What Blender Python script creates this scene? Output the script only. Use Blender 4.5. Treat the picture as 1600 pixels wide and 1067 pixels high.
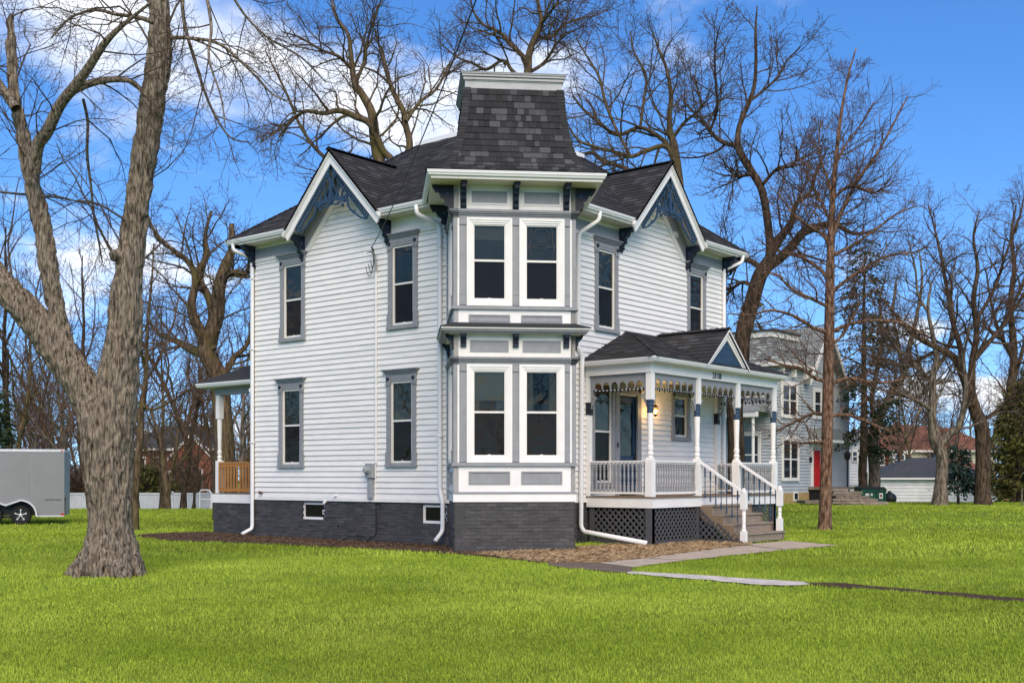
import bpy, bmesh, math, random
import numpy as np
from mathutils import Vector, Matrix

# ------------------------------------------------------------------ scene, camera, light
for o in list(bpy.data.objects):
    bpy.data.objects.remove(o, do_unlink=True)
S = bpy.context.scene
COL = S.collection
R2 = math.sqrt(.5)
# World axes run along the two street walls of the house: left wall in the plane X=0, right wall in Y=0.
AU = math.radians(39.4)
SU, CU = math.sin(AU), math.cos(AU)
FPX, HZ, EYE = 1803., 746., 1.57
CX, CD = -.0236, 25.441


def cam2w(xc, D, z=0.):
    rx, ry = xc - CX, D - CD
    return Vector((rx * SU + ry * CU, -rx * CU + ry * SU, z))


def P(px, py, D):
    v = cam2w((px - 800) / FPX * D, D)
    v.z = EYE + (HZ - py) / FPX * D
    return v


def w2cam(X, Y):
    return CX + X * SU - Y * CU, CD + X * CU + Y * SU


cam_d = bpy.data.cameras.new('camera')
cam = bpy.data.objects.new('camera', cam_d)
COL.objects.link(cam)
cam.location = cam2w(0, 0, EYE)
fw = cam2w(0, 1) - cam2w(0, 0)
cam.rotation_euler = (math.pi / 2, 0, math.atan2(-fw.x, fw.y))
cam_d.sensor_width = 36
cam_d.lens = 36 * FPX / 1600
cam_d.shift_y = (HZ - 533.5) / 1600
cam_d.clip_start = .1
cam_d.clip_end = 3000
S.camera = cam

S.view_settings.view_transform = 'Standard'
S.view_settings.look = 'None'
S.view_settings.gamma = 1
S.view_settings.use_curve_mapping = False
S.view_settings.exposure = 1.50
S.render.engine = 'CYCLES'
S.cycles.use_denoising = True
S.cycles.max_bounces = 6
S.cycles.transparent_max_bounces = 12
S.cycles.sample_clamp_indirect = 6

SUN_EL = math.radians(40)
fwd_az = math.atan2(fw.y, fw.x)
to_sun_az = fwd_az + math.pi + math.radians(7)          # behind the camera
sun_dir = Vector((math.cos(to_sun_az) * math.cos(SUN_EL), math.sin(to_sun_az) * math.cos(SUN_EL), math.sin(SUN_EL)))
ld = bpy.data.lights.new('sun', 'SUN')
ld.energy = 1.5
ld.angle = math.radians(50)
ld.color = (1, .835, .62)
lo = bpy.data.objects.new('sun', ld)
COL.objects.link(lo)
lo.rotation_euler = sun_dir.to_track_quat('Z', 'Y').to_euler()

W = bpy.data.worlds.new('World')
S.world = W
W.use_nodes = True
nt = W.node_tree
nt.nodes.clear()


def N(tree, t, **kw):
    n = tree.nodes.new(t)
    for k, v in kw.items():
        if k in n.inputs:
            n.inputs[k].default_value = v
        else:
            setattr(n, k, v)
    return n


sky = N(nt, 'ShaderNodeTexSky', sky_type='NISHITA', sun_disc=False, sun_elevation=SUN_EL,
        sun_rotation=math.pi / 2 - to_sun_az, altitude=0, air_density=1.0, dust_density=.0, ozone_density=3.0)
hs = N(nt, 'ShaderNodeHueSaturation', Saturation=1.28, Value=1.0, Hue=.508)
nt.links.new(sky.outputs[0], hs.inputs['Color'])
tc = N(nt, 'ShaderNodeTexCoord')
vz = N(nt, 'ShaderNodeVectorMath', operation='ADD')
vz.inputs[1].default_value = (0, 0, .10)
vn = N(nt, 'ShaderNodeVectorMath', operation='NORMALIZE')
nt.links.new(tc.outputs['Generated'], vz.inputs[0])
nt.links.new(vz.outputs[0], vn.inputs[0])
nt.links.new(vn.outputs[0], sky.inputs['Vector'])
# clouds: flat-bottomed layer, direction projected on a plane high above
sep = N(nt, 'ShaderNodeSeparateXYZ')
nt.links.new(tc.outputs['Generated'], sep.inputs[0])
mx = N(nt, 'ShaderNodeMath', operation='ADD')
mx.inputs[1].default_value = .22
nt.links.new(sep.outputs['Z'], mx.inputs[0])
mm = N(nt, 'ShaderNodeMath', operation='MAXIMUM')
mm.inputs[1].default_value = .05
nt.links.new(mx.outputs[0], mm.inputs[0])
dv = N(nt, 'ShaderNodeVectorMath', operation='DIVIDE')
cmb = N(nt, 'ShaderNodeCombineXYZ')
for i in range(3):
    nt.links.new(mm.outputs[0], cmb.inputs[i])
nt.links.new(tc.outputs['Generated'], dv.inputs[0])
nt.links.new(cmb.outputs[0], dv.inputs[1])
CLOUD_OFF = (13.8, 9.4, 3.0)
mp = N(nt, 'ShaderNodeMapping')
mp.inputs['Location'].default_value = CLOUD_OFF
nt.links.new(dv.outputs[0], mp.inputs[0])
n1 = N(nt, 'ShaderNodeTexNoise', Scale=1.9, Detail=9.0, Roughness=.52, Distortion=.15)
nt.links.new(mp.outputs[0], n1.inputs['Vector'])
cr = N(nt, 'ShaderNodeValToRGB')
cr.color_ramp.elements[0].position = .53
cr.color_ramp.elements[1].position = .68
cr.color_ramp.interpolation = 'EASE'
nt.links.new(n1.outputs['Fac'], cr.inputs[0])
mixc = N(nt, 'ShaderNodeMix', data_type='RGBA')
mixc.inputs['B'].default_value = (5.6, 5.75, 6.0, 1)
nt.links.new(cr.outputs[0], mixc.inputs['Factor'])
nt.links.new(hs.outputs[0], mixc.inputs['A'])
bg = N(nt, 'ShaderNodeBackground', Strength=.0775)
nt.links.new(mixc.outputs['Result'], bg.inputs[0])
out = N(nt, 'ShaderNodeOutputWorld')
nt.links.new(bg.outputs[0], out.inputs[0])

# ------------------------------------------------------------------ mesh helpers
IDF = lambda a, z, d: (a, d, z)                        # plan frame: a = X, d = Y
FL = lambda a, z, d: (-d, a, z)                        # left wall, a runs back along Y
FR = lambda a, z, d: (a, -d, z)                        # right wall, a runs back along X
BS, BH = .88, 1.30                                     # bay front distance and half width
FB = lambda a, z, d: ((a - BS - d) * R2, (-a - BS - d) * R2, z)
FBL = lambda a, z, d: ((-BH - d - BS + a) * R2, (BH + d - BS + a) * R2, z)
FBR = lambda a, z, d: ((BH + d - BS + a) * R2, (-BH - d - BS + a) * R2, z)


class MB:
    def __init__(s):
        s.v = []; s.f = []; s.t = []; s.m = []

    def add(s, vs, fs, tone=0., mi=0):
        n = len(s.v)
        s.v.extend([tuple(p) for p in vs])
        for q in fs:
            s.f.append([i + n for i in q]); s.t.append(tone); s.m.append(mi)
        return s

    def box(s, a0, a1, z0, z1, d0, d1, F=IDF, tone=0., mi=0):
        vs = [F(a, z, d) for d in (d0, d1) for z in (z0, z1) for a in (a0, a1)]
        return s.add(vs, [(0, 1, 3, 2), (4, 6, 7, 5), (0, 4, 5, 1), (2, 3, 7, 6), (0, 2, 6, 4), (1, 5, 7, 3)], tone, mi)

    def poly(s, pts, d0, d1, F=IDF, tone=0., mi=0):
        n = len(pts)
        vs = [F(a, z, d0) for a, z in pts] + [F(a, z, d1) for a, z in pts]
        fs = [list(range(n)), list(range(2 * n - 1, n - 1, -1))]
        fs += [(i, i + n, (i + 1) % n + n, (i + 1) % n) for i in range(n)]
        return s.add(vs, fs, tone, mi)

    def ribbon(s, pts, w, d0, d1, F=IDF, closed=False):
        n = len(pts)
        L, R = [], []
        for i, (x, y) in enumerate(pts):
            p0 = pts[i - 1] if (i > 0 or closed) else pts[i]
            p1 = pts[(i + 1) % n] if (i < n - 1 or closed) else pts[i]
            dx, dy = p1[0] - p0[0], p1[1] - p0[1]
            l = math.hypot(dx, dy) or 1
            ww = (w[i] if isinstance(w, (list, tuple)) else w) / 2
            L.append((x - dy / l * ww, y + dx / l * ww)); R.append((x + dy / l * ww, y - dx / l * ww))
        k = n if closed else n - 1
        vs = [F(a, z, d) for d in (d0, d1) for row in (L, R) for a, z in row]
        fs = []
        for i in range(k):
            j = (i + 1) % n
            fs += [(i, j, n + j, n + i), (2 * n + i, 3 * n + i, 3 * n + j, 2 * n + j), (i, 2 * n + i, 2 * n + j, j), (n + i, n + j, 3 * n + j, 3 * n + i)]
        if not closed:
            fs += [(0, n, 3 * n, 2 * n), (n - 1, 3 * n - 1, 4 * n - 1, 2 * n - 1)]
        return s.add(vs, fs)

    def tube(s, pts, r, n=8, tone=0., flat=1.):
        pts = [Vector(p) for p in pts]
        if not isinstance(r, (list, tuple)):
            r = [r] * len(pts)
        vs, fs = [], []
        ref = None
        for i, p in enumerate(pts):
            t = (pts[min(i + 1, len(pts) - 1)] - pts[max(i - 1, 0)]).normalized()
            if ref is None:
                ref = Vector((0, 0, 1)) if abs(t.z) < .9 else Vector((1, 0, 0))
            x = t.cross(ref).normalized(); y = x.cross(t).normalized(); ref = y
            for k in range(n):
                an = 2 * math.pi * (k + .5) / n
                vs.append(p + (x * math.cos(an) * flat + y * math.sin(an)) * r[i])
        for i in range(len(pts) - 1):
            for k in range(n):
                fs.append((i * n + k, i * n + (k + 1) % n, (i + 1) * n + (k + 1) % n, (i + 1) * n + k))
        fs += [tuple(range(n - 1, -1, -1)), tuple(range((len(pts) - 1) * n, len(pts) * n))]
        return s.add(vs, fs, tone)

    def lathe(s, prof, c, n=10, axis=None, cap=True):
        M = Matrix.Identity(3) if axis is None else Vector(axis).to_track_quat('Z', 'Y').to_matrix()
        vs, fs = [], []
        for r, z in prof:
            for k in range(n):
                an = 2 * math.pi * (k + .5) / n
                vs.append(Vector(c) + M @ Vector((r * math.cos(an), r * math.sin(an), z)))
        for i in range(len(prof) - 1):
            for k in range(n):
                fs.append((i * n + k, i * n + (k + 1) % n, (i + 1) * n + (k + 1) % n, (i + 1) * n + k))
        if cap:
            fs += [tuple(range(n - 1, -1, -1)), tuple(range((len(prof) - 1) * n, len(prof) * n))]
        return s.add(vs, fs)

    def build(s, name, mat, parent=None, smooth=False, bevel=0., fix=True, kind=None, label=None):
        me = bpy.data.meshes.new(name)
        me.from_pydata(s.v, [], s.f)
        if fix and len(s.f) < 20000:
            bm = bmesh.new(); bm.from_mesh(me)
            bmesh.ops.recalc_face_normals(bm, faces=bm.faces)
            bm.to_mesh(me); bm.free()
        if any(s.t):
            at = me.attributes.new('tone', 'FLOAT', 'FACE')
            at.data.foreach_set('value', s.t)
        mats = mat if isinstance(mat, (list, tuple)) else [mat]
        for m in mats:
            me.materials.append(m)
        if len(mats) > 1:
            me.polygons.foreach_set('material_index', s.m)
        if smooth:
            me.polygons.foreach_set('use_smooth', [True] * len(me.polygons))
        return link(name, me, parent, bevel, kind, label, smooth)


def link(name, me, parent=None, bevel=0., kind=None, label=None, smooth=False):
    o = bpy.data.objects.new(name, me)
    COL.objects.link(o)
    if parent is not None:
        o.parent = parent
        o.matrix_parent_inverse = Matrix.Translation(-wl(parent))
    if bevel:
        b = o.modifiers.new('bevel', 'BEVEL'); b.width = bevel; b.segments = 2; b.limit_method = 'ANGLE'; b.angle_limit = math.radians(50)
    if kind:
        o['kind'] = kind
    if label:
        o['label'] = label
    return o


def wl(o):
    v = Vector(o.location)
    while o.parent is not None:          # parents only carry translations cancelled by the parent inverse
        return v * 0 if o.matrix_parent_inverse != Matrix.Identity(4) else v
    return v


def thing(name, loc, label, cat, group=None, rz=0):
    o = bpy.data.objects.new(name, None)
    o.empty_display_size = .3
    COL.objects.link(o)
    o.location = loc
    o.rotation_euler.z = rz
    return tag(o, label, cat, group)


def tag(o, label, cat, group=None):
    o['label'] = label; o['category'] = cat
    if group:
        o['group'] = group
    return o


def node_empty(name, parent):
    o = bpy.data.objects.new(name, None); COL.objects.link(o)
    o.parent = parent
    o.matrix_parent_inverse = Matrix.Translation(-wl(parent))
    return o


def dup(root, loc, rz=0., scale=1., label=None, group=None):
    r = root.copy(); COL.objects.link(r); r.location = loc; r.rotation_euler = (0, 0, rz)
    r.scale = (scale,) * 3 if not isinstance(scale, (tuple, list)) else scale
    if label: r['label'] = label
    if group: r['group'] = group
    for ch in root.children:
        c = ch.copy(); COL.objects.link(c); c.parent = r
        for g in ch.children:
            d = g.copy(); COL.objects.link(d); d.parent = c
    return r


rnd = random.Random(7)


def gz(X, Y):
    """height of the ground"""
    xc, D = w2cam(X, Y)
    ss = lambda t: max(0, min(1, t)) ** 2 * (3 - 2 * max(0, min(1, t)))
    return .32 * ss((D - 33) / 18) * ss((xc - 3) / 7) - .6 * ss((D - 57) / 14)


# ------------------------------------------------------------------ materials
def mat(name, col, rough=.6, var=.12, scale=6., bump=0., bscale=40., spec=.3, tone=0., tonecol=None, stretch=(1, 1, 1), detail=5., metal=0., col2=None, coord='Object', dist=.01):
    m = bpy.data.materials.new(name)
    m.use_nodes = True
    t = m.node_tree
    b = t.nodes['Principled BSDF']
    b.inputs['Roughness'].default_value = rough
    b.inputs['Specular IOR Level'].default_value = spec
    b.inputs['Metallic'].default_value = metal
    c = N(t, 'ShaderNodeTexCoord')
    mpn = N(t, 'ShaderNodeMapping')
    mpn.inputs['Scale'].default_value = stretch
    t.links.new(c.outputs[coord], mpn.inputs[0])
    nz = N(t, 'ShaderNodeTexNoise', Scale=scale, Detail=detail, Roughness=.6)
    t.links.new(mpn.outputs[0], nz.inputs['Vector'])
    rp = N(t, 'ShaderNodeValToRGB')
    rp.color_ramp.elements[0].position = .3
    rp.color_ramp.elements[1].position = .7
    c2 = col2 or tuple(min(1, x * (1 + var)) for x in col)
    rp.color_ramp.elements[0].color = (*[x * (1 - var) for x in col], 1)
    rp.color_ramp.elements[1].color = (*c2, 1)
    t.links.new(nz.outputs['Fac'], rp.inputs[0])
    cur = rp.outputs[0]
    if tone:
        at = N(t, 'ShaderNodeAttribute', attribute_name='tone')
        hsn = N(t, 'ShaderNodeHueSaturation')
        ma = N(t, 'ShaderNodeMath', operation='MULTIPLY_ADD')
        ma.inputs[1].default_value = tone; ma.inputs[2].default_value = 1.
        t.links.new(at.outputs['Fac'], ma.inputs[0])
        t.links.new(ma.outputs[0], hsn.inputs['Value'])
        t.links.new(cur, hsn.inputs['Color'])
        cur = hsn.outputs[0]
    t.links.new(cur, b.inputs['Base Color'])
    if bump:
        nb = N(t, 'ShaderNodeTexNoise', Scale=bscale, Detail=6., Roughness=.65)
        t.links.new(mpn.outputs[0], nb.inputs['Vector'])
        bp = N(t, 'ShaderNodeBump', Strength=bump, Distance=dist)
        t.links.new(nb.outputs['Fac'], bp.inputs['Height'])
        t.links.new(bp.outputs[0], b.inputs['Normal'])
    return m


def glass(name, tint, refl, wav, base=None):
    m = bpy.data.materials.new(name); m.use_nodes = True
    t = m.node_tree; t.nodes.clear()
    tr = N(t, 'ShaderNodeBsdfTransparent', Color=(*tint, 1))
    gl = N(t, 'ShaderNodeBsdfGlossy', Roughness=.015, Color=(refl, refl * .88, refl * .72, 1))
    fr = N(t, 'ShaderNodeFresnel', IOR=1.5)
    mu = N(t, 'ShaderNodeMath', operation='MULTIPLY'); mu.inputs[1].default_value = .85
    t.links.new(fr.outputs[0], mu.inputs[0])
    c = N(t, 'ShaderNodeTexCoord')
    nz = N(t, 'ShaderNodeTexNoise', Scale=2.6, Detail=1.5)
    t.links.new(c.outputs['Object'], nz.inputs['Vector'])
    bp = N(t, 'ShaderNodeBump', Strength=wav, Distance=.05)
    t.links.new(nz.outputs['Fac'], bp.inputs['Height'])
    t.links.new(bp.outputs[0], gl.inputs['Normal'])
    front = tr
    if base:
        df = N(t, 'ShaderNodeBsdfDiffuse', Color=(*base, 1))
        m0 = N(t, 'ShaderNodeMixShader'); m0.inputs[0].default_value = .6
        t.links.new(tr.outputs[0], m0.inputs[1]); t.links.new(df.outputs[0], m0.inputs[2])
        front = m0
    mxs = N(t, 'ShaderNodeMixShader')
    t.links.new(mu.outputs[0], mxs.inputs[0]); t.links.new(front.outputs[0], mxs.inputs[1]); t.links.new(gl.outputs[0], mxs.inputs[2])
    o = N(t, 'ShaderNodeOutputMaterial')
    t.links.new(mxs.outputs[0], o.inputs[0])
    return m


def emis(name, col, st):
    m = bpy.data.materials.new(name); m.use_nodes = True
    b = m.node_tree.nodes['Principled BSDF']
    b.inputs['Emission Color'].default_value = (*col, 1); b.inputs['Emission Strength'].default_value = st
    b.inputs['Base Color'].default_value = (*col, 1)
    return m


M = {}
M['white'] = mat('white_paint', (.78, .765, .735), .5, .05, 3., .12, 60.)
M['siding'] = mat('white_siding', (.79, .77, .735), .5, .06, 1.6, .25, 30., tone=1., stretch=(1, 1, 4))
M['crown'] = mat('weathered_white', (.40, .402, .40), .55, .10, 4., .15, 60.)
M['trim'] = mat('cream_trim', (.75, .725, .67), .5, .05, 3., .1, 60.)
M['grey'] = mat('grey_paint', (.265, .272, .284), .55, .09, 5., .15, 60.)
M['navy'] = mat('navy_paint', (.012, .021, .038), .45, .15, 8.)
M['blue'] = mat('blue_paint', (.026, .058, .108), .5, .15, 8., .15, 60.)
M['dark'] = mat('shaded_navy_paint', (.012, .016, .026), .45, .2, 8.)  # navy paint with shade in its colour, for side brackets and wall-post sleeves
M['found'] = mat('charcoal_painted_brick', (.064, .062, .062), .62, .18, 2.5, .5, 25., tone=.9)
M['mortar'] = mat('charcoal_mortar', (.054, .053, .053), .7, .2, 4., .4, 40.)
M['shingle'] = mat('asphalt_shingle', (.040, .040, .042), .92, .25, 60., .6, 220., tone=1., spec=.15)
M['roofbase'] = mat('roof_underlay', (.022, .022, .024), .95, .2, 20., spec=.1)
M['lattice'] = mat('charcoal_paint', (.075, .075, .080), .6, .15, 8.)
M['deck'] = mat('weathered_deck_wood', (.20, .145, .095), .75, .25, 5., .3, 30., stretch=(1, 6, 1))
M['step'] = mat('grey_step_wood', (.27, .215, .165), .75, .22, 6., .4, 40., stretch=(1, 5, 5))
M['cedar'] = mat('treated_wood', (.42, .20, .062), .6, .22, 7., .2, 30., stretch=(3, 3, .6))
M['gutter'] = mat('white_metal', (.78, .78, .77), .35, .03, 2.)
M['glass'] = glass('window_glass', (.5, .51, .49), .95, .10)
M['glass_old'] = glass('wavy_glass', (.55, .56, .53), .95, .2)
M['screen'] = glass('screened_glass', (.3, .3, .29), .4, .2, (.022, .0215, .021))
M['room'] = mat('interior_plaster', (.42, .40, .37), .8, .05)
M['roomdark'] = mat('interior_floor', (.10, .07, .05), .8, .1)
M['drape'] = mat('pale_drape', (.60, .58, .54), .85, .1, 4.)
M['skygrey'] = mat('sky_reflection_grey', (.30, .32, .30), .85, .12, 3.)  # pale grey of the sky mirrored in the upper bay panes
M['shade'] = mat('roller_shade', (.62, .64, .60), .8, .03)
M['door'] = mat('navy_door', (.022, .048, .095), .4, .12, 8.)
M['black'] = mat('black_metal', (.015, .015, .016), .4, .1)
M['metalgrey'] = mat('grey_metal_box', (.30, .32, .33), .45, .08, 5.)
M['cable'] = mat('black_cable', (.018, .018, .018), .6, .1)
M['brass'] = mat('bronze', (.16, .08, .05), .4, .2, metal=.6)
M['bulb'] = emis('lamp_bulb', (1., .55, .18), 14.)
M['lampglass'] = emis('lamp_glass', (1., .42, .09), 1.6)
# ------------------------------------------------------------------ ground
def G(px, py, lift=0.):
    D = EYE / ((py - HZ) / FPX)
    v = cam2w((px - 800) / FPX * D, D)
    v.z = gz(v.x, v.y) + lift
    return v


M['lawn'] = mat('lawn_turf', (.15, .225, .026), .9, .28, .55, .7, 26., spec=.1, detail=8., dist=.05)
M['grassblade'] = mat('grass_blade', (.245, .345, .032), .8, .22, .35, spec=.04, tone=1., detail=4., col2=(.32, .40, .055))
t_ = M['grassblade'].node_tree
b_ = t_.nodes['Principled BSDF']
M['soil'] = mat('mulch_soil', (.105, .068, .043), .95, .45, 9., 1., 60., spec=.1, dist=.04)
M['straw'] = mat('dry_straw', (.36, .235, .115), .95, .35, 7., 1., 70., spec=.1, dist=.04)
M['concrete'] = mat('worn_concrete', (.43, .35, .275), .9, .2, 3., .4, 50., detail=8.)
M['darkpath'] = mat('damp_slab', (.14, .105, .08), .9, .3, 4., .4, 50.)
M['chalk'] = mat('pale_stone', (.54, .49, .44), .9, .25, 4., .3, 60.)

mb = MB()
rr = np.concatenate([[0], np.geomspace(1.5, 900, 90)])
na = 150
mb.v.append((cam.location.x, cam.location.y, 0))
for r in rr[1:]:
    for k in range(na):
        an = 2 * math.pi * k / na
        x, y = cam.location.x + r * math.cos(an), cam.location.y + r * math.sin(an)
        mb.v.append((x, y, gz(x, y)))
fs = [(0, 1 + k, 1 + (k + 1) % na) for k in range(na)]
for i in range(len(rr) - 2):
    a, b = 1 + i * na, 1 + (i + 1) * na
    fs += [(a + k, b + k, b + (k + 1) % na, a + (k + 1) % na) for k in range(na)]
mb.f = fs; mb.t = [0.] * len(fs); mb.m = [0] * len(fs)
lawn = mb.build('lawn_ground', M['lawn'], smooth=True, fix=False, kind='structure')


def jag(pts, amp, seg, seed=1, closed=True):
    """subdivide an outline and roughen it"""
    r = random.Random(seed)
    out_ = []
    n = len(pts)
    for i in range(n if closed else n - 1):
        a, b = Vector(pts[i]), Vector(pts[(i + 1) % n])
        k = max(1, int((b - a).length / seg))
        for j in range(k):
            p = a.lerp(b, j / k)
            out_.append(Vector((p.x + r.uniform(-amp, amp), p.y + r.uniform(-amp, amp), 0)))
    return out_


PATCH = []


def patch(name, pts, mat_, lift, amp=.06, seg=.25, seed=1, kind='structure'):
    o = jag([Vector((p[0], p[1], 0)) for p in pts], amp, seg, seed)
    PATCH.append(np.array([(p.x, p.y) for p in o]))
    m_ = MB()
    m_.add([(p.x, p.y, gz(p.x, p.y) + lift) for p in o], [list(range(len(o)))])
    ob = m_.build(name, mat_, kind=kind, fix=False)
    return ob


# mulch along the left wall and bay, straw between bay and porch, walk, slab, stone edging
gp = lambda *l: [G(*q) for q in l]
patch('mulch_path', gp((205, 838), (270, 846), (400, 850), (520, 856), (620, 861), (700, 866), (760, 871), (850, 880), (880, 880)) + [Vector((1.5, -.9, 0)), Vector((.4, 1.6, 0)), Vector((.6, 12, 0))] + gp((235, 834),), M['soil'], .012, .07, .3, 3)
patch('straw_path', gp((740, 866), (850, 880), (940, 880), (1010, 873), (1090, 862), (1175, 852), (1160, 846)) + [Vector((5.2, -1.6, 0)), Vector((2.5, -1.0, 0)), Vector((1.4, -1.0, 0))], M['straw'], .02, .08, .22, 4)
walk = bpy.data.objects.new('concrete_walkway', None); COL.objects.link(walk); walk['kind'] = 'structure'
for i_, q_ in enumerate((((935, 880), (1010, 873), (1070, 877), (990, 887)), ((1010, 873), (1090, 862), (1150, 868), (1070, 877)), ((1090, 862), (1160, 852), (1230, 860), (1150, 868)), ((1160, 852), (1232, 846), (1312, 853), (1230, 860)))):
    ps_ = gp(*q_); c_ = sum(ps_, Vector()) / 4
    patch('slab', [c_.lerp(p, .988) for p in ps_], M['concrete'], .020 + .004 * (i_ % 2), .04, .22, 30 + i_, kind=None).parent = walk
patch('slab_path', gp((850, 879), (935, 880), (990, 886), (985, 896), (950, 894), (865, 886)), M['darkpath'], .018, .06, .2, 6)
patch('stone_edging_path', gp((985, 894), (1050, 897), (1120, 902), (1200, 907), (1262, 911), (1258, 916), (1190, 916), (1120, 909), (1050, 903), (975, 897)), M['chalk'], .022, .055, .13, 7)
patch('bare_soil_path', gp((1255, 911), (1300, 911), (1375, 917), (1480, 926), (1620, 938), (1700, 945), (1700, 951), (1600, 942), (1540, 938), (1470, 931), (1375, 922), (1262, 916)), M['soil'], .016, .07, .15, 8)


def inpoly(x, y, poly):
    c = np.zeros(len(x), bool)
    j = len(poly) - 1
    for i in range(len(poly)):
        xi, yi = poly[i]; xj, yj = poly[j]
        if yi != yj:
            c ^= ((yi > y) != (yj > y)) & (x < (xj - xi) * (y - yi) / (yj - yi) + xi)
        j = i
    return c


def vnoise(x, y, z, seed=0):
    def h(i, j, k):
        n = (i.astype(np.int64) * 374761393 + j.astype(np.int64) * 668265263 + k.astype(np.int64) * 2147483647 + seed * 1274126177) & 0xffffffff
        n = ((n ^ (n >> 13)) * 1274126177) & 0xffffffff
        return ((n ^ (n >> 16)) & 0xffff) / 65535.
    xi, yi, zi = np.floor(x), np.floor(y), np.floor(z)
    fx, fy, fz = x - xi, y - yi, z - zi
    fx, fy, fz = [t * t * (3 - 2 * t) for t in (fx, fy, fz)]
    r = 0
    for a in (0, 1):
        for b in (0, 1):
            for c in (0, 1):
                r = r + h(xi + a, yi + b, zi + c) * (fx if a else 1 - fx) * (fy if b else 1 - fy) * (fz if c else 1 - fz)
    return r


def mesh_np(name, V, F3, mat_, tone=None, smooth=False):
    """triangles / quads straight from arrays"""
    me = bpy.data.meshes.new(name)
    k = F3.shape[1]
    me.vertices.add(len(V)); me.vertices.foreach_set('co', V.astype(np.float32).ravel())
    me.loops.add(F3.size); me.loops.foreach_set('vertex_index', F3.astype(np.int32).ravel())
    me.polygons.add(len(F3)); me.polygons.foreach_set('loop_start', np.arange(0, F3.size, k, dtype=np.int32))
    me.polygons.foreach_set('loop_total', np.full(len(F3), k, np.int32))
    if smooth:
        me.polygons.foreach_set('use_smooth', np.ones(len(F3), bool))
    me.update(calc_edges=True)
    if tone is not None:
        at = me.attributes.new('tone', 'FLOAT', 'FACE'); at.data.foreach_set('value', tone.astype(np.float32))
    me.materials.append(mat_)
    return me


rg = np.random.default_rng(5)


def blades(D0, D1, dens, hgt, wid, half):
    """blade bases in the strip between two camera distances"""
    hw = lambda D: half * D + .8
    A = (hw(D0) + hw(D1)) * (D1 - D0)
    n = int(A * dens)
    D = np.sqrt(rg.uniform(D0 ** 2, D1 ** 2, n))
    xc = rg.uniform(-1, 1, n) * hw(D)
    rx, ry = xc - CX, D - CD
    X, Y = rx * SU + ry * CU, -rx * CU + ry * SU
    keep = ~((X > -.02) & (X < 9.6) & (Y > -.02) & (Y < 9.1)) & ~((X > .4) & (X < 3) & (Y > 9) & (Y < 11.5))
    keep &= ~((X > 2.8) & (X < 9.1) & (Y > -1.95) & (Y < .1)) & ~((X > 4.9) & (X < 7) & (Y > -3.2) & (Y < 0))
    keep &= ~((np.abs(X - Y) < 1.9) & (X + Y > -1.3) & (X + Y < 2))
    tx, ty = TREE1
    keep &= np.hypot(X - tx, Y - ty) > .33
    for p in PATCH:
        ins = inpoly(X, Y, p)
        keep &= ~ins
    X, Y, D = X[keep], Y[keep], D[keep]
    ss = lambda t: np.clip(t, 0, 1) ** 2 * (3 - 2 * np.clip(t, 0, 1))
    xcc = CX + X * SU - Y * CU
    Z = .32 * ss((D - 33) / 18) * ss((xcc - 3) / 7) - .6 * ss((D - 57) / 14)
    n = len(X)
    an = rg.uniform(0, 2 * np.pi, n)
    lump = vnoise(X * 2.2, Y * 2.2, X * 0, 1) * .6 + vnoise(X * 7, Y * 7, X * 0, 2) * .4
    H = hgt * rg.uniform(.45, 1.2, n) * (.55 + .9 * lump)
    Wd = wid * rg.uniform(.7, 1.3, n)
    lean = rg.uniform(.1, .85, n) * H
    la = an + rg.uniform(-1.2, 1.2, n) + np.pi / 2
    c, s = np.cos(an) * Wd / 2, np.sin(an) * Wd / 2
    B = np.stack([X, Y, Z], 1)
    v0 = B + np.stack([c, s, -.01 + 0 * c], 1); v1 = B - np.stack([c, s, .01 + 0 * c], 1)
    mx_ = np.stack([np.cos(la) * lean * .35, np.sin(la) * lean * .35, H * .6], 1)
    v2 = B + mx_ - np.stack([c, s, 0 * c], 1) * .8; v3 = B + mx_ + np.stack([c, s, 0 * c], 1) * .8
    v4 = B + np.stack([np.cos(la) * lean, np.sin(la) * lean, H * .98], 1)
    V = np.stack([v0, v1, v2, v3, v4], 1).reshape(-1, 3)
    i = np.arange(n)[:, None] * 5
    if D0 >= 16:
        V = np.stack([v0, v1, v4], 1).reshape(-1, 3)
        F = np.arange(n)[:, None] * 3 + np.arange(3)[None]
    else:
      F = np.concatenate([i + np.array([[0, 1, 2]]), i + np.array([[0, 2, 3]]), i + np.array([[3, 2, 4]])], 0)
    big = vnoise(X * .25, Y * .25, X * 0, 9)
    tn = rg.normal(0, .14, n) + (lump - .5) * .35 + (big - .5) * .45
    tn = np.where(rg.random(n) < .05, tn + .5, tn)
    return V, F, np.tile(tn, 1 if D0 >= 16 else 3)


_t = P(172, 895, 18.5); TREE1 = (_t.x, _t.y)
Vs, Fs, Ts, off = [], [], [], 0
for a in ((7.6, 11.5, 4300, .036, .0055, .50), (11.5, 16, 2300, .040, .008, .50), (16, 23, 1000, .046, .015, .50), (23, 34, 300, .064, .03, .48), (34, 58, 120, .07, .036, .47)):
    v, f, t = blades(*a)
    Vs.append(v); Fs.append(f + off); Ts.append(t); off += len(v)
gr = bpy.data.objects.new('lawn_grass', mesh_np('lawn_grass', np.concatenate(Vs), np.concatenate(Fs), M['grassblade'], np.concatenate(Ts)))
COL.objects.link(gr); gr['kind'] = 'stuff'; gr['label'] = 'short bright green lawn grass all round the house'; gr['category'] = 'grass'


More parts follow.
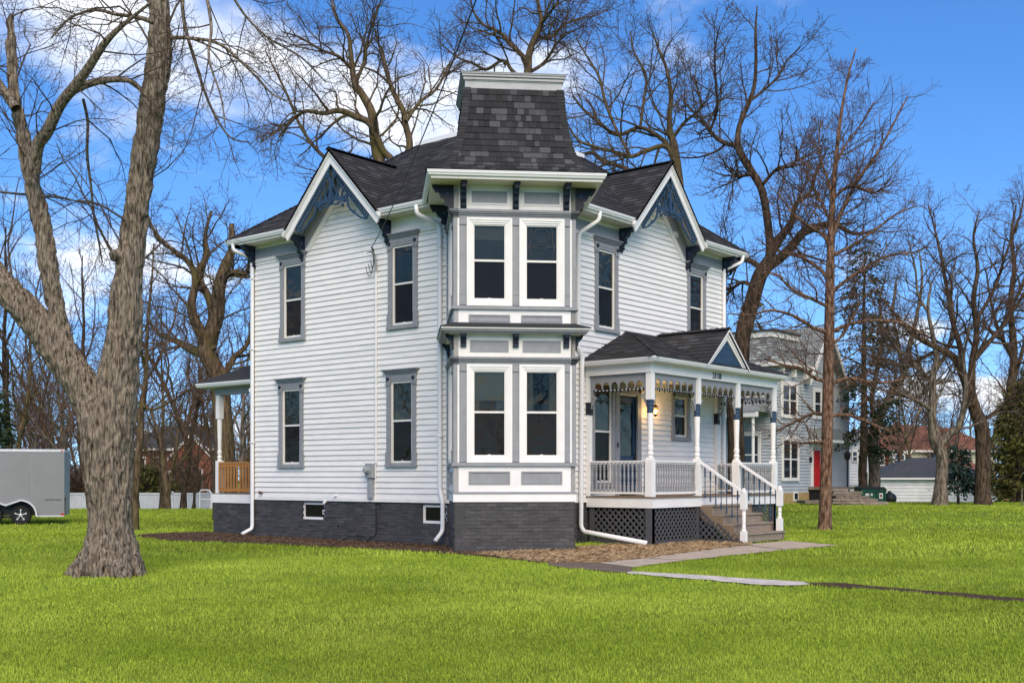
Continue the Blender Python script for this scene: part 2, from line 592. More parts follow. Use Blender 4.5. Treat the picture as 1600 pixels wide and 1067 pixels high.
def litter(name, poly, n, mat_, ln, wd, hz, seed, label, cat):
    """straws, chips and dead leaves lying on a bed"""
    r = np.random.default_rng(seed)
    lo_, hi_ = poly.min(0), poly.max(0)
    X = r.uniform(lo_[0], hi_[0], n * 4); Y = r.uniform(lo_[1], hi_[1], n * 4)
    k = inpoly(X, Y, poly) & ~((np.abs(X - Y) < 1.86) & (X + Y > -1.26) & (X + Y < 2)) & ~((X > 0) & (Y > 0)) & ~((X > 2.8) & (X < 9) & (Y > -1.85) & (Y < 1))
    X, Y = X[k][:n], Y[k][:n]; n = len(X)
    an = r.uniform(0, np.pi * 2, n); L = ln * r.uniform(.5, 1.4, n); w_ = wd * r.uniform(.6, 1.4, n)
    z0 = r.uniform(.02, .03, n); z1 = z0 + r.uniform(0, hz, n)
    dx, dy = np.cos(an) * L / 2, np.sin(an) * L / 2
    nx, ny = -np.sin(an) * w_ / 2, np.cos(an) * w_ / 2
    V = np.stack([np.stack([X - dx - nx, Y - dy - ny, z0], 1), np.stack([X - dx + nx, Y - dy + ny, z0 + .004], 1), np.stack([X + dx + nx, Y + dy + ny, z1 + .004], 1), np.stack([X + dx - nx, Y + dy - ny, z1], 1)], 1).reshape(-1, 3)
    F = np.arange(n)[:, None] * 4 + np.arange(4)[None]
    o = bpy.data.objects.new(name, mesh_np(name, V, F, mat_, r.normal(0, .18, n)))
    COL.objects.link(o); o['kind'] = 'stuff'; tag(o, label, cat)


M['strawbit'] = mat('straw_bits', (.40, .28, .155), .9, .35, 3., tone=1.)
M['chip'] = mat('bark_chips', (.15, .09, .055), .95, .45, 5., tone=1.)
MULCH, STRAW = PATCH[0], PATCH[1]
litter('straw_litter', STRAW, 6500, M['strawbit'], .14, .008, .05, 2, 'dry tan straw and dead grass between the bay and the porch', 'straw')
litter('mulch_litter', MULCH, 4500, M['chip'], .05, .022, .015, 3, 'brown bark chips and dead leaves along the left foundation', 'mulch')
# ------------------------------------------------------------------ the house
LX, LY = 9.54, 9.05                      # far ends of right and left walls
house = thing('victorian_house', (LX / 2, LY / 2, 0), 'white clapboard Victorian house with corner tower, blue gable lace and dark shingle roof', 'house')
ZB, ZE, ZS = 1.0, 7.93, 7.78             # siding bottom, eave top, soffit
EXPO = .135
SLOPE, GSL = .77, 1.04
GC_L, GC_R, GAP = 5.36, 5.86, 9.67       # gable centres and apex height


def core(F, a0, a1, z0, z1, d0, d1, holes, top=None):
    """wall core built of rectangles round the openings"""
    m_ = MB()
    xs = sorted({a0, a1, *[v for h in holes for v in h[:2]]})
    zs = sorted({z0, z1, *[v for h in holes for v in h[2:]]})
    for i in range(len(xs) - 1):
        for j in range(len(zs) - 1):
            ca, cz = (xs[i] + xs[i + 1]) / 2, (zs[j] + zs[j + 1]) / 2
            if any(h[0] < ca < h[1] and h[2] < cz < h[3] for h in holes):
                continue
            m_.box(xs[i], xs[i + 1], zs[j], zs[j + 1], d0, d1, F)
    if top:
        m_.poly(top, d0, d1, F)
    return m_


def bracket(F, a, ztop, dep, hgt, th, parent, mat_='navy', name='eave_bracket', d0=0.):
    G_ = lambda x, z, y: F(y, z, d0 + x)
    prof = [(0, 0), (1, 0), (1, -.13), (.93, -.16), (.93, -.21), (.84, -.26), (.76, -.22), (.70, -.30), (.62, -.42), (.46, -.47), (.42, -.56), (.48, -.63), (.40, -.70), (.27, -.72), (.25, -.82), (.30, -.88), (.2, -.95), (.06, -1), (0, -1)]
    m_ = MB().poly([(x * dep, ztop + z * hgt) for x, z in prof], a - th / 2, a + th / 2, G_)
    m_.box(0, dep * 1.04, ztop - .07 * hgt, ztop + .002, a - th * .66, a + th * .66, G_)
    m_.box(0, .05, ztop - hgt * 1.03, ztop - .01, a - th * .62, a + th * .62, G_)
    o = m_.build(name, M[mat_], parent)
    q = MB().lathe([(.01, -th * .62), (.045, -th * .62), (.045, th * .62), (.01, th * .62)], F(a, ztop - .3 * hgt, d0 + dep * .3), 8, Vector(F(1, 0, 0)) - Vector(F(0, 0, 0)))
    q.build('bracket_rosette', M['blue'], o)
    return o


def sash_pair(F, a, w, z0, z1, par, d=-.02, fw=.05, up='glass', lo_='screen'):
    m_ = MB()
    zm = (z0 + z1) / 2 + .03
    h = w / 2
    m_.box(a - h, a - h + fw, z0, z1, d, d + .035, F); m_.box(a + h - fw, a + h, z0, z1, d, d + .035, F)
    m_.box(a - h + fw, a + h - fw, z1 - fw, z1, d, d + .034, F); m_.box(a - h + fw, a + h - fw, z0, z0 + fw, d, d + .034, F)
    m_.box(a - h + fw, a + h - fw, zm - .022, zm + .022, d - .01, d + .03, F)
    m_.build('sash', M['trim'], par)
    MB().box(a - h + fw - .004, a + h - fw + .004, zm + .02, z1 - fw + .004, d + .006, d + .012, F).build('pane', M[up], par)
    MB().box(a - h + fw - .004, a + h - fw + .004, z0 + fw - .004, zm - .02, d - .004, d + .002, F).build('pane', M[lo_], par)
    MB().box(a - .03, a + .03, z0 + fw, z0 + fw + .012, d + .002, d + .02, F).build('sash_lock', M['trim'], par)


rd = random.Random(99)
def drapes(F, a, w, z0, z1, par, dd=-.10):
    """folded curtains hanging inside, drawn back by different amounts"""
    kind = rd.choice((0, 0, 1, 2))
    for s in (-1, 1):
        if kind == 2 and s == 1: continue
        cov = w * (rd.uniform(.18, .34) if kind != 2 else rd.uniform(.55, .8))
        n = 22
        xs_ = [a + s * (w / 2 + .03) - s * (cov + .03) * i / n for i in range(n + 1)]
        ds = [dd + .018 * math.sin(i * 1.35 + s) + .006 * math.sin(i * 3.1) for i in range(n + 1)]
        zl = z0 + (0 if kind != 1 else .25)
        vs = [F(x_, z, d_) for z in (zl - .02, z1 + .02) for x_, d_ in zip(xs_, ds)]
        MB().add(vs, [(i, i + 1, n + 2 + i, n + 1 + i) for i in range(n)]).build('curtain', M['drape'], par, fix=False)
    if kind == 1:
        zb = z1 - (z1 - z0) * rd.uniform(.2, .42)
        MB().box(a - w / 2 - .02, a + w / 2 + .02, zb, z1 + .02, dd + .05, dd + .054, F).build('roller_shade', M['shade'], par)


def wall_window(F, a, z0, z1, parent, w=.72, up='glass', sill=True, ch=.13, rz=.1):
    """grey cased window with hood and rosettes; z0..z1 is the sash"""
    h = w / 2
    m_ = MB()
    for s in (-1, 1):
        x0, x1 = sorted((a + s * h, a + s * (h + ch)))
        m_.box(x0, x1, z0 - .02, z1 + .06, 0, .055, F)
        xb0, xb1 = sorted((a + s * (h + .004), a + s * (h + ch + .022)))
        m_.box(xb0, xb1, z0 - .03, z0 + .26, 0, .072, F)
        m_.poly([(xb0, z0 + .26), (xb1, z0 + .26), ((x0 + x1) / 2 + .05, z0 + .31), ((x0 + x1) / 2 - .05, z0 + .31)], .01, .066, F)
        m_.box(xb0, xb1, z1 - .10, z1 - .07, 0, .075, F)
    m_.box(a - h - ch, a + h + ch, z1 + .0605, z1 + .17, 0, .052, F)
    m_.box(a - h + .001, a + h - .001, z1, z1 + .06, 0, .045, F)
    win = m_.build('window', M['grey'], parent)
    hd = MB()
    e = h + ch
    for (z, dz, x, d) in ((z1 + .17, .03, .03, .075), (z1 + .20, .035, .055, .105), (z1 + .235, .025, .085, .135), (z1 + .26, .022, .10, .16)):
        hd.box(a - e - x, a + e + x, z, z + dz - .001, 0, d, F)
    hd.build('window_hood', M['grey'], win)
    if sill:
        MB().box(a - e - .03, a + e + .03, z0 - .1, z0 - .031, 0, .09, F).build('window_sill', M['grey'], win)
    for s in (-1, 1):
        n_ = Vector(F(0, 0, 1)) - Vector(F(0, 0, 0))
        MB().box(a + s * (h + ch / 2) - ch / 2 - .012, a + s * (h + ch / 2) + ch / 2 + .012, z1 - .06, z1 + .16, .003, .068, F).build('corner_block', M['grey'], win)
        MB().lathe([(.005, 0), (.046, 0), (.046, .02), (.03, .035), (.005, .04)], F(a + s * (h + ch / 2), z1 + .06, .068), 12, n_).build('rosette', M['navy'], win)
    # reveal behind the casing
    rv = MB()
    rv.box(a - h - .02, a - h, z0 - .02, z1 + .02, -.1, 0, F); rv.box(a + h, a + h + .02, z0 - .02, z1 + .02, -.1, 0, F)
    rv.build('reveal', M['trim'], win)
    sash_pair(F, a, w, z0, z1, win, -.02, .05, up)
    drapes(F, a, w, z0, z1, win)
    return win


def wall(F, a0, a1, gc, wins, extra, friezes, label):
    """one clapboarded street wall with its gable"""
    holes = [(a - w / 2, a + w / 2, z0, z1) for a, w, z0, z1 in wins] + [(x0, x1, z0, z1) for x0, x1, z0, z1, _ in extra]
    L = lambda a: 9.5 - 1.03 * abs(a - gc)
    top = [(gc - 1.68, 7.78), (gc + 1.68, 7.78), (gc, 9.5)]
    wl_ = core(F, a0, a1, ZB, 7.78, -.1, 0, holes, top).build('wall', M['room'], house)
    wl_['label'] = label
    cuts = [(a - w / 2 - .10, a + w / 2 + .10, z0 - .06, z1 + .22) for a, w, z0, z1 in wins] + [(x0 - .05, x1 + .05, z0 - .0, z1 + .05) for x0, x1, z0, z1, _ in extra]
    r = random.Random(len(label))
    z = ZB + .06
    while z < 8.72:
        zt = z + EXPO
        if z < 7.36:
            lo_, hi_, lo2, hi2 = a0, a1, a0, a1
            zt = min(zt, 7.4)
        else:
            b, t = max(0, (8.78 - z) / 1.03), max(0.02, (8.78 - zt) / 1.03)
            lo_, hi_, lo2, hi2 = gc - b, gc + b, gc - t, gc + t
        spans = [(lo_, hi_, lo2, hi2)]
        for c in cuts:
            if c[2] < z + EXPO / 2 < c[3]:
                ns = []
                for s in spans:
                    if c[1] <= s[0] or c[0] >= s[1]:
                        ns.append(s); continue
                    if c[0] > s[0]: ns.append((s[0], c[0], s[2], c[0]))
                    if c[1] < s[1]: ns.append((c[1], s[1], c[1], s[3]))
                spans = ns
        for s in spans:
            if s[1] - s[0] < .03: continue
            # long runs are made of two boards butted together
            parts = [s]
            if s[1] - s[0] > 4.2:
                k = s[0] + (s[1] - s[0]) * r.uniform(.3, .7)
                parts = [(s[0], k - .001, s[2], k - .001), (k + .001, s[1], k + .001, s[3])]
            for q in parts:
                tb = .034 + r.uniform(-.002, .002)
                dz = r.uniform(-.002, .002)
                vs = [F(q[0], z + dz, 0), F(q[1], z + dz, 0), F(q[3], zt, 0), F(q[2], zt, 0), F(q[0], z + dz, tb), F(q[1], z + dz, tb), F(q[3], zt + .004, .007), F(q[2], zt + .004, .007)]
                MB().add(vs, [(0, 3, 2, 1), (4, 5, 6, 7), (0, 1, 5, 4), (3, 7, 6, 2), (0, 4, 7, 3), (1, 2, 6, 5)], r.uniform(-.03, .03) - .004).build('clapboard', M['siding'], wl_)
        z += EXPO
    # water table, frieze, raking boards
    MB().box(a0, a1, ZB - .02, ZB + .06, 0, .04, F).build('water_table', M['white'], wl_)
    for x0, x1, m2 in friezes:
        f = MB().box(x0, x1, 7.36, 7.78, 0, .03, F).build('frieze', M['trim'], wl_)
        MB().box(x0 + .06, x1 - .04, 7.44, 7.70, .031, .036, F).build('frieze_panel', M[m2], wl_)
        MB().box(x0, x1, 7.34, 7.385, .0, .05, F).build('frieze_moulding', M['trim'], wl_)
    for s in (-1, 1):
        pt = lambda d, dz: (gc + s * d, L(gc + d) + dz)
        d1, d2 = (9.5 - .54 - 7.38) / 1.03, (9.5 - .76 - 7.38) / 1.03
        MB().poly([pt(0, 0), pt(1.66, 0), (gc + s * 1.66, 7.38), (gc + s * d1, 7.38), pt(0, -.54)], 0, .032, F).build('raking_board', M['grey'], wl_)
        MB().poly([pt(0, -.54), (gc + s * d1, 7.38), (gc + s * d2, 7.38), pt(0, -.76)], 0, .042, F).build('raking_trim', M['trim'], wl_)
    return wl_


WZ = ((5.22, 7.12), (1.92, 3.88))
wins_l = [(7.34, .72, *WZ[0]), (3.31, .72, *WZ[0]), (7.40, .72, *WZ[1]), (3.36, .72, *WZ[1])]
wall_l = wall(FL, 1.80, LY, GC_L, wins_l, [], [(6.98, LY, 'grey'), (1.83, 3.72, 'trim')], 'white clapboard side wall with four narrow windows')
for a, w, z0, z1 in wins_l:
    wall_window(FL, a, z0, z1, house)
wins_r = [(3.64, .72, *WZ[0]), (7.95, .72, *WZ[0]), (7.12, .66, 2.66, 3.72), (3.50, .74, 1.45, 3.88)]
wall_r = wall(FR, 1.80, LX, GC_R, wins_r, [(4.2, 5.0, 1.12, 3.62, 0)], [(1.83, 4.22, 'grey'), (7.50, LX, 'grey')], 'white clapboard front wall behind the porch')
for i, (a, w, z0, z1) in enumerate(wins_r):
    wall_window(FR, a, z0, z1, house, w, 'glass_old' if i != 2 else 'glass')

# plain rear walls, floors and partitions close the volume
m_ = MB().box(LX - .12, LX, ZB, 7.9, .1, LY, IDF).box(0, LX, ZB, 7.9, LY - .12, LY, IDF)
m_.build('rear_wall', M['white'], house)
m_ = MB()
for z in (1.0, 4.42, 7.6):
    m_.poly([(1.7, .02), (LX - .13, .02), (LX - .13, LY - .13), (.02, LY - .13), (.02, 1.7)], z, z + .06, lambda a, y, d: (a, y, d))
m_.build('interior_floor', M['roomdark'], house)
m_ = MB().box(3.1, 3.16, 1.07, 7.6, 3.1, LY - .2).box(3.1, LX - .2, 1.07, 7.6, 3.1, 3.16).box(.1, 3.1, 1.07, 7.6, 5.3, 5.36).box(5.6, 5.66, 1.07, 7.6, .1, 3.1)
m_.build('interior_partition', M['room'], house)

# foundations of painted brick
def bricks(F, a0, a1, z0, z1, holes, name='foundation'):
    base = core(F, a0, a1, z0, z1, -.2, -.006, holes).build(name, M['mortar'], house)
    r = random.Random(int(a1 * 100))
    m_ = MB()
    z = z0; row = 0
    while z < z1 - .02:
        a = a0 - (.11 if row % 2 else 0)
        zt = min(z + .066, z1)
        while a < a1:
            x0, x1 = max(a, a0), min(a + .212, a1)
            a += .222
            if x1 - x0 < .03 or any(h[0] - .03 < (x0 + x1) / 2 < h[1] + .03 and h[2] - .03 < (z + zt) / 2 < h[3] + .03 for h in holes):
                continue
            d = r.gauss(0, .006)
            m_.box(x0, x1, z + r.uniform(-.002, .002), zt, -.03, max(-.008, min(.012, d)), F, r.gauss(0, .16))
        z += .0755; row += 1
    b = m_.build('brickwork', M['found'], base, fix=False); b['kind'] = 'stuff'
    return base


bw = [(6.13, 7.02, .50, .94), (1.92, 2.72, .50, .94)]
bricks(FL, 1.75, LY, -.1, ZB - .02, bw)
bricks(FR, 1.75, LX, -.1, ZB - .02, [])
bricks(FB, -BH + .03, BH - .03, -.1, 1.055, [])
bricks(FBL, .0, 2.2, -.1, 1.055, []); bricks(FBR, .0, 2.2, -.1, 1.055, [])
for x0, x1, z0, z1 in bw:
    m_ = MB()
    for b in ((x0, x1, z0, z0 + .06), (x0, x1, z1 - .06, z1), (x0, x0 + .06, z0 + .06, z1 - .06), (x1 - .06, x1, z0 + .06, z1 - .06)):
        m_.box(*b, -.11, -.05, FL)
    w_ = m_.build('basement_window', M['white'], house)
    MB().box(x0 + .055, x1 - .055, z0 + .055, z1 - .055, -.085, -.08, FL).build('pane', M['screen'], w_)
    MB().box(x0 + .09, x0 + .17, z0 + .13, z0 + .25, -.079, -.077, FL).build('sticker', M['white'], w_)
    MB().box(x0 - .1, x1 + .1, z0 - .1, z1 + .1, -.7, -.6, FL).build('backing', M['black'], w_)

# grey corner boards
for F, a, s in ((FL, LY, 1), (FR, LX, 1)):
    cb = MB().box(a - .14, a + .035, ZB, 7.36, 0, .036, F).box(a - .16, a + .05, 7.14, 7.2, 0, .07, F).box(a - .15, a + .045, ZB, ZB + .3, 0, .05, F)
    cb.build('corner_board', M['grey'], house)
MB().box(0.0, .14, ZB, 7.36, LY + .0, LY + .035).build('corner_board', M['grey'], house)
MB().box(LX, LX + .036, ZB, 7.36, 0, .14).build('corner_board', M['grey'], house)
MB().box(1.80, 1.9, ZB, 7.36, 0, .034, FL).build('corner_board', M['grey'], house)
MB().box(1.80, 1.9, ZB, 7.36, 0, .034, FR).build('corner_board', M['grey'], house)

# ---------------------------------------------------------------- bay tower
bay = node_empty('corner_bay', house)
def bay_face(F, a0, a1, cols, side):
    """one face of the bay: a0..a1 with window centres cols"""
    p = bay
    wd = .97
    pil = []                                  # pilaster strips between frames
    edges = [a0] + [e for c in cols for e in (c - wd / 2, c + wd / 2)] + [a1]
    for lev, (zs0, zs1, zc0, zc1, zf1, zp0, zp1) in enumerate(((1.886, 3.974, 3.974, 4.13, 4.60, 1.27, 1.814), (5.21, 7.08, 7.08, 7.25, 7.785, 4.80, 5.135))):
        # panel zone under the sills
        MB().box(a0, a1, zp0, zp1, -.1, 0, F).build('apron_board', M['white'], p)
        for c in cols:
            w2 = .44 if not side else .42
            z0, z1 = (1.43, 1.706) if lev == 0 else (4.88, 5.03)
            fr = MB()
            for b in ((c - w2, c + w2, z0, z0 + .035), (c - w2, c + w2, z1 - .035, z1), (c - w2, c - w2 + .035, z0 + .035, z1 - .035), (c + w2 - .035, c + w2, z0 + .035, z1 - .035)):
                fr.box(*b, 0, .022, F)
            q = MB().box(c - w2 + .03, c + w2 - .03, z0 + .03, z1 - .03, 0, .006, F).build('apron_panel', M['grey'], p)
            fr.build('panel_moulding', M['grey'], p)
        if lev == 0:
            MB().box(a0 - .012, a1 + .012, 1.055, 1.228, -.1, .014, F).build('skirt_board', M['white'], p)
            MB().box(a0 - .02, a1 + .02, 1.228, 1.27, -.1, .03, F).build('skirt_moulding', M['grey'], p)
        MB().box(a0 - .05, a1 + .05, zp1, zp1 + .03, -.1, .055, F).box(a0 - .035, a1 + .035, zp1 + .03, zs0 - .002, -.1, .04, F).build('bay_sill', M['grey'], p)
        # pilasters
        for i in range(0, len(edges), 2):
            e0, e1 = edges[i], edges[i + 1]
            if i == 0 or i == len(edges) - 2:
                out_ = e0 if i == 0 else e1
                inn = e1 if i == 0 else e0
                s = 1 if i == 0 else -1
                x = lambda v: out_ + s * v
                bx = lambda m__, u, v, *r_: m__.box(min(x(u), x(v)), max(x(u), x(v)), *r_, F)
                wtot = abs(inn - out_)
                m1 = MB(); bx(m1, -.0, .075, zs0, zs1, -.1, .014); m1.build('corner_board', M['grey'], p)
                m1 = MB(); bx(m1, .075, .115, zs0, zs1, -.1, .006); m1.build('corner_strip', M['white'], p)
                m1 = MB(); bx(m1, .115, wtot, zs0, zs1, -.1, .012)
                bx(m1, .122, wtot - .006, zs0 + .02, zs0 + .24, .0, .028); bx(m1, .118, wtot - .002, zs0 + .24, zs0 + .265, .0, .034)
                bx(m1, .122, wtot - .006, zs1 - .15, zs1 - .12, .0, .034); bx(m1, .122, wtot - .006, zs1 - .12, zs1 - .002, .0, .022)
                m1.build('pilaster', M['grey'], p)
            else:
                m1 = MB().box(e0, e1, zs0, zs1, -.1, .012, F).box(e0 + .006, e1 - .006, zs0 + .02, zs0 + .24, 0, .028, F).box(e0 + .003, e1 - .003, zs0 + .24, zs0 + .265, 0, .034, F)
                m1.box(e0 + .006, e1 - .006, zs1 - .15, zs1 - .12, 0, .034, F).box(e0 + .006, e1 - .006, zs1 - .12, zs1 - .002, 0, .022, F).build('pilaster', M['grey'], p)
        # cornice over the windows
        m1 = MB()
        for z, dz, x in ((zc0, .05, .02), (zc0 + .05, .035, .045), (zc0 + .085, .03, .075), (zc0 + .115, zc1 - zc0 - .117, .095)):
            m1.box(a0 - x, a1 + x, z, z + dz - .001, -.1, x, F)
        m1.build('bay_cornice', M['grey'], p)
        # frieze with panels
        MB().box(a0, a1, zc1, zf1, -.1, 0, F).build('frieze', M['trim'], p)
        z0, z1 = (4.268, 4.458) if lev == 0 else (7.39, 7.645)
        for c in cols:
            fr = MB()
            w2 = .41
            for b in ((c - w2, c + w2, z0 - .03, z0), (c - w2, c + w2, z1, z1 + .03), (c - w2, c - w2 + .03, z0, z1), (c + w2 - .03, c + w2, z0, z1)):
                fr.box(*b, 0, .015, F)
            fr.build('panel_moulding', M['trim'] if lev else M['grey'], p)
            MB().box(c - w2 + .03, c + w2 - .03, z0, z1, 0, .004, F).build('frieze_panel', M['grey'], p)
        # windows: white stepped frame, sashes, panes
        for ci, c in enumerate(cols):
            m1 = MB()
            for k, (i0, i1, d) in enumerate(((0, .055, .05), (.055, .10, .036), (.10, .14, .02))):
                h = wd / 2
                m1.box(c - h + i0, c - h + i1, zs0 + i0, zs1 - i0, -.08, d, F); m1.box(c + h - i1, c + h - i0, zs0 + i0, zs1 - i0, -.08, d, F)
                m1.box(c - h + i1, c + h - i1, zs1 - i1, zs1 - i0, -.08, d - .001, F); m1.box(c - h + i1, c + h - i1, zs0 + i0, zs0 + i1, -.08, d - .001, F)
            w_ = m1.build('window', M['white'], house)
            sash_pair(F, c, wd - .28 + .02, zs0 + .13, zs1 - .13, w_, -.035, .035, 'glass_old', 'screen')
            if lev == 0 or side:
                drapes(F, c, wd - .28, zs0 + .13, zs1 - .13, w_)
            if lev == 1 and not side and ci == 1:          # mirrored branches, shaped as thin dark ribbons on the pane
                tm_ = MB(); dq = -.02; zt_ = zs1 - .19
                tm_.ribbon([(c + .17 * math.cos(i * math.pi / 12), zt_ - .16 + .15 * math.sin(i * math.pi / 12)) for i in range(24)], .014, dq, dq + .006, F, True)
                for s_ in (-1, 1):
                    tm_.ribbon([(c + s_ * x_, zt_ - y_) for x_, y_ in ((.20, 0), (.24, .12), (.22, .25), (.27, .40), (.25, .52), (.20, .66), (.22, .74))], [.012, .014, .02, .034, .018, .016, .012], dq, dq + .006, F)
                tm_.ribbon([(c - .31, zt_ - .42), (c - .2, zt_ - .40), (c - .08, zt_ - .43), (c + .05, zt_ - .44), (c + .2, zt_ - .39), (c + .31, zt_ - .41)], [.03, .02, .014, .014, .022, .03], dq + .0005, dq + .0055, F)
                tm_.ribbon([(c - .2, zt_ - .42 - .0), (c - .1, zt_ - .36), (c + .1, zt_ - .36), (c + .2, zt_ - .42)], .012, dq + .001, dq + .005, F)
                tm_.build('branch_reflection', M['black'], w_)
            if lev == 1 and not side:
                zk = zs1 - (.46 if ci == 0 else .16)
                if ci == 0:
                    MB().box(c - .33, c + .33, zk, zs1 - .14, -.06, -.056, F).build('roller_shade', M['shade'], w_)
                MB().box(c - .33, c + .33, (zs0 + zs1) / 2 - .1, zk, -.075, -.071, F).build('sky_reflection_sheet', M['skygrey'], w_)  # grey sheet added behind the pane in place of its sky reflection


bay_face(FB, -BH, BH, (-.545, .575), False)
bay_face(FBL, .0, 2.16, (1.05,), True)
bay_face(FBR, .0, 2.16, (1.05,), True)
m_ = MB()
for z in (1.02, 4.5, 7.7):
    m_.poly([(-BH + .11, -BS + .11), (BH - .11, -BS + .11), (BH - .11, 1.3), (-BH + .11, 1.3)], z, z + .05, lambda a, s, d: ((a + s) * R2, (-a + s) * R2, d))
m_.build('interior_floor', M['roomdark'], bay)
MB().box(-BH, BH, 1.1, 7.7, -2.35, -2.3, FB).build('interior_wall', M['room'], bay)

# little roof between the storeys
def ring(half, s0, z0, z1, mat_, name, par, t=.04):
    m__ = MB()
    d = half - BH
    m__.box(-half, half, z0, z1, d - t, d, FB)
    m__.box(-d + t, 2.16, z0, z1, d - t, d, FBL); m__.box(-d + t, 2.16, z0, z1, d - t, d, FBR)
    return m__.build(name, mat_, par)


ring(1.40, 0, 4.60, 4.635, M['trim'], 'cornice_bed', bay, .1)
ring(1.55, 0, 4.655, 4.70, M['grey'], 'cornice_crown', bay, .25)
ring(1.50, 0, 4.615, 4.655, M['grey'], 'cornice_crown', bay, .2)
ring(1.58, 0, 4.70, 4.735, M['trim'], 'cornice_crown', bay, .28)
m_ = MB()
for F, x0, x1 in ((FB, -1.6, 1.6), (FBL, -.3, 2.16), (FBR, -.3, 2.16)):
    sx0 = x0 + (.3 if F is FB else .3); sx1 = x1 - (.3 if F is FB else 0)
    vs = [F(x0, 4.736, .30), F(x1, 4.736, .30), F(sx1, 4.84, 0), F(sx0, 4.84, 0), F(x0, 4.75, .30), F(x1, 4.75, .30), F(sx1, 4.86, 0), F(sx0, 4.86, 0)]
    m_.add(vs, [(0, 1, 2, 3), (4, 5, 6, 7), (0, 1, 5, 4), (1, 2, 6, 5), (2, 3, 7, 6), (3, 0, 4, 7)], rnd.uniform(-.1, .1))
m_.build('pent_roof', M['shingle'], bay)
for a in (-1.10, .015, 1.10):
    bracket(FB, a, 4.605, .17, .26, .10, house, 'navy', 'cornice_bracket')
    bracket(FB, a, 7.775, .36, .54, .105, house, 'navy')
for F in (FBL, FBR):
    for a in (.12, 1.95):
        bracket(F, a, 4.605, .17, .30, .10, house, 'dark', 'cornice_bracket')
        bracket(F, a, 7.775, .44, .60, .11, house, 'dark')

# tower eave: soffit, fascia, gutter
EH = 1.80
d_ = EH - BH
m_ = MB().box(-EH, EH, 7.775, 7.80, 0, d_, FB)
m_.box(0, 2.6, 7.775, 7.80, 0, d_, FBL); m_.box(0, 2.6, 7.775, 7.80, 0, d_, FBR)
m_.build('tower_soffit', M['trim'], bay)
ring(EH, 0, 7.80, 7.90, M['trim'], 'tower_fascia', bay, .03)
def gutter(path, name='gutter', par=None, w=.075):
    """ogee gutter swept along a horizontal path; outward side to the right of travel"""
    prof = [(-.015, 0), (.6 * w, 0), (.75 * w, .03), (w, .055), (w, .075), (1.08 * w, .08), (1.08 * w, .10), (.9 * w, .10), (.9 * w, .085), (-.015, .085)]
    pts = [Vector(p) for p in path]
    n = len(prof)
    vs, fs = [], []
    for i, p in enumerate(pts):
        d0 = (p - pts[i - 1]).normalized() if i else (pts[1] - p).normalized()
        d1 = (pts[i + 1] - p).normalized() if i < len(pts) - 1 else d0
        n0 = Vector((d0.y, -d0.x, 0)); n1 = Vector((d1.y, -d1.x, 0))
        b = (n0 + n1).normalized(); b /= max(.3, b.dot(n0))
        vs += [p + b * x + Vector((0, 0, z)) for x, z in prof]
    for i in range(len(pts) - 1):
        fs += [(i * n + k, i * n + (k + 1) % n, (i + 1) * n + (k + 1) % n, (i + 1) * n + k) for k in range(n)]
    fs += [tuple(range(n)), tuple(range((len(pts) - 1) * n, len(pts) * n))]
    return MB().add(vs, fs).build(name, M['gutter'], par or house)


V3 = lambda t: Vector(t)
dd = EH - BH
zg = 7.835
left_in = V3(FBL(2.12, zg, dd)); right_in = V3(FBR(2.12, zg, dd))
gutter([V3(FL(7.05, zg, .46))[:], V3(FL(LY + .5, zg, .46))][::-1], par=house)
gutter([V3(FL(3.74, zg, .46)), V3(FL(2.16, zg, .46)), V3(FBL(-dd, zg, dd)), V3(FB(EH, zg, dd)), V3(FR(2.16, zg, .46)), V3(FR(4.24, zg, .46))])
gutter([V3(FR(7.48, zg, .46)), V3(FR(LX + .5, zg, .46))])
# main soffits and fascias
for F, parts in ((FL, ((1.9, 3.76), (7.02, LY + .47))), (FR, ((1.9, 4.26), (7.46, LX + .47)))):
    for x0, x1 in parts:
        MB().box(x0, x1, ZS, ZS + .025, 0, .46, F).build('soffit', M['trim'], house)
        MB().box(x0, x1, ZS + .026, ZE - .02, .42, .455, F).build('fascia', M['trim'], house)
MB().box(-.46, LX + .46, ZS, ZS + .02, LY, LY + .46).box(LX, LX + .46, ZS, ZS + .02, -.46, LY).build('soffit', M['trim'], house)
for F, aa in ((FL, (LY - .1, 6.93, 3.80)), (FR, (LX - .1, 7.46, 4.26))):
    for a in aa:
        bracket(F, a, ZS, .42, .60, .12, house, 'navy')
# bracket on the far corner, seen in profile
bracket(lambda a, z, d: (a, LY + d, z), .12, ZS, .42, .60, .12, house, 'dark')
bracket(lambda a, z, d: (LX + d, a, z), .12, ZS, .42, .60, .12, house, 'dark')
# ---------------------------------------------------------------- roofs
def tile_box(m_, p00, p10, p11, p01, nrm, th, tone):
    """one shingle: p00-p10 lower edge, p01-p11 upper edge"""
    a, b, c, d = [Vector(p) for p in (p00, p10, p11, p01)]
    n = Vector(nrm)
    m_.add([a, b, c, d, a + n * th, b + n * th, c + n * .004, d + n * .004], [(4, 5, 6, 7), (0, 1, 5, 4), (1, 2, 6, 5), (3, 0, 4, 7)], tone)


def tones(r):
    q = r.random()
    return r.uniform(-.3, .1) if q < .68 else r.uniform(.25, 1.1)


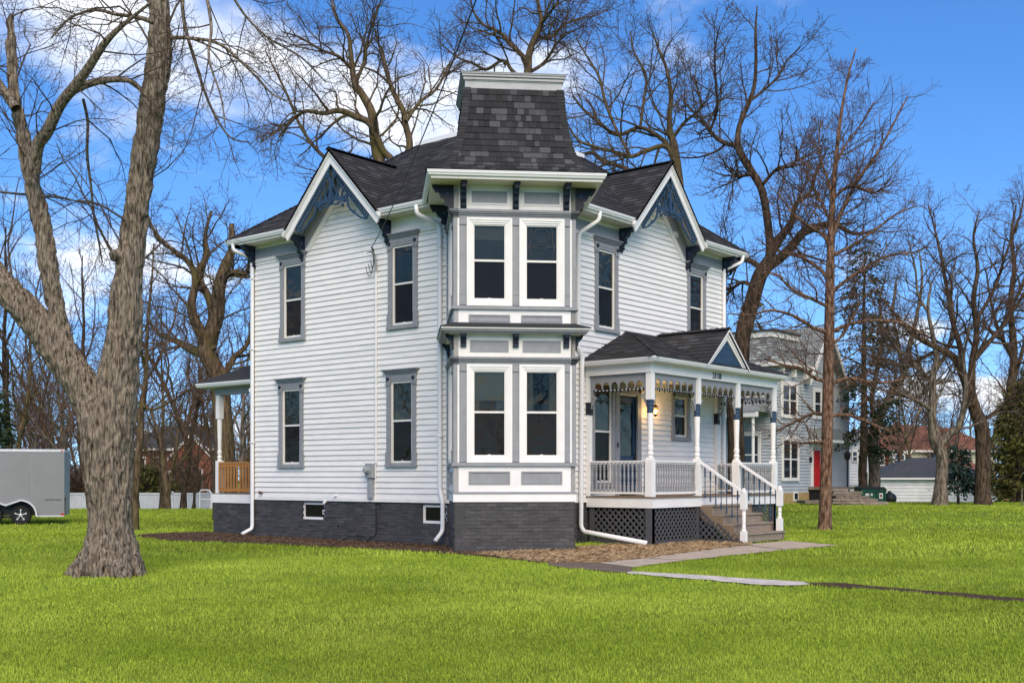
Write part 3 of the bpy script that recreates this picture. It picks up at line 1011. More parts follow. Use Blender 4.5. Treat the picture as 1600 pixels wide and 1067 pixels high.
def shingled(name, O, U, V, length, spans, parent, e=.142, seed=1, base_poly=None, wr=(.16, .36), slope_scale=1., contrast=.7):
    """courses of shingles on the plane O + u*U + v*V; spans(v) -> list of (u0, u1)"""
    O, U, V = Vector(O), Vector(U).normalized(), Vector(V).normalized()
    n = U.cross(V).normalized()
    if n.z < 0: n = -n
    r = random.Random(seed)
    if base_poly:
        b = MB()
        k = len(base_poly)
        top_ = [O + U * u + V * v for u, v in base_poly]
        b.add([p for p in top_] + [p - n * .06 for p in top_], [list(range(k)), list(range(2 * k - 1, k - 1, -1))] + [(i, (i + 1) % k, (i + 1) % k + k, i + k) for i in range(k)])
        base = b.build(name, M['roofbase'], parent)
    m_ = MB()
    v = -.03
    while v < length:
        v1 = min(v + e + .03, length + .02)
        for u0, u1 in spans(max(v + e * .5, 0)):
            u = u0 - r.uniform(0, .2)
            while u < u1:
                w = r.uniform(*wr)
                x0, x1 = max(u, u0), min(u + w - .004, u1)
                u += w
                if x1 - x0 < .02: continue
                f = lambda uu, vv: O + U * uu + V * vv + n * .003
                tile_box(m_, f(x0, v), f(x1, v), f(x1, v1), f(x0, v1), n, .016 + r.uniform(0, .008), tones(r) * contrast)
        v += e
    o = m_.build('shingles', M['shingle'], base, fix=False)
    o['kind'] = 'stuff'
    return base


k1 = (LY + .5 - 5.6) / 3.45
k2 = (LX + .5 - 6.6) / 3.45
LEN = math.hypot(3.45, 3.45 * SLOPE)
cs = 1 / math.hypot(1, SLOPE)


def main_spans(gc, far, k):
    def f(v):
        x = -.5 + v * cs
        z = ZE + SLOPE * (x + .5)
        lo_ = max(x, 1.3 if x < 1.3 else x)
        hi_ = far + .5 - (x + .5) * k
        if z < GAP:
            h = (GAP - z) / GSL
            return [(lo_, gc - h), (gc + h, hi_)]
        return [(lo_, hi_)]
    return f


def notch(gc, far, k):
    va = (GAP - ZE) / SLOPE / cs
    h = (GAP - ZE) / GSL
    return [(1.5, 0), (gc - h, 0), (gc, va), (gc + h, 0), (far + .5, 0), (far + .5 - 3.45 * k, LEN), (2.95, LEN), (1.5, 2.0 / cs)]


shingled('main_roof', (-.5, 0, ZE), (0, 1, 0), (1, 0, SLOPE), LEN, main_spans(GC_L, LY, k1), house, seed=11, base_poly=notch(GC_L, LY, k1))
shingled('main_roof', (0, -.5, ZE), (1, 0, 0), (0, 1, SLOPE), LEN, main_spans(GC_R, LX, k2), house, seed=12, base_poly=notch(GC_R, LX, k2))
ZD = ZE + SLOPE * 3.45
MB().add([(-.5, LY + .5, ZE), (LX + .5, LY + .5, ZE), (6.6, 5.6, ZD), (2.95, 5.6, ZD)], [(0, 1, 2, 3)]).add([(LX + .5, -.5, ZE), (LX + .5, LY + .5, ZE), (6.6, 5.6, ZD), (6.6, 2.95, ZD)], [(0, 1, 2, 3)]).build('rear_roof', M['shingle'], house)
MB().box(2.9, 6.65, ZD - .02, ZD + .05, 2.9, 5.65).build('roof_deck', M['roofbase'], house)
m_ = MB()
m_.box(2.84, 2.92, ZD - .06, ZD + .06, 2.84, 5.71); m_.box(2.92, 6.7, ZD - .06, ZD + .06, 2.84, 2.90); m_.box(2.92, 6.7, ZD - .06, ZD + .06, 5.65, 5.71)
m_.build('deck_flashing', M['gutter'], house)


def caps(p0, p1, up, w=.13, e=.16, par=None, seed=3, name='ridge_caps'):
    p0, p1 = Vector(p0), Vector(p1)
    d = (p1 - p0); L = d.length; d.normalize()
    side = d.cross(Vector(up)).normalized(); upn = side.cross(d).normalized()
    r = random.Random(seed); m__ = MB()
    t = 0
    while t < L:
        a, b = p0 + d * t, p0 + d * min(t + e + .03, L)
        vs = [a - side * w - upn * .05 + upn * .03, a + upn * .045, a + side * w - upn * .05 + upn * .03, b - side * w - upn * .05 + upn * .018, b + upn * .03, b + side * w - upn * .05 + upn * .018]
        m__.add(vs, [(0, 1, 4, 3), (1, 2, 5, 4)], tones(r) * .4); t += e
    return m__.build(name, M['shingle'], par or house, fix=False)


caps((-.5, LY + .5, ZE), (2.95, 5.6, ZD), (0, 0, 1), seed=5)
caps((LX + .5, -.5, ZE), (6.6, 2.95, ZD), (0, 0, 1), seed=6)

# cross gables over both walls
def gable(F, gc, seed, gl):
    c2 = 1 / math.hypot(1, GSL)
    A = F(gc, GAP, 0)
    d_out = Vector(F(0, 0, 1)) - Vector(F(0, 0, 0))
    along = Vector(F(1, 0, 0)) - Vector(F(0, 0, 0))
    h = (GAP - ZE) / GSL + .03
    g = node_empty('gable', house)
    for s in (-1, 1):
        O = Vector(F(gc + s * h, GAP - h * GSL, .55))
        U = -d_out
        Vv = -along * s + Vector((0, 0, GSL))
        Lg = h / c2
        def sp(v, h=h):
            z = GAP - (h - v * c2) * GSL
            xv = (z - ZE) / SLOPE - .5
            return [(0, max(.05, xv + .55 + .1))]
        poly = [(0, 0), (.06, 0), (.55 + (GAP - ZE) / SLOPE - .5 + .1, Lg), (0, Lg)]
        if s == 1:
            poly = poly[::-1]
        b = shingled('gable_roof', O, U, Vv, Lg, sp, house, seed=seed + s, base_poly=poly)
    caps(F(gc, GAP + .01, .56), F(gc, GAP + .01, -1.8), (0, 0, 1), seed=seed + 5)
    # soffit of the rake, barge board and its crown
    ch = lambda z0, z1, hh: [(gc, z1), (gc + hh, z1 - hh * GSL), (gc + hh, z0 - hh * GSL), (gc, z0), (gc - hh, z0 - hh * GSL), (gc - hh, z1 - hh * GSL)]
    for s in (-1, 1):
        q = lambda a, z: (gc + s * a, z - a * GSL)
        MB().poly([q(0, GAP - .13), q(h, GAP - .13), q(h, GAP - .16), q(0, GAP - .16)], 0.0, .47, F).build('rake_soffit', M['trim'], g)
        MB().poly([q(0, GAP - .075), q(h + .05, GAP - .075), q(h + .05 - .12, GAP - .36), q(0, GAP - .36)], .46, .50, F).build('barge_board', M['white'], g)
        MB().poly([q(0, GAP - .02), q(h + .10, GAP - .02), q(h + .06, GAP - .11), q(0, GAP - .11)], .49, .55, F).build('rake_moulding', M['white'], g)
        MB().poly([q(0, GAP - .11), q(h + .07, GAP - .11), q(h + .04, GAP - .15), q(0, GAP - .15)], .49, .525, F).build('rake_moulding', M['white'], g)
    # blue lace
    th = math.atan(GSL); ct, st = math.cos(th), math.sin(th)
    AZ = GAP - .355
    for s in (-1, 1):
        pt = lambda r, n: (gc + s * (r * ct - n * st), AZ - r * st - n * ct)
        m_ = MB()
        rib = lambda pts, w: m_.ribbon([pt(*p) for p in pts], w, .44, .475, F)
        rib([(.02, .03), (1.98, .03)], .06)
        rib([(.46, .155), (1.98, .155)], .03)
        r_ = .36
        while r_ < 1.95:
            rib([(r_, .05), (r_, .15)], .026); r_ += .088
        arc = lambda p0, p1, p2, k=9: [((1 - t) ** 2 * p0[0] + 2 * t * (1 - t) * p1[0] + t * t * p2[0], (1 - t) ** 2 * p0[1] + 2 * t * (1 - t) * p1[1] + t * t * p2[1]) for t in [i / k for i in range(k + 1)]]
        rib(arc((.30, .05), (.26, .34), (.70, .42)), [.08, .065, .05, .045, .04, .04, .045, .05, .06, .07])
        rib(arc((.70, .42), (.92, .46), (1.0, .18)), .05)
        rib(arc((1.02, .20), (1.28, .46), (1.52, .30), 9), .045)
        rib(arc((1.50, .31), (1.78, .33), (1.95, .16), 9), .04)
        rib(arc((.56, .18), (.64, .30), (.74, .38), 5), .028)
        rib(arc((.80, .18), (.82, .28), (.90, .34), 5), .028)
        for r_, n_, q in ((.72, .42, .055), (1.02, .34, .05), (1.05, .46, .045), (1.92, .17, .045), (.26, .10, .055), (.10, .07, .065), (1.5, .33, .04)):
            c0 = pt(r_, n_)
            m_.poly([(c0[0] + q * math.cos(i * math.pi / 4), c0[1] + q * math.sin(i * math.pi / 4)) for i in range(8)], .435, .48, F)
        m_.build('gable_lace', M['blue'], g)
    m_ = MB()
    zc = AZ - .93
    m_.ribbon([(gc - .50, zc - .06), (gc - .3, zc + .03), (gc, zc + .05), (gc + .3, zc + .03), (gc + .50, zc - .06)], .10, .438, .478, F)
    m_.ribbon([(gc - .3, zc - .06), (gc - .2, zc - .10), (gc, zc - .06), (gc + .2, zc - .10), (gc + .3, zc - .06)], .05, .44, .476, F)
    m_.box(gc - .045, gc + .045, zc - .05, zc + .33, .43, .51, F)
    m_.poly([(gc - .06, zc + .33), (gc + .06, zc + .33), (gc + .02, zc + .47), (gc + .035, zc + .5), (gc, zc + .56), (gc - .035, zc + .5), (gc - .02, zc + .47)], .435, .49, F)
    for s in (-1, 1):
        m_.ribbon([(gc + s * .05, zc + .36), (gc + s * .12, zc + .2), (gc + s * .24, zc + .08)], .045, .44, .475, F)
        m_.ribbon([(gc + s * .05, zc + .22), (gc + s * .1, zc + .12)], .035, .44, .475, F)
    m_.build('collar_ornament', M['blue'], g)
    return g


gable(FL, GC_L, 21, 0)
gable(FR, GC_R, 31, 0)

# tower roof: concave, square, four shingled faces
TS = -.45
PROF = [(1.90, 7.93), (1.66, 8.03), (1.47, 8.17), (1.345, 8.36), (1.25, 8.62), (1.17, 8.98), (1.105, 9.42), (1.06, 9.93)]
def spline(pr, n=60):
    a = np.array(pr); d = np.r_[0, np.cumsum(np.hypot(*np.diff(a, axis=0).T))]
    t = np.linspace(0, d[-1], n)
    return d[-1], lambda x: (float(np.interp(x, d, a[:, 0])), float(np.interp(x, d, a[:, 1])))
def cat(pr, k=6):
    p = [np.array(q) for q in pr]; o = []
    for i in range(len(p) - 1):
        p0, p1, p2, p3 = p[max(i - 1, 0)], p[i], p[i + 1], p[min(i + 2, len(p) - 1)]
        for j in range(k):
            t = j / k
            o.append(.5 * ((2 * p1) + (-p0 + p2) * t + (2 * p0 - 5 * p1 + 4 * p2 - p3) * t * t + (-p0 + 3 * p1 - 3 * p2 + p3) * t ** 3))
    return [tuple(q) for q in o] + [tuple(p[-1])]
TP = cat(PROF)
TL, TF = spline(TP)
def tower_pt(k, b, r, z):
    a, s = ((b, TS + r), (-r, TS + b), (r, TS - b), (-b, TS - r))[k]
    return Vector(((a - s) * R2, (-a - s) * R2, z))
m_ = MB()
for i in range(len(TP) - 1):
    (r0, z0), (r1, z1) = TP[i], TP[i + 1]
    for k in range(4):
        m_.add([tower_pt(k, -r0, r0, z0), tower_pt(k, r0, r0, z0), tower_pt(k, r1, r1, z1), tower_pt(k, -r1, r1, z1)], [(0, 1, 2, 3)])
troof = m_.build('tower_roof', M['roofbase'], house, fix=False)
side_mb = MB()
rt = random.Random(77)
e = .138
nrow = int(TL / e)
e = TL / nrow
for k in range(3):
    for i in range(nrow):
        r0, z0 = TF(i * e - .0); r1, z1 = TF(min(TL, (i + 1) * e + .02))
        u = -r0 - rt.uniform(0, .2)
        tg = Vector((0, 0, 1)) * (z1 - z0) + (tower_pt(k, 0, r1, 0) - tower_pt(k, 0, r0, 0))
        across = (tower_pt(k, 1, 1, 0) - tower_pt(k, 0, 1, 0))
        n = across.cross(tg).normalized()
        if n.dot(tower_pt(k, 0, 2, 0) - tower_pt(k, 0, 1, 0)) < 0: n = -n
        while u < r0:
            w = rt.choice((.11, .12, .13, .15, .18, .24)) * rt.uniform(.9, 1.1)
            x0, x1 = max(u, -r0), min(u + w - .004, r0)
            u += w
            if x1 - x0 < .02: continue
            y0, y1 = max(-r1, min(r1, x0)), max(-r1, min(r1, x1))
            tgt = MB() if k == 0 else side_mb
            q = rt.random()
            tn = rt.uniform(-.3, .05) if q < .70 else rt.uniform(.45, 1.25)
            tile_box(tgt, tower_pt(k, x0, r0, z0) + n * .004, tower_pt(k, x1, r0, z0) + n * .004, tower_pt(k, y1, r1, z1) + n * .003, tower_pt(k, y0, r1, z1) + n * .003, n, .016 + rt.uniform(0, .01), tn)
            if k == 0: tgt.build('shingle', M['shingle'], troof, fix=False)
sb_ = side_mb.build('side_shingles', M['shingle'], troof, fix=False); sb_['kind'] = 'stuff'
for s in (-1, 1):                       # hip shingles on the two front arrises
    for i in range(nrow):
        for hf in (0, 1):
            t0 = (i + hf * .5) * e; t1 = min(TL, t0 + e * .5 + .02)
            (r0, z0), (r1, z1) = TF(t0), TF(t1)
            c0, c1 = tower_pt(0, s * r0, r0, z0), tower_pt(0, s * r1, r1, z1)
            diag = (tower_pt(0, s * 1, 1, 0) - tower_pt(0, 0, 0, 0)).normalized()
            n = (diag * max(.15, (z1 - z0)) + Vector((0, 0, 1)) * max(0, (r0 - r1))).normalized()
            f0, f1 = tower_pt(0, s * (r0 - .15), r0, z0), tower_pt(0, s * (r1 - .15), r1, z1)
            g0, g1 = tower_pt(0, s * r0, r0 - .15, z0), tower_pt(0, s * r1, r1 - .15, z1)
            m_ = MB().add([f0 + n * .036, c0 + n * .045, g0 + n * .036, f1 + n * .024, c1 + n * .03, g1 + n * .024, f0, c0, g0], [(0, 1, 4, 3), (1, 2, 5, 4), (6, 7, 1, 0), (7, 8, 2, 1), (6, 0, 3)], tones(rt) * .45)
            m_.build('hip_shingle', M['shingle'], troof, fix=False)
# crown of the tower
FT = lambda a, z, d: ((a - TS - d) * R2, (-a - TS - d) * R2, z)
def sq(h, z0, z1, name, mat_):
    return MB().box(-h, h, z0, z1, -h, h, FT).build(name, M[mat_], house)
sq(1.07, 9.915, 9.935, 'crown_moulding', 'crown')
sq(1.045, 9.935, 10.075, 'crown_frieze', 'crown')
for z0, z1, h in ((10.075, 10.10, 1.06), (10.10, 10.145, 1.085), (10.145, 10.165, 1.07), (10.165, 10.215, 1.11), (10.215, 10.24, 1.13)):
    sq(h, z0 + .001, z1, 'crown_cornice', 'grey' if z0 in (10.145,) else 'crown')
sq(1.14, 10.241, 10.254, 'crown_flashing', 'metalgrey')
# ---------------------------------------------------------------- front porch
PX0, PX1, PYF, ZDK = 2.85, 9.0, -1.8, 1.13
PX = (PX0, 4.95, 6.94, 8.98)
porch = node_empty('front_porch', house)
# deck boards run towards the street
x = PX0 - .08
m_src = None
while x < PX1 + .05:
    MB().box(x, x + .132, ZDK - .03, ZDK, PYF - .12, -.04).build('deck_board', M['deck'], porch)
    x += .137
MB().box(PX0 - .06, PX1 + .06, .87, ZDK - .032, PYF - .09, PYF - .06).build('skirt_board', M['white'], porch)
MB().box(PX0 - .06, PX0 - .03, .87, ZDK - .032, PYF - .0595, -.04).build('skirt_board', M['white'], porch)
MB().box(PX1 + .03, PX1 + .06, .87, ZDK - .032, PYF - .0595, -.04).build('skirt_board', M['white'], porch)
MB().box(PX0, PX1, .5, .85, PYF + .3, PYF + .34).box(PX0, PX1, .5, .85, -.6, -.56).build('joist', M['black'], porch)

BL_POST = [(.085, 0)]
def turned(x, y, r=1.0):
    p = house
    post = MB().box(x - .088, x + .088, ZDK, 1.98, y - .088, y + .088)
    post.poly([(x - .088, 1.98), (x + .088, 1.98), (x + .062, 2.03), (x - .062, 2.03)], y - .07, y + .07)
    post.lathe([(.07, 2.02), (.075, 2.05), (.06, 2.07), (.078, 2.10), (.078, 2.14), (.055, 2.17), (.07, 2.21), (.07, 2.30), (.054, 2.33), (.062, 2.36), (.058, 2.42), (.072, 2.9), (.074, 3.04), (.066, 3.06)], (x, y, 0), 14)
    post.box(x - .075, x + .075, 3.36, 3.985, y - .075, y + .075)
    o = post.build('porch_post', M['white'], p)
    MB().lathe([(.066, 3.05), (.083, 3.07), (.083, 3.10), (.074, 3.115), (.08, 3.16), (.074, 3.20), (.083, 3.23), (.083, 3.27), (.072, 3.29), (.083, 3.32), (.083, 3.35), (.07, 3.362)], (x, y, 0), 14).build('post_sleeve', M['blue'], o)
    for s in (-1, 1):
        pass
    return o


for px_ in PX:
    turned(px_, PYF)
# half posts on the wall
for px_ in (PX0 + .0, PX[3]):
    o = MB().box(px_ - .07, px_ + .07, ZDK, 3.985, -.12, -.03).build('wall_post', M['white'], house)
    MB().box(px_ - .075, px_ + .075, 3.06, 3.36, -.14, -.028).build('post_sleeve', M['dark'], o)

# beam, ceiling, gutter
ZP = 4.205
MB().box(PX0 - .1, PX1 + .08, 3.985, ZP, PYF - .08, PYF + .08).build('porch_beam', M['white'], porch)
MB().box(PX0 - .1, PX0 + .08, 3.985, ZP, PYF + .081, -.04).build('porch_beam', M['white'], porch)
MB().box(PX1 - .08, PX1 + .08, 3.985, ZP, PYF + .081, -.04).build('porch_beam', M['white'], porch)
MB().box(PX0 + .081, PX1 - .081, 4.02, 4.05, PYF + .081, -.04).build('porch_ceiling', M['trim'], porch)
MB().box(PX0 - .28, PX1 + .26, ZP + .001, ZP + .02, PYF - .26, -.04).build('porch_soffit', M['trim'], porch)
gx0, gx1, gy = PX0 - .25, PX1 + .23, PYF - .25
gutter([(gx0, -.05, ZP + .022), (gx0, gy, ZP + .022), (gx1, gy, ZP + .022), (gx1, -.05, ZP + .022)], 'porch_gutter', porch, .07)

# fretwork: scalloped board, beaded rod, quarter-ring brackets
def fret(F, a0, a1, parent, nsc):
    zt, zb, zc = 3.985, 3.60, 3.70
    side_w = .10
    n = nsc
    pitch = (a1 - a0 - 2 * side_w) / n
    pts = [(a0, zt), (a1, zt), (a1, zb)]
    x_ = a1 - side_w
    pts.append((x_ + .012, zb))
    for i in range(n):
        c = x_ - pitch * (i + .5)
        rr_ = pitch / 2 - .014
        pts.append((c + rr_, zc - .0))
        pts += [(c + rr_ * math.cos(t), zc + rr_ * 1.12 * math.sin(t)) for t in [math.pi * k / 8 for k in range(1, 8)]]
        pts.append((c - rr_, zc))
        if i < n - 1:
            pts += [(c - pitch / 2 + .014, zc - .045), (c - pitch / 2 - .014, zc - .045)]
    pts += [(a0 + side_w - .012, zb), (a0, zb)]
    o = MB().poly(pts, -.014, .014, F).build('fretwork', M['grey'], house)
    rod = MB().tube([F(a0 + .06, 3.625, 0), F(a1 - .06, 3.625, 0)], .011, 6)
    rod.build('rod', M['white'], o)
    k = int((a1 - a0 - .2) / .105)
    for i in range(k + 1):
        a = a0 + .1 + i * (a1 - a0 - .2) / k
        b = MB().lathe([(.008, -.032), (.026, -.02), (.030, 0), (.026, .02), (.008, .032)], F(a, 3.625, 0), 8, Vector(F(1, 0, 0)) - Vector(F(0, 0, 0)))
        if i % 2 == 0:
            b.lathe([(.004, -.075), (.016, -.05), (.013, -.02), (.012, .05)], F(a, 3.625, 0), 6)
        b.build('bead', M['navy'], o)
    for s, ae in ((1, a0), (-1, a1)):
        q = MB()
        pt = lambda u, z: (ae + s * u, z)
        q.ribbon([pt(.02, 3.60), pt(.02, 3.20)], .04, -.013, .013, F)
        q.ribbon([pt(.145 + .105 * math.cos(t), 3.56 + .10 * math.sin(t)) for t in [math.pi * (.5 + .125 * k) for k in range(-1, 9)]], .045, -.0125, .0125, F)
        q.ribbon([pt(.03, 3.28), pt(.07, 3.36), pt(.13, 3.44), pt(.16, 3.47)], [.05, .05, .04, .06], -.012, .012, F)
        q.build('corner_scroll', M['grey'], o)


FPF = lambda a, z, d: (a, PYF - d, z)
FPL = lambda a, z, d: (PX0 - d, a, z)
FPR = lambda a, z, d: (PX[3] + d, a, z)
for i in range(3):
    fret(FPF, PX[i] + .076, PX[i + 1] - .076, porch, 6)
fret(FPL, PYF + .076, -.13, porch, 6)
fret(FPR, PYF + .076, -.13, porch, 6)

# railings with turned balusters
BAL_PROF = [(.014, 0), (.014, .015), (.019, .02), (.019, .17), (.012, .19), (.017, .22), (.010, .26), (.016, .40), (.010, .52), (.017, .56), (.012, .59), (.019, .61), (.019, .72)]
def baluster_mesh(h, mat_, prof=BAL_PROF, n=8, sc=1.75):
    k = h / prof[-1][1]
    return MB().lathe([(r * sc, z * k) for r, z in prof], (0, 0, 0), n).build('baluster', mat_, None).data
def place(me, loc, parent, name='baluster'):
    o = link(name, me, parent); o.location = loc; return o
tmp = []
def proto(me_fn):
    me = me_fn()
    for o in list(bpy.data.objects):
        if o.data is me: bpy.data.objects.remove(o)
    return me
bal_grey = proto(lambda: baluster_mesh(.70, M['grey']))
def railing(F, a0, a1, pitch=.108):
    rl = MB().box(a0, a1, 1.93, 1.965, -.045, .045, F).box(a0, a1, 1.89, 1.93, -.025, .025, F)
    o = rl.build('railing', M['white'], house)
    MB().box(a0, a1, 1.19, 1.235, -.03, .03, F).build('bottom_rail', M['white'], o)
    n = int((a1 - a0) / pitch)
    for i in range(n):
        p = F(a0 + (i + .5) * (a1 - a0) / n, 1.22, 0)
        place(bal_grey, p, o)


railing(FPL, PYF + .09, -.12)
railing(FPF, PX[0] + .09, PX[1] - .09)
railing(FPF, PX[2] + .09, PX[3] - .09)
railing(FPR, PYF + .09, -.12)

# lattice under the deck
def lattice(F, a0, a1, z0, z1, clip=None):
    fr = MB().box(a0, a0 + .13, z0, z1, -.02, .02, F).box(a1 - .13, a1, z0, z1, -.02, .02, F).box(a0 + .13, a1 - .13, z0, z0 + .09, -.018, .018, F)
    o = fr.build('lattice_panel', M['lattice'], house)
    xa, xb, za, zb = a0 + .12, a1 - .12, z0 + .08, z1 + .0
    for s in (1, -1):
        c = -3.
        while c < 4.5:
            # line z = za + s*(a - c0)
            q = []
            if s == 1:
                lo_, hi_ = max(xa, xa + c), min(xb, xa + c + (zb - za))
                if hi_ - lo_ > .05:
                    q = [(lo_, za + lo_ - xa - c), (hi_, za + hi_ - xa - c)]
            else:
                lo_, hi_ = max(xa, xa + c - (zb - za)), min(xb, xa + c)
                if hi_ - lo_ > .05:
                    q = [(lo_, za + xa + c - lo_), (hi_, za + xa + c - hi_)]
            if q:
                MB().ribbon(q, .046, -.006 + s * .0052, .0 + s * .0052, F).build('slat', M['lattice'], o)
            c += .165
    return o


lattice(lambda a, z, d: FPL(a, z, d + .0), PYF - .04, -.1, .0, .87)
lattice(lambda a, z, d: FPF(a, z, d + .04), PX0 - .02, PX[1] + .05, .0, .87)
lattice(lambda a, z, d: FPF(a, z, d + .04), PX[2] + .12, PX1 + .02, .0, .87)
for q_ in ((PX0 - .05, PX0 + .10, PYF - .06), (PX1 - .1, PX1 + .03, PYF - .06), (PX[1] - .05, PX[1] + .07, PYF - .02), (PX[2] + .02, PX[2] + .13, PYF - .02)):
    MB().box(q_[0], q_[1], -.05, .87, q_[2], PYF + .1).build('corner_pier', M['lattice'], porch)

# steps
SX0, SX1 = PX[1] + .02, PX[2] + .03
NT, RUN, RISE = 4, .29, .222
for i in range(NT):
    z = ZDK - RISE * (i + 1); y = PYF - .12 - RUN * i
    x0, x1 = (SX0, SX1) if i < NT - 1 else (SX0 + .05, SX1 + .12)
    MB().box(x0, x1, z - .04, z, y - RUN - .02, y + .0).build('step_tread', M['step'], porch)
    MB().box(x0 + .02, x1 - .02, z - RISE + .001 if i < NT - 1 else .03, z - .041, y - RUN + .015, y - RUN + .035).build('step_riser', M['step'], porch)
for xs in (SX0 - .03, SX1):
    pts = [(PYF - .1, .87)]
    for i in range(NT):
        z = ZDK - RISE * (i + 1); y = PYF - .12 - RUN * i
        pts += [(y, z - .045), (y - RUN, z - .045)]
    pts += [(PYF - .12 - RUN * NT, .0), (PYF - .14 - RUN * NT + .28, .0), (PYF - .1, .62)]
    MB().poly(pts, xs, xs + .035, lambda y, z, d: (d, y, z)).build('stringer', M['deck'], porch)
# triangular lattice beside the steps
tl = MB().box(PYF - 1.25, PYF - .1, .0, .07, -.015, .015, lambda a, z, d: (SX0 - .06 - d, a, z)).build('lattice_panel', M['lattice'], house)
FS_ = lambda a, z, d: (SX0 - .05 - d, PYF - .1 - a, z)
for s in (1, -1):
    c = -.9
    while c < 2:
        q = []
        for t in np.linspace(0, 1.15, 60):
            z = .05 + s * (t - c) if s == 1 else .05 + (c - t)
            if .05 <= z <= .80 - t * .66: q.append((t, z))
        if len(q) > 2:
            MB().ribbon([q[0], q[-1]], .04, -.006 + s * .0052, 0 + s * .0052, FS_).build('slat', M['lattice'], tl)
        c += .165

# stair rails: newels, slanted handrail, navy balusters
def newel(x, y, z0, h):
    m_ = MB().box(x - .065, x + .065, z0, z0 + .30, y - .065, y + .065)
    m_.lathe([(.055, z0 + .30), (.06, z0 + .33), (.042, z0 + .36), (.05, z0 + .4), (.04, z0 + .45), (.05, z0 + h - .62), (.042, z0 + h - .55), (.058, z0 + h - .52), (.05, z0 + h - .5)], (x, y, 0), 12)
    m_.box(x - .065, x + .065, z0 + h - .5, z0 + h - .1, y - .065, y + .065)
    m_.lathe([(.075, z0 + h - .1), (.075, z0 + h - .075), (.05, z0 + h - .06), (.055, z0 + h - .03), (.02, z0 + h)], (x, y, 0), 12)
    return m_.build('newel_post', M['white'], house)
bal_navy = proto(lambda: MB().lathe([(.017, 0), (.017, .16), (.01, .2), (.012, .35), (.01, .5), (.019, .54), (.019, .80)], (0, 0, 0), 8).build('baluster', M['blue'], None).data)
YN = PYF - .12 - RUN * NT + .10
for x in (SX0 + .03, SX1 - .03):
    right = x > 6
    z0 = .245 if right else .02
    newel(x + (.05 if right else 0), YN - (.06 if not right else 0), z0 if right else .0, 1.12 if right else 1.32)
    a = Vector((x, PYF - .09, 1.93)); b = Vector((x + (.05 if right else 0), YN, 1.24))
    FH = lambda t, w_, d: tuple(a.lerp(b, t) + Vector((d, 0, w_)))
    hr = MB().box(0, 1, -.03, .03, -.045, .045, FH).build('handrail', M['white'], house)
    for i in range(7):
        t = (i + .7) / 7.4
        p = a.lerp(b, t)
        o = place(bal_navy, (p.x, p.y, p.z - .79), hr)

# porch roof
rz0, rz1, ry0 = ZP + .12, 5.22, gy - .05
rx0, rx1 = gx0 - .05, gx1 + .05
hx = 2.0
sl = (rz1 - rz0) / (-ry0)
cl = 1 / math.hypot(1, sl); Lp = -ry0 / cl
shingled('porch_roof', (0, ry0, rz0), (1, 0, 0), (0, 1, sl), Lp, lambda v: [(rx0 + hx * v / Lp, rx1 - hx * v / Lp)], house, seed=41, base_poly=[(rx0, 0), (rx1, 0), (rx1 - hx, Lp), (rx0 + hx, Lp)])
sl2 = (rz1 - rz0) / hx; c2_ = 1 / math.hypot(1, sl2); L2 = hx / c2_
shingled('porch_roof', (rx0, 0, rz0), (0, 1, 0), (1, 0, sl2), L2, lambda v: [(ry0 * (1 - v / L2), -.02)], house, seed=42, base_poly=[(ry0, 0), (-.01, 0), (-.01, L2)])
shingled('porch_roof', (rx1, 0, rz0), (0, 1, 0), (-1, 0, sl2), L2, lambda v: [(ry0 * (1 - v / L2), -.02)], house, seed=43, base_poly=[(ry0, 0), (-.01, 0), (-.01, L2)])
caps((rx0, ry0, rz0), (rx0 + hx, 0, rz1), (0, 0, 1), seed=44, par=house); caps((rx1, ry0, rz0), (rx1 - hx, 0, rz1), (0, 0, 1), seed=45, par=house)
# gablet over the steps
gcx, gap, gh = 5.95, 5.26, 1.06
gs = (gap - rz0 + .0) / gh
cg = 1 / math.hypot(1, gs)
for s in (-1, 1):
    O = Vector((gcx + s * gh, ry0 - .04, gap - gh * gs))
    shingled('gablet_roof', O, (0, 1, 0), (-s, 0, gs), gh / cg, lambda v: [(0, max(.1, (v * cg * gs) / sl + .1))], house, seed=46 + s, base_poly=[(0, 0), (.1, 0), (-ry0 - .05, gh / cg), (0, gh / cg)])
caps((gcx, ry0 - .04, gap + .01), (gcx, -.1, gap + .01), (0, 0, 1), seed=50, par=house)
gab = node_empty('porch_gablet', house)
FG = lambda a, z, d: (gcx + a, ry0 - d, z)
MB().poly([(-.86, rz0 + .02), (.86, rz0 + .02), (0, gap - .12)], -.10, -.07, FG).build('tympanum', M['blue'], gab)
row = 0
z = rz0 + .04
while z < gap - .25:                       # fish-scale shingles
    half = (gap - .14 - z) / (gap - rz0) * .90 - .02
    x = -half + (.05 if row % 2 else 0)
    while x < half - .04:
        cx_ = x + .045
        pts = [(cx_ - .042, z + .10), (cx_ - .042, z + .04), (cx_ - .028, z + .012), (cx_, z), (cx_ + .028, z + .012), (cx_ + .042, z + .04), (cx_ + .042, z + .10)]
        MB().poly(pts, -.068, -.052 + (row % 2) * .004, FG).build('scale', M['blue'], gab)
        x += .09
    z += .075; row += 1
for s in (-1, 1):
    q = lambda a, dz: (s * a, gap - a * gs + dz)
    MB().poly([q(0, -.03), q(gh, -.03), q(gh - .10, -.13), q(0, -.17)], -.05, .0, FG).build('rake_board', M['white'], gab)
    MB().poly([q(0, -.012), q(gh + .02, -.012), q(gh + .0, -.06), q(0, -.07)], -.0, .045, FG).build('rake_moulding', M['white'], gab)
    MB().poly([q(0, -.17), q(gh - .10, -.13), q(gh - .17, -.2), q(0, -.27)], -.07, -.02, FG).build('rake_trim', M['trim'], gab)

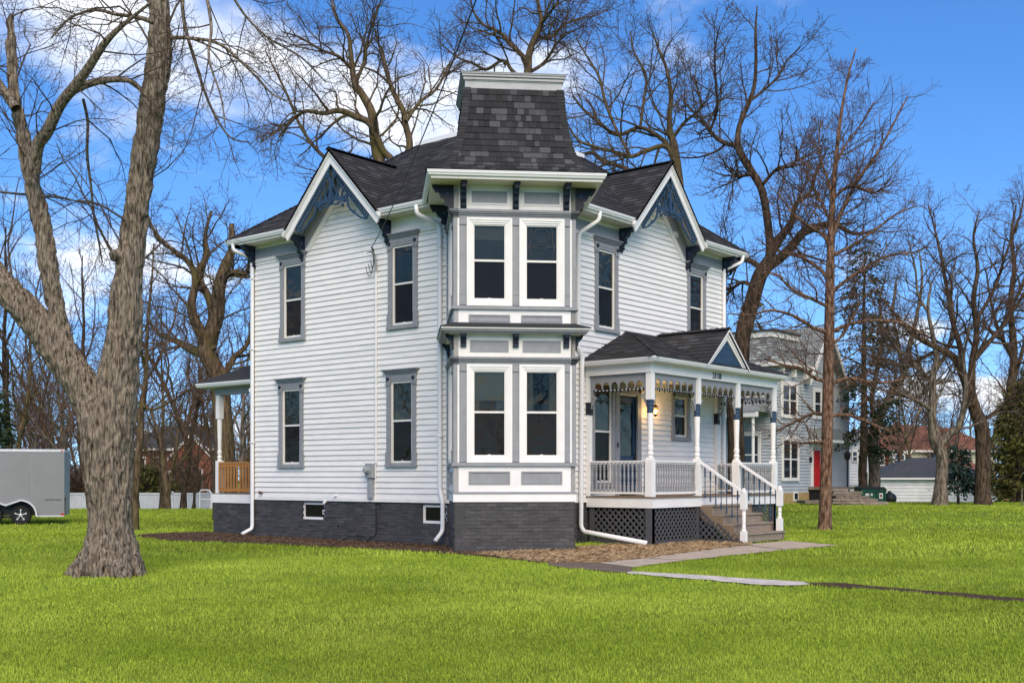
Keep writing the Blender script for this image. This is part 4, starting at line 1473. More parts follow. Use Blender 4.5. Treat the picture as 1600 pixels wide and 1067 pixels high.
# front door with its casing
dr = MB()
dx0, dx1 = 4.2, 5.0
for x0, x1 in ((dx0 - .17, dx0), (dx1, dx1 + .17)):
    dr.box(x0, x1, ZDK, 3.66, 0, .055, FR)
dr.box(dx0 - .17, dx1 + .17, 3.661, 3.86, 0, .06, FR).box(dx0 - .23, dx1 + .23, 3.861, 3.92, 0, .11, FR).box(dx0 - .03, dx0, ZDK, 3.62, -.1, 0, FR).box(dx1, dx1 + .03, ZDK, 3.62, -.1, 0, FR)
d0 = dr.build('front_door', M['grey'], house)
for x in (dx0 - .085, dx1 + .085):
    MB().lathe([(.005, 0), (.05, 0), (.05, .02), (.005, .035)], FR(x, 3.76, .06), 12, (0, -1, 0)).build('rosette', M['navy'], d0)
leaf = MB()
for b in ((dx0, dx0 + .11, ZDK + .02, 3.6), (dx1 - .11, dx1, ZDK + .02, 3.6), (dx0 + .11, dx1 - .11, 3.45, 3.6), (dx0 + .11, dx1 - .11, ZDK + .02, ZDK + .2), (dx0 + .11, dx1 - .11, 1.95, 2.12)):
    leaf.box(*b, -.07, -.02, FR)
leaf.box(dx0 + .10, dx1 - .10, ZDK + .19, 1.96, -.06, -.04, FR)
for xa in (dx0 + .15, (dx0 + dx1) / 2 + .02):
    leaf.box(xa, xa + .22, ZDK + .25, 1.88, -.041, -.026, FR)
leaf.build('door_leaf', M['door'], d0)
MB().box(dx0 + .105, dx1 - .105, 2.115, 3.455, -.05, -.045, FR).build('door_pane', M['glass'], d0)
MB().box(dx1 - .085, dx1 - .04, 2.0, 2.18, -.02, .0, FR).tube([FR(dx1 - .06, 2.08, .04), FR(dx1 - .16, 2.08, .04)], .012, 6).build('door_handle', M['black'], d0)
MB().box(dx0 - .13, dx0 - .08, 2.32, 2.44, .056, .075, FR).build('doorbell', M['black'], house)
# lantern beside the door
lx, lz = 5.62, 3.30
ln = MB().box(lx - .05, lx + .05, lz - .02, lz + .2, .03, .05, FR).tube([FR(lx, lz + .14, .05), FR(lx, lz + .24, .10), FR(lx, lz + .22, .17), FR(lx, lz + .15, .18)], .013, 6)
ln.lathe([(.01, .15), (.05, .13), (.085, .09), (.08, .075)], FR(lx, lz, .18), 6).lathe([(.055, -.13), (.065, -.11), (.02, -.16)], FR(lx, lz, .18), 6)
for k in range(6):
    an = math.pi * 2 * (k + .5) / 6
    c0 = Vector(FR(lx, lz, .18))
    ln.tube([c0 + Vector((math.cos(an) * .075, math.sin(an) * .075, .08)), c0 + Vector((math.cos(an) * .06, math.sin(an) * .06, -.12))], .007, 4)
lan = ln.build('porch_lantern', M['black'], house)
MB().lathe([(.004, -.1), (.022, -.08), (.026, -.02), (.004, .04)], FR(lx, lz, .18), 8).build('bulb', M['bulb'], lan)
MB().lathe([(.052, -.11), (.066, .075)], FR(lx, lz, .18), 6).build('lantern_glass', glass('lantern_pane', (1, .78, .5), .8, .1), lan)
pl = bpy.data.lights.new('lantern_light', 'POINT'); pl.energy = 7; pl.color = (1, .62, .28); pl.shadow_soft_size = .05
plo = bpy.data.objects.new('lantern_light', pl); COL.objects.link(plo); plo.parent = lan; plo.location = FR(lx, lz - .02, .27)
# house number
cu = bpy.data.curves.new('house_number', 'FONT'); cu.body = '23138'; cu.size = .205; cu.extrude = .004; cu.offset = .003; cu.align_x = 'CENTER'; cu.space_character = 1.02
cu.materials.append(M['black'])
to_ = bpy.data.objects.new('house_number', cu); COL.objects.link(to_)
dg = bpy.context.evaluated_depsgraph_get(); dg.update()
nm_ = bpy.data.meshes.new_from_object(to_.evaluated_get(dg)); bpy.data.objects.remove(to_); nm_.name = 'house_number'
no = bpy.data.objects.new('house_number', nm_); COL.objects.link(no)
no.parent = porch; no.matrix_parent_inverse = Matrix.Identity(4); no.location = (5.78, PYF - .086, 4.03); no.rotation_euler = (math.pi / 2, 0, 0)
no.scale = (.86, 1, 1)

# ---------------------------------------------------------------- back porch at the far left
bp_ = node_empty('back_porch', house)
BX, BY = .45, 11.4
FBP = lambda a, z, d: (BX - d, a, z)
FBQ = lambda a, z, d: (a, BY + d, z)
bricks(FBP, LY + .02, BY, -.1, .86, [])
MB().box(BX + .01, 2.4, -.1, .86, BY - .2, BY - .01).build('rear_foundation', M['found'], bp_)
MB().box(LY + .04, BY + .03, .86, 1.10, -.05, .03, FBP).build('skirt_board', M['white'], bp_)
MB().box(BX, 2.4, 1.10, 1.13, LY + .04, BY + .05).build('porch_deck', M['deck'], bp_)
for xx in (BX + .09, 2.3):
    q = MB().box(xx - .085, xx + .085, 1.13, 2.05, BY - .26, BY - .09).lathe([(.07, 2.05), (.05, 2.1), (.075, 2.14), (.05, 2.2), (.068, 2.3), (.05, 2.36), (.066, 2.9), (.07, 3.25)], (xx, BY - .175, 0), 12).box(xx - .08, xx + .08, 3.25, 3.92, BY - .255, BY - .095)
    q.build('porch_post', M['white'], bp_)
MB().box(LY + .05, BY - .05, 3.92, 4.12, -.17, .0, FBP).build('porch_beam', M['grey'], bp_)
MB().box(BX - .28, 2.6, 4.121, 4.14, LY + .05, BY + .35).build('porch_soffit', M['trim'], bp_)
gutter([(BX - .28, BY + .36, 4.142), (BX - .28, LY + .06, 4.142)], 'porch_gutter', bp_)
MB().add([(BX - .36, LY + .04, 4.24), (BX - .36, BY + .42, 4.24), (2.6, BY + .42, 4.24), (2.6, LY + .04, 4.24), (1.55, LY + .04, 5.0), (1.55, BY - 1.2, 5.0)], [(0, 1, 5, 4), (1, 2, 5), (2, 3, 4, 5), (0, 1, 2, 3)]).build('porch_roof', M['shingle'], bp_)
ced = MB().box(LY + .1, BY - .27, 1.97, 2.01, -.12, .02, FBP).box(LY + .1, BY - .27, 1.88, 1.965, -.03, .0, FBP).box(LY + .1, BY - .27, 1.19, 1.27, -.03, .0, FBP).build('cedar_railing', M['cedar'], house)
a = LY + .14
cb_me = proto(lambda: MB().box(-.019, .019, 0, .78, -.019, .019).build('baluster', M['cedar'], None).data)
while a < BY - .3:
    place(cb_me, FBP(a, 1.17, .025), ced); a += .135

# ---------------------------------------------------------------- downspouts and services
def spout(pts, r=.042, flat=1.35):
    ps = [Vector(p) for p in pts]
    o = []                                                   # round the elbows
    for i, p in enumerate(ps):
        if 0 < i < len(ps) - 1:
            b = min(.09, (p - ps[i - 1]).length * .4, (ps[i + 1] - p).length * .4)
            q0 = p + (ps[i - 1] - p).normalized() * b; q1 = p + (ps[i + 1] - p).normalized() * b
            o += [q0.lerp(p, t).lerp(p.lerp(q1, t), t) for t in (0, .25, .5, .75, 1)]
        else:
            o.append(p)
    return MB().tube(o, r, 8, flat=flat).build('downspout', M['gutter'], house, smooth=True)


spout([FL(9.28, 7.84, .47), FL(9.26, 7.66, .47), FL(8.97, 7.48, .085), FL(8.95, 7.2, .085), FL(8.95, .30, .085), FL(8.95, .2, .10), FL(8.98, .07, .40)])
spout([FL(2.42, 7.84, .50), FL(2.40, 7.64, .50), FL(2.08, 7.42, .085), FL(2.06, 7.2, .085), FL(2.06, 1.26, .085), FL(1.93, 1.02, .13), FL(1.93, .34, .13), FL(1.95, .12, .36)])
spout([FR(2.72, 7.84, .48), FR(2.70, 7.64, .47), FR(2.42, 7.34, .09), FR(2.40, 7.1, .09), FR(2.40, 4.62, .09), FR(2.52, 4.45, .12), FR(2.50, 4.1, .12), FR(2.46, .42, .12), FR(2.46, .3, .2), FR(2.62, .08, 1.85)])
spout([FR(9.75, 7.84, .48), FR(9.72, 7.66, .47), FR(9.40, 7.45, .085), FR(9.38, 7.2, .085), FR(9.38, .3, .085), FR(9.38, .15, .3)])
spout([FL(LY + .12, 4.14, -.15), FL(LY + .10, 4.02, -.13), FL(LY + .05, 3.95, .05), FL(8.96, 3.85, .085)], .036)
spout([FBP(LY + .3, 1.06, .05), FBP(LY + .3, .98, .10), FBP(LY + .36, .86, .16)], .03)
for a, w_ in ((8.95, .07), (2.06, .07)):
    for z in (2.5, 5.0, 6.9):
        MB().box(a - .07, a + .07, z, z + .03, .03, .135, FL).build('strap', M['gutter'], house)

MA = 4.20
el = MB().tube([FL(MA, 6.6, .06), FL(MA, 1.92, .06)], .024, 8).build('conduit', M['gutter'], house)
MB().tube([FL(MA, 6.95, .10), FL(MA, 6.75, .07), FL(MA, 6.58, .06)], .035, 8).build('weatherhead', M['metalgrey'], house)
bx = MB().box(MA + .04, MA + .30, 1.56, 1.92, .03, .15, FL).build('meter_box', M['metalgrey'], house, bevel=.012)
MB().lathe([(.10, 0), (.10, .03), (.075, .04), (.075, .10), (.06, .12), (.005, .125)], FL(MA + .20, 1.75, .15), 14, (-1, 0, 0)).build('meter_glass', M['metalgrey'], bx)
MB().box(MA + .10, MA + .26, 1.06, 1.56, .03, .11, FL).build('disconnect_box', M['metalgrey'], house, bevel=.01)
MB().tube([FL(MA + .03, 1.9, .05), FL(MA + .03, .98, .05)], .014, 6).build('conduit', M['gutter'], house)
MB().tube([FL(MA + .03, .99, .035), FL(MA + .02, .25, .03), FL(MA + .08, .14, .04), FL(MA + .18, .14, .05), FL(MA + .3, .02, .07)], .012, 6).build('ground_wire', M['cable'], house)
MB().tube([FL(4.45, .02, .10), FL(4.6, .13, .09), FL(4.85, .15, .06), FL(5.15, .10, .10), FL(5.3, .02, .16)], .01, 6).build('ground_wire', M['cable'], house)
MB().lathe([(.02, 0), (.035, .01), (.03, .06), (.045, .07), (.045, .09), (.01, .1)], FL(8.6, 1.17, .03), 8, (-1, 0, 0)).build('hose_tap', M['brass'], house)
MB().tube([FL(5.66, 1.12, .02), FL(5.66, 1.125, .07), FL(5.69, 1.10, .09)], .03, 8).build('drain_pipe', M['gutter'], house)
MB().tube([FL(6.07, .965, -.02), FL(6.07, .965, .04), FL(6.10, .92, .06)], .035, 8).build('drain_pipe', M['gutter'], house)
MB().lathe([(.03, 0), (.03, .012), (.0, .012)], FL(5.62, .36, .0), 8, (-1, 0, 0)).build('drain_hole', M['black'], house)
MB().box(6.77, 6.93, 7.95, 8.1, .04, .055, FR).box(6.775, 6.925, 7.96, 7.98, .055, .08, FR).box(6.775, 6.925, 8.0, 8.02, .055, .08, FR).box(6.775, 6.925, 8.04, 8.06, .055, .08, FR).build('vent', M['trim'], house)
# service drop: insulator loops at the wall, twisted cable up and out over the lawn
m_ = MB()
for k in range(3):
    w0, h0, dy = .07 + .035 * k, .20 + .05 * k, .03 * k
    m_.tube([FL(MA + .06 + dy + w0 * math.cos(t_), 6.86 - .05 * k + h0 * math.sin(t_), .12 + .02 * k + .02 * math.sin(2 * t_)) for t_ in [math.pi * (.35 + 1.6 * i / 16) for i in range(17)]], .0085, 5)
m_.tube([FL(MA + .12, 7.1, .03), FL(MA + .12, 7.18, .10)], .02, 6)
m_.build('service_loop', M['cable'], house)
a0 = Vector(FL(MA + .1, 7.15, .12)); a1 = P(745, -3, 13.0); a2 = P(800, -160, 4)
pts = [a0.lerp(a1, t) + Vector((0, 0, -.55 * 4 * t * (1 - t) * .35)) for t in [i / 16 for i in range(17)]] + [a1.lerp(a2, t) for t in (.25, .5, .75, 1)]
ca = MB().tube(pts, .0095, 6)
tag(ca.build('service_cable', M['cable'], None, smooth=True), 'black overhead power cable running from the left wall up past the tower', 'cable')
# ------------------------------------------------------------------ trees
def bark(name, c1, c2, zs=.25, sc=9., bump=.9, dist=.03, moss=None, vor=-.55, pos=(.02, .48)):
    m = bpy.data.materials.new(name); m.use_nodes = True
    t = m.node_tree; b = t.nodes['Principled BSDF']
    b.inputs['Roughness'].default_value = .92; b.inputs['Specular IOR Level'].default_value = .15
    c = N(t, 'ShaderNodeTexCoord'); mp_ = N(t, 'ShaderNodeMapping'); mp_.inputs['Scale'].default_value = (1, 1, zs)
    t.links.new(c.outputs['Object'], mp_.inputs[0])
    n1_ = N(t, 'ShaderNodeTexNoise', Scale=sc, Detail=8., Roughness=.65, Distortion=.4)
    v1 = N(t, 'ShaderNodeTexVoronoi', Scale=sc * 1.3, feature='F1')
    for x in (n1_, v1): t.links.new(mp_.outputs[0], x.inputs['Vector'])
    mu = N(t, 'ShaderNodeMath', operation='MULTIPLY_ADD'); mu.inputs[1].default_value = vor
    t.links.new(v1.outputs['Distance'], mu.inputs[0]); t.links.new(n1_.outputs['Fac'], mu.inputs[2])
    r = N(t, 'ShaderNodeValToRGB')
    r.color_ramp.elements[0].position = pos[0]; r.color_ramp.elements[1].position = pos[1]
    r.color_ramp.elements[0].color = (*c1, 1); r.color_ramp.elements[1].color = (*c2, 1)
    t.links.new(mu.outputs[0], r.inputs[0])
    cur = r.outputs[0]
    if moss:
        n2 = N(t, 'ShaderNodeTexNoise', Scale=1.6, Detail=5.)
        t.links.new(c.outputs['Object'], n2.inputs['Vector'])
        r2 = N(t, 'ShaderNodeValToRGB'); r2.color_ramp.elements[0].position = .48; r2.color_ramp.elements[1].position = .66
        t.links.new(n2.outputs['Fac'], r2.inputs[0])
        mx_ = N(t, 'ShaderNodeMix', data_type='RGBA'); mx_.inputs['B'].default_value = (*moss, 1)
        t.links.new(r2.outputs[0], mx_.inputs['Factor']); t.links.new(cur, mx_.inputs['A'])
        cur = mx_.outputs['Result']
    t.links.new(cur, b.inputs['Base Color'])
    bp = N(t, 'ShaderNodeBump', Strength=bump, Distance=dist)
    t.links.new(mu.outputs[0], bp.inputs['Height']); t.links.new(bp.outputs[0], b.inputs['Normal'])
    return m


M['bark_big'] = bark('silver_maple_bark', (.045, .032, .022), (.34, .28, .21), .18, 25., 1., .06, None, -.4, (.08, .46))
M['bark'] = bark('brown_bark', (.04, .028, .017), (.18, .13, .08), .25, 9., .8, .03, (.10, .082, .03))
M['bark_dark'] = bark('dark_bark', (.03, .02, .013), (.13, .09, .06), .25, 9., .8)
M['bark_red'] = bark('larch_bark', (.06, .034, .022), (.30, .18, .12), .3, 12., .9, .03)
M['bark_orange'] = bark('bare_orange_bark', (.10, .045, .022), (.32, .17, .09), .4, 10., .5)
M['bark_grey'] = bark('grey_bark', (.05, .04, .03), (.25, .205, .155), .25, 9., .8)
M['twig'] = mat('twig_brown', (.098, .073, .054), .9, .3, 2., spec=.1)
M['twig_red'] = mat('twig_reddish', (.125, .078, .055), .9, .3, 2., spec=.1)
M['twig_big'] = mat('twig_greybrown', (.095, .071, .052), .9, .3, 2., spec=.1)


class Tree:
    def __init__(s, seed):
        s.g = np.random.default_rng(seed); s.V = {0: [], 1: []}; s.F = {0: [], 1: []}; s.n = {0: 0, 1: 0}

    def tube(s, pts, rad, which):
        pts = np.asarray(pts, float); rad = np.asarray(rad, float)
        rm = rad.max()
        k = 14 if rm > .16 else 9 if rm > .07 else 5 if rm > .022 else 3
        t = np.gradient(pts, axis=0); t /= np.linalg.norm(t, axis=1)[:, None] + 1e-9
        ref = np.array([0, 0, 1.]) if abs(t[0, 2]) < .85 else np.array([1., 0, 0])
        x = np.cross(t, ref); x /= np.linalg.norm(x, axis=1)[:, None] + 1e-9
        y = np.cross(x, t)
        an = np.arange(k) * 2 * np.pi / k
        V = pts[:, None] + rad[:, None, None] * (np.cos(an)[None, :, None] * x[:, None] + np.sin(an)[None, :, None] * y[:, None])
        n = len(pts)
        i = np.arange(n - 1)[:, None] * k; j = np.arange(k)[None]; j1 = (j + 1) % k
        F = np.stack([i + j, i + j1, i + k + j1, i + k + j], -1).reshape(-1, 4) + s.n[which]
        s.V[which].append(V.reshape(-1, 3)); s.F[which].append(F); s.n[which] += n * k

    def grow(s, p, d, L, r, lev, pr):
        g = s.g
        n = max(4, int(L / pr['seg'])) if lev < pr['max'] else max(3, int(L / pr['seg'] / 1.3))
        pts = [np.array(p, float)]; d = np.array(d, float); d /= np.linalg.norm(d)
        w = pr['wander'] * (1 + .35 * lev)
        bend = g.normal(0, 1, 3) * pr['wander'] * .5
        for i in range(n):
            d = d + g.normal(0, 1, 3) * w + bend * .5 + np.array([0, 0, pr['up'][min(lev, len(pr['up']) - 1)]])
            d /= np.linalg.norm(d)
            pts.append(pts[-1] + d * L / n)
        pts = np.array(pts)
        rad = r * (1 - .72 * np.linspace(0, 1, n + 1) ** .9)
        s.tube(pts, np.maximum(rad, pr['rmin']), 0 if r > pr['thick'] else 1)
        if lev < pr['max']:
            s.kids(pts, rad, L, lev, pr)

    def kids(s, pts, rad, L, lev, pr, t0=None, count=None, lenf=None):
        g = s.g
        nc = count if count is not None else pr['nc'][min(lev, len(pr['nc']) - 1)]
        nc = max(1, int(round(nc * g.uniform(.8, 1.2))))
        az = g.uniform(0, 6.28)
        for k in range(nc):
            t = (pr['t0'] if t0 is None else t0) + (1 - (pr['t0'] if t0 is None else t0)) * ((k + g.uniform(0, .9)) / nc)
            f = min(t, .995) * (len(pts) - 1); i = int(f); fr = f - i
            p = pts[i] * (1 - fr) + pts[i + 1] * fr
            tan = pts[i + 1] - pts[i]; tan = tan / (np.linalg.norm(tan) + 1e-9)
            az += 2.4 + g.normal(0, .5)
            ref = np.array([0, 0, 1.]) if abs(tan[2]) < .9 else np.array([1., 0, 0])
            x = np.cross(tan, ref); x /= np.linalg.norm(x); y = np.cross(x, tan)
            an = g.uniform(*pr['ang'])
            d = tan * math.cos(an) + (x * math.cos(az) + y * math.sin(az)) * math.sin(an)
            rr_ = rad[i] * (1 - fr) + rad[i + 1] * fr
            l = (lenf(t) if lenf else L * pr['ratio'] * (1.15 - .55 * t)) * g.uniform(.65, 1.25)
            s.grow(p, d, l, max(pr['rmin'], min(rr_ * .62, l * pr.get('slim', .022))), lev + 1, pr)

    def limb(s, pts, D, dd=(0, 0), pr=None, count=8, lenf=None, t0=.25, lev=0, thick=0, kids=True):
        """hand-placed limb: (px, py, width px) points at camera distance D, D changing by dd along it"""
        n = len(pts)
        c = []
        for i, (px, py, w) in enumerate(pts):
            Dk = D + dd[0] + (dd[1] - dd[0]) * i / max(1, n - 1)
            q = P(px, py, Dk); rw = w / FPX * Dk / 2
            jv = s.g.normal(0, 1, 3) * rw * .22 * (0 < i < n - 1) * (pr is not None)
            c.append((q.x + jv[0], q.y + jv[1], q.z + jv[2], rw))
        sm = []
        c = [np.array(q) for q in c]
        for i in range(n - 1):
            p0, p1, p2, p3 = c[max(i - 1, 0)], c[i], c[i + 1], c[min(i + 2, n - 1)]
            for j in range(5):
                t = j / 5
                sm.append(.5 * ((2 * p1) + (-p0 + p2) * t + (2 * p0 - 5 * p1 + 4 * p2 - p3) * t * t + (-p0 + 3 * p1 - 3 * p2 + p3) * t ** 3))
        sm.append(c[-1]); sm = np.array(sm)
        P_ = sm[:, :3]
        R = np.maximum(sm[:, 3], .004)
        s.tube(P_, R, 0 if R.max() > .012 or thick else 1)
        if kids:
            L = np.linalg.norm(np.diff(P_, axis=0), axis=1).sum()
            s.kids(P_, R, L, lev, pr, t0, count, lenf)
        return P_, R

    def objs(s, root, mt, mc, names=('trunk', 'crown'), local=False):
        out_ = []
        for w, nm, m in ((0, names[0], mt), (1, names[1], mc)):
            if s.V[w]:
                me = mesh_np(nm, np.concatenate(s.V[w]), np.concatenate(s.F[w]), m, smooth=True)
                o = bpy.data.objects.new(nm, me); COL.objects.link(o); o.parent = root
                if not local: o.matrix_parent_inverse = Matrix.Translation(-Vector(root.location))
                out_.append(o)
        return out_


PR = dict(seg=.32, wander=.10, up=(.02, .03, .035, .03), max=4, nc=(8, 7, 5, 4), t0=.2, ang=(.45, 1.05), ratio=.55, rmin=.0055, thick=.03)
def pr(**k):
    d = dict(PR); d.update(k); return d


# ---- T1: the large maple in the foreground, hand placed
D1 = 18.5
t1 = Tree(101)
root1 = thing('maple_tree', G(172, 897), 'large bare tree with thick shaggy grey trunk forking on the lawn by the trailer', 'tree')
limbs1 = [
    [(172, 905, 86), (172, 860, 68), (172, 800, 65), (169, 740, 72), (168, 690, 77), (174, 640, 74), (184, 590, 61), (194, 520, 49), (199, 450, 43), (207, 380, 38), (217, 300, 36), (230, 210, 36), (246, 110, 34), (250, 50, 32), (247, -10, 31), (240, -120, 34), (262, -260, 26), (255, -400, 16)],
    [(160, 690, 60), (144, 632, 54), (110, 575, 50), (68, 518, 48), (28, 470, 44), (-5, 435, 41), (-60, 370, 36), (-120, 280, 32), (-150, 160, 22)],
    [(118, 595, 40), (102, 548, 33), (90, 490, 27), (77, 420, 25), (63, 340, 23), (50, 280, 20), (37, 215, 16), (26, 170, 13), (20, 120, 12), (17, 60, 10.5), (17, 24, 10)],
]
raw = Tree(3)
Ps = []
for l in limbs1:
    Ps.append(raw.limb(l, D1, (0, .25), kids=False))
# root flare
c0 = P(172, 897, D1)
for k in range(9):
    an = k * 2 * math.pi / 9 + .3
    rr_ = .62 + .16 * math.sin(k * 2.3)
    raw.tube([np.array([c0.x + math.cos(an) * .12, c0.y + math.sin(an) * .12, .75]), np.array([c0.x + math.cos(an) * .26, c0.y + math.sin(an) * .26, .3]), np.array([c0.x + math.cos(an) * rr_ * .72, c0.y + math.sin(an) * rr_ * .72, .06]), np.array([c0.x + math.cos(an) * rr_, c0.y + math.sin(an) * rr_, -.1])], np.array([.2, .2, .15, .06]), 0)
# burls and branch collars
for px_, py_, r_ in ((183, 400, .13),):
    q = P(px_, py_, D1)
    raw.tube([np.array([q.x, q.y, q.z - r_ * .7]), np.array([q.x, q.y, q.z - r_ * .3]), np.array([q.x, q.y, q.z + r_ * .3]), np.array([q.x, q.y, q.z + r_ * .7])], np.array([r_ * .45, r_, r_, r_ * .45]), 0)
me = mesh_np('trunk_raw', np.concatenate(raw.V[0]), np.concatenate(raw.F[0]), M['bark_big'])
bm = bmesh.new(); bm.from_mesh(me); bmesh.ops.holes_fill(bm, edges=bm.edges); bmesh.ops.recalc_face_normals(bm, faces=bm.faces); bm.to_mesh(me); bm.free()
tmp_o = bpy.data.objects.new('trunk_raw', me); COL.objects.link(tmp_o)
md = tmp_o.modifiers.new('r', 'REMESH'); md.mode = 'VOXEL'; md.voxel_size = .02
md2 = tmp_o.modifiers.new('s', 'SMOOTH'); md2.iterations = 6; md2.factor = .6
dg = bpy.context.evaluated_depsgraph_get(); dg.update()
ev = tmp_o.evaluated_get(dg); em = ev.to_mesh()
nv = len(em.vertices)
co = np.empty(nv * 3, np.float32); em.vertices.foreach_get('co', co); co = co.reshape(-1, 3).astype(float)
no_ = np.empty(nv * 3, np.float32); em.vertices.foreach_get('normal', no_); no_ = no_.reshape(-1, 3)
tri = [tuple(p.vertices) for p in em.polygons]
ev.to_mesh_clear()
bpy.data.objects.remove(tmp_o)
cc = co - co.mean(0)
wz = vnoise(co[:, 0] * 3, co[:, 1] * 3, co[:, 2] * .9, 21) * 1.6
f1 = vnoise(co[:, 0] * 17 + wz, co[:, 1] * 17 + wz, co[:, 2] * 3.6 + wz, 22)
f2 = vnoise(co[:, 0] * 32, co[:, 1] * 32, co[:, 2] * 11.0 + wz, 23)
f3 = vnoise(co[:, 0] * 3.5, co[:, 1] * 3.5, co[:, 2] * 2., 24)
ridge = 1 - np.abs(f1 * 2 - 1)
hgt = np.clip((co[:, 2] - 0) / 4, .5, 1)
disp = (np.clip((ridge - .35) * 2.2, 0, 1) - .6) * .046 + (f2 - .5) * .040 + (f3 - .5) * .05
co = co + no_ * disp[:, None] * np.where(co[:, 2] > 12, .4, 1)[:, None]
me = bpy.data.meshes.new('trunk'); me.from_pydata(co.tolist(), [], tri)
me.materials.append(M['bark_big']); me.polygons.foreach_set('use_smooth', [True] * len(me.polygons))
o = bpy.data.objects.new('trunk', me); COL.objects.link(o); o.parent = root1; o.matrix_parent_inverse = Matrix.Translation(-Vector(root1.location))
PM = pr(seg=.26, wander=.11, up=(.0, -.03, -.05, .02, .05), max=4, nc=(7, 6, 5, 4), ang=(.4, 1.1), ratio=.55, rmin=.0028, thick=.02, slim=.012)
l1 = dict(
    a=[(52, 270, 22), (62, 225, 20), (75, 205, 19), (92, 168, 17), (112, 138, 16), (135, 110, 14), (160, 75, 12), (178, 52, 9), (205, 30, 6), (235, 5, 4)],
    b=[(100, 158, 13), (120, 142, 13), (150, 131, 12), (187, 126, 10), (212, 132, 7), (226, 150, 5)],
    c=[(130, 155, 5), (136, 190, 5), (136, 240, 5), (142, 290, 4), (146, 330, 4), (155, 380, 3), (160, 410, 2)],
    d=[(240, 35, 9), (215, 27, 7), (180, 22, 6), (150, 15, 5), (110, 28, 4), (80, 60, 3)],
    e=[(285, -40, 7), (288, 30, 6), (310, 110, 5), (330, 170, 4), (360, 215, 3), (390, 222, 2)],
    f=[(318, -30, 6), (330, 40, 5), (326, 90, 4), (345, 150, 3), (352, 200, 2)],
    g=[(25, 170, 16), (8, 150, 15), (-10, 120, 13), (-40, 60, 10)],
    h=[(0, 300, 4), (50, 306, 4), (110, 312, 3), (160, 330, 2), (195, 360, 2)],
    i=[(258, 60, 7), (300, 60, 6), (345, 70, 5), (390, 110, 4), (430, 150, 3), (470, 160, 2)],
    j=[(345, -40, 5), (380, 20, 4), (420, 60, 3), (470, 90, 3), (510, 130, 2)])
for i, (k_, l) in enumerate(l1.items()):
    t1 = Tree(120 + i)
    t1.limb(l, D1, ((i % 3 - 1) * .25, ((i * 7) % 5 - 2) * .8), PM, count=11 if k_ not in 'cg' else 7, lenf=lambda t: 1.5 * (1.1 - .5 * t), t0=.12, lev=1)
    t1.objs(root1, M['bark_big'], M['twig_big'], ('limb', 'crown'))
t1 = Tree(101)
# drooping sprays from the limbs out of the frame, and twigs on the stems
for q, ln_, cnt in ((Ps[0], 2.0, 16), (Ps[1], 2.0, 14), (Ps[2], 1.6, 16)):
    t1.kids(q[0], q[1], 4, 1, PM, .45, cnt, lambda t, ln_=ln_: ln_ * (1.2 - .4 * t))
t1.objs(root1, M['twig_big'], M['twig_big'], ('crown', 'crown'))

# ---- large locusts behind the house: hand-placed limbs, grown branches
def bigtree(name, label, base, D, limbs, seed, cnt=8, mt='bark', mc='twig', lf=3.0, prm=None, trunk=None, dds=None, lev=1):
    t = Tree(seed)
    rt_ = thing(name, G(*base) if len(base) == 2 else Vector(base), label, 'tree')
    p_ = prm or pr(seg=.34, wander=.12, nc=(8, 8, 7, 4), max=4, rmin=.006, up=(.03, .03, .03, .03), ratio=.55)
    for i, l in enumerate(limbs):
        dd = dds[i] if dds else ((0, 0) if i == 0 else (0, ((i * 37) % 7 - 3) * .9))
        t.limb(l, D, dd, p_, count=cnt, lenf=lambda tt: lf * (1.15 - .6 * tt), t0=.35 if i == 0 else .15, lev=lev, thick=1)
    t.objs(rt_, M[mt], M[mc])
    return t


gb = lambda px, D: (lambda v: (v.x, v.y, gz(v.x, v.y)))(cam2w((px - 800) / FPX * D, D))
bigtree('locust_tree', 'tall bare tree rising behind the left gable with spreading crooked limbs', gb(600, 43), 43, [
    [(604, 812, 34), (602, 560, 30), (600, 380, 26), (598, 300, 24), (594, 255, 20), (588, 210, 17), (582, 180, 14), (566, 150, 12), (554, 128, 10), (548, 90, 8), (543, 55, 6), (527, 28, 5), (515, -10, 3)],
    [(602, 300, 14), (612, 255, 12), (598, 232, 11), (580, 196, 11), (556, 182, 10), (530, 172, 9), (505, 178, 7), (480, 174, 6), (462, 184, 5), (446, 200, 4), (436, 214, 3)],
    [(604, 310, 13), (634, 245, 12), (640, 225, 11), (634, 195, 10), (630, 172, 9), (618, 150, 8), (608, 122, 7), (598, 92, 6), (592, 72, 4), (586, 45, 3)],
    [(597, 290, 9), (570, 280, 8), (540, 270, 7), (500, 240, 6), (470, 200, 5), (450, 150, 4), (430, 110, 3), (415, 80, 2)],
    [(551, 110, 6), (530, 90, 5), (500, 78, 4), (470, 60, 3), (440, 50, 2)],
    [(556, 130, 6), (568, 95, 5), (575, 60, 4), (590, 20, 3), (598, -10, 2)],
    [(634, 190, 6), (655, 160, 5), (680, 140, 4), (705, 100, 3), (725, 80, 2)]], 201, cnt=14, lf=2.7)
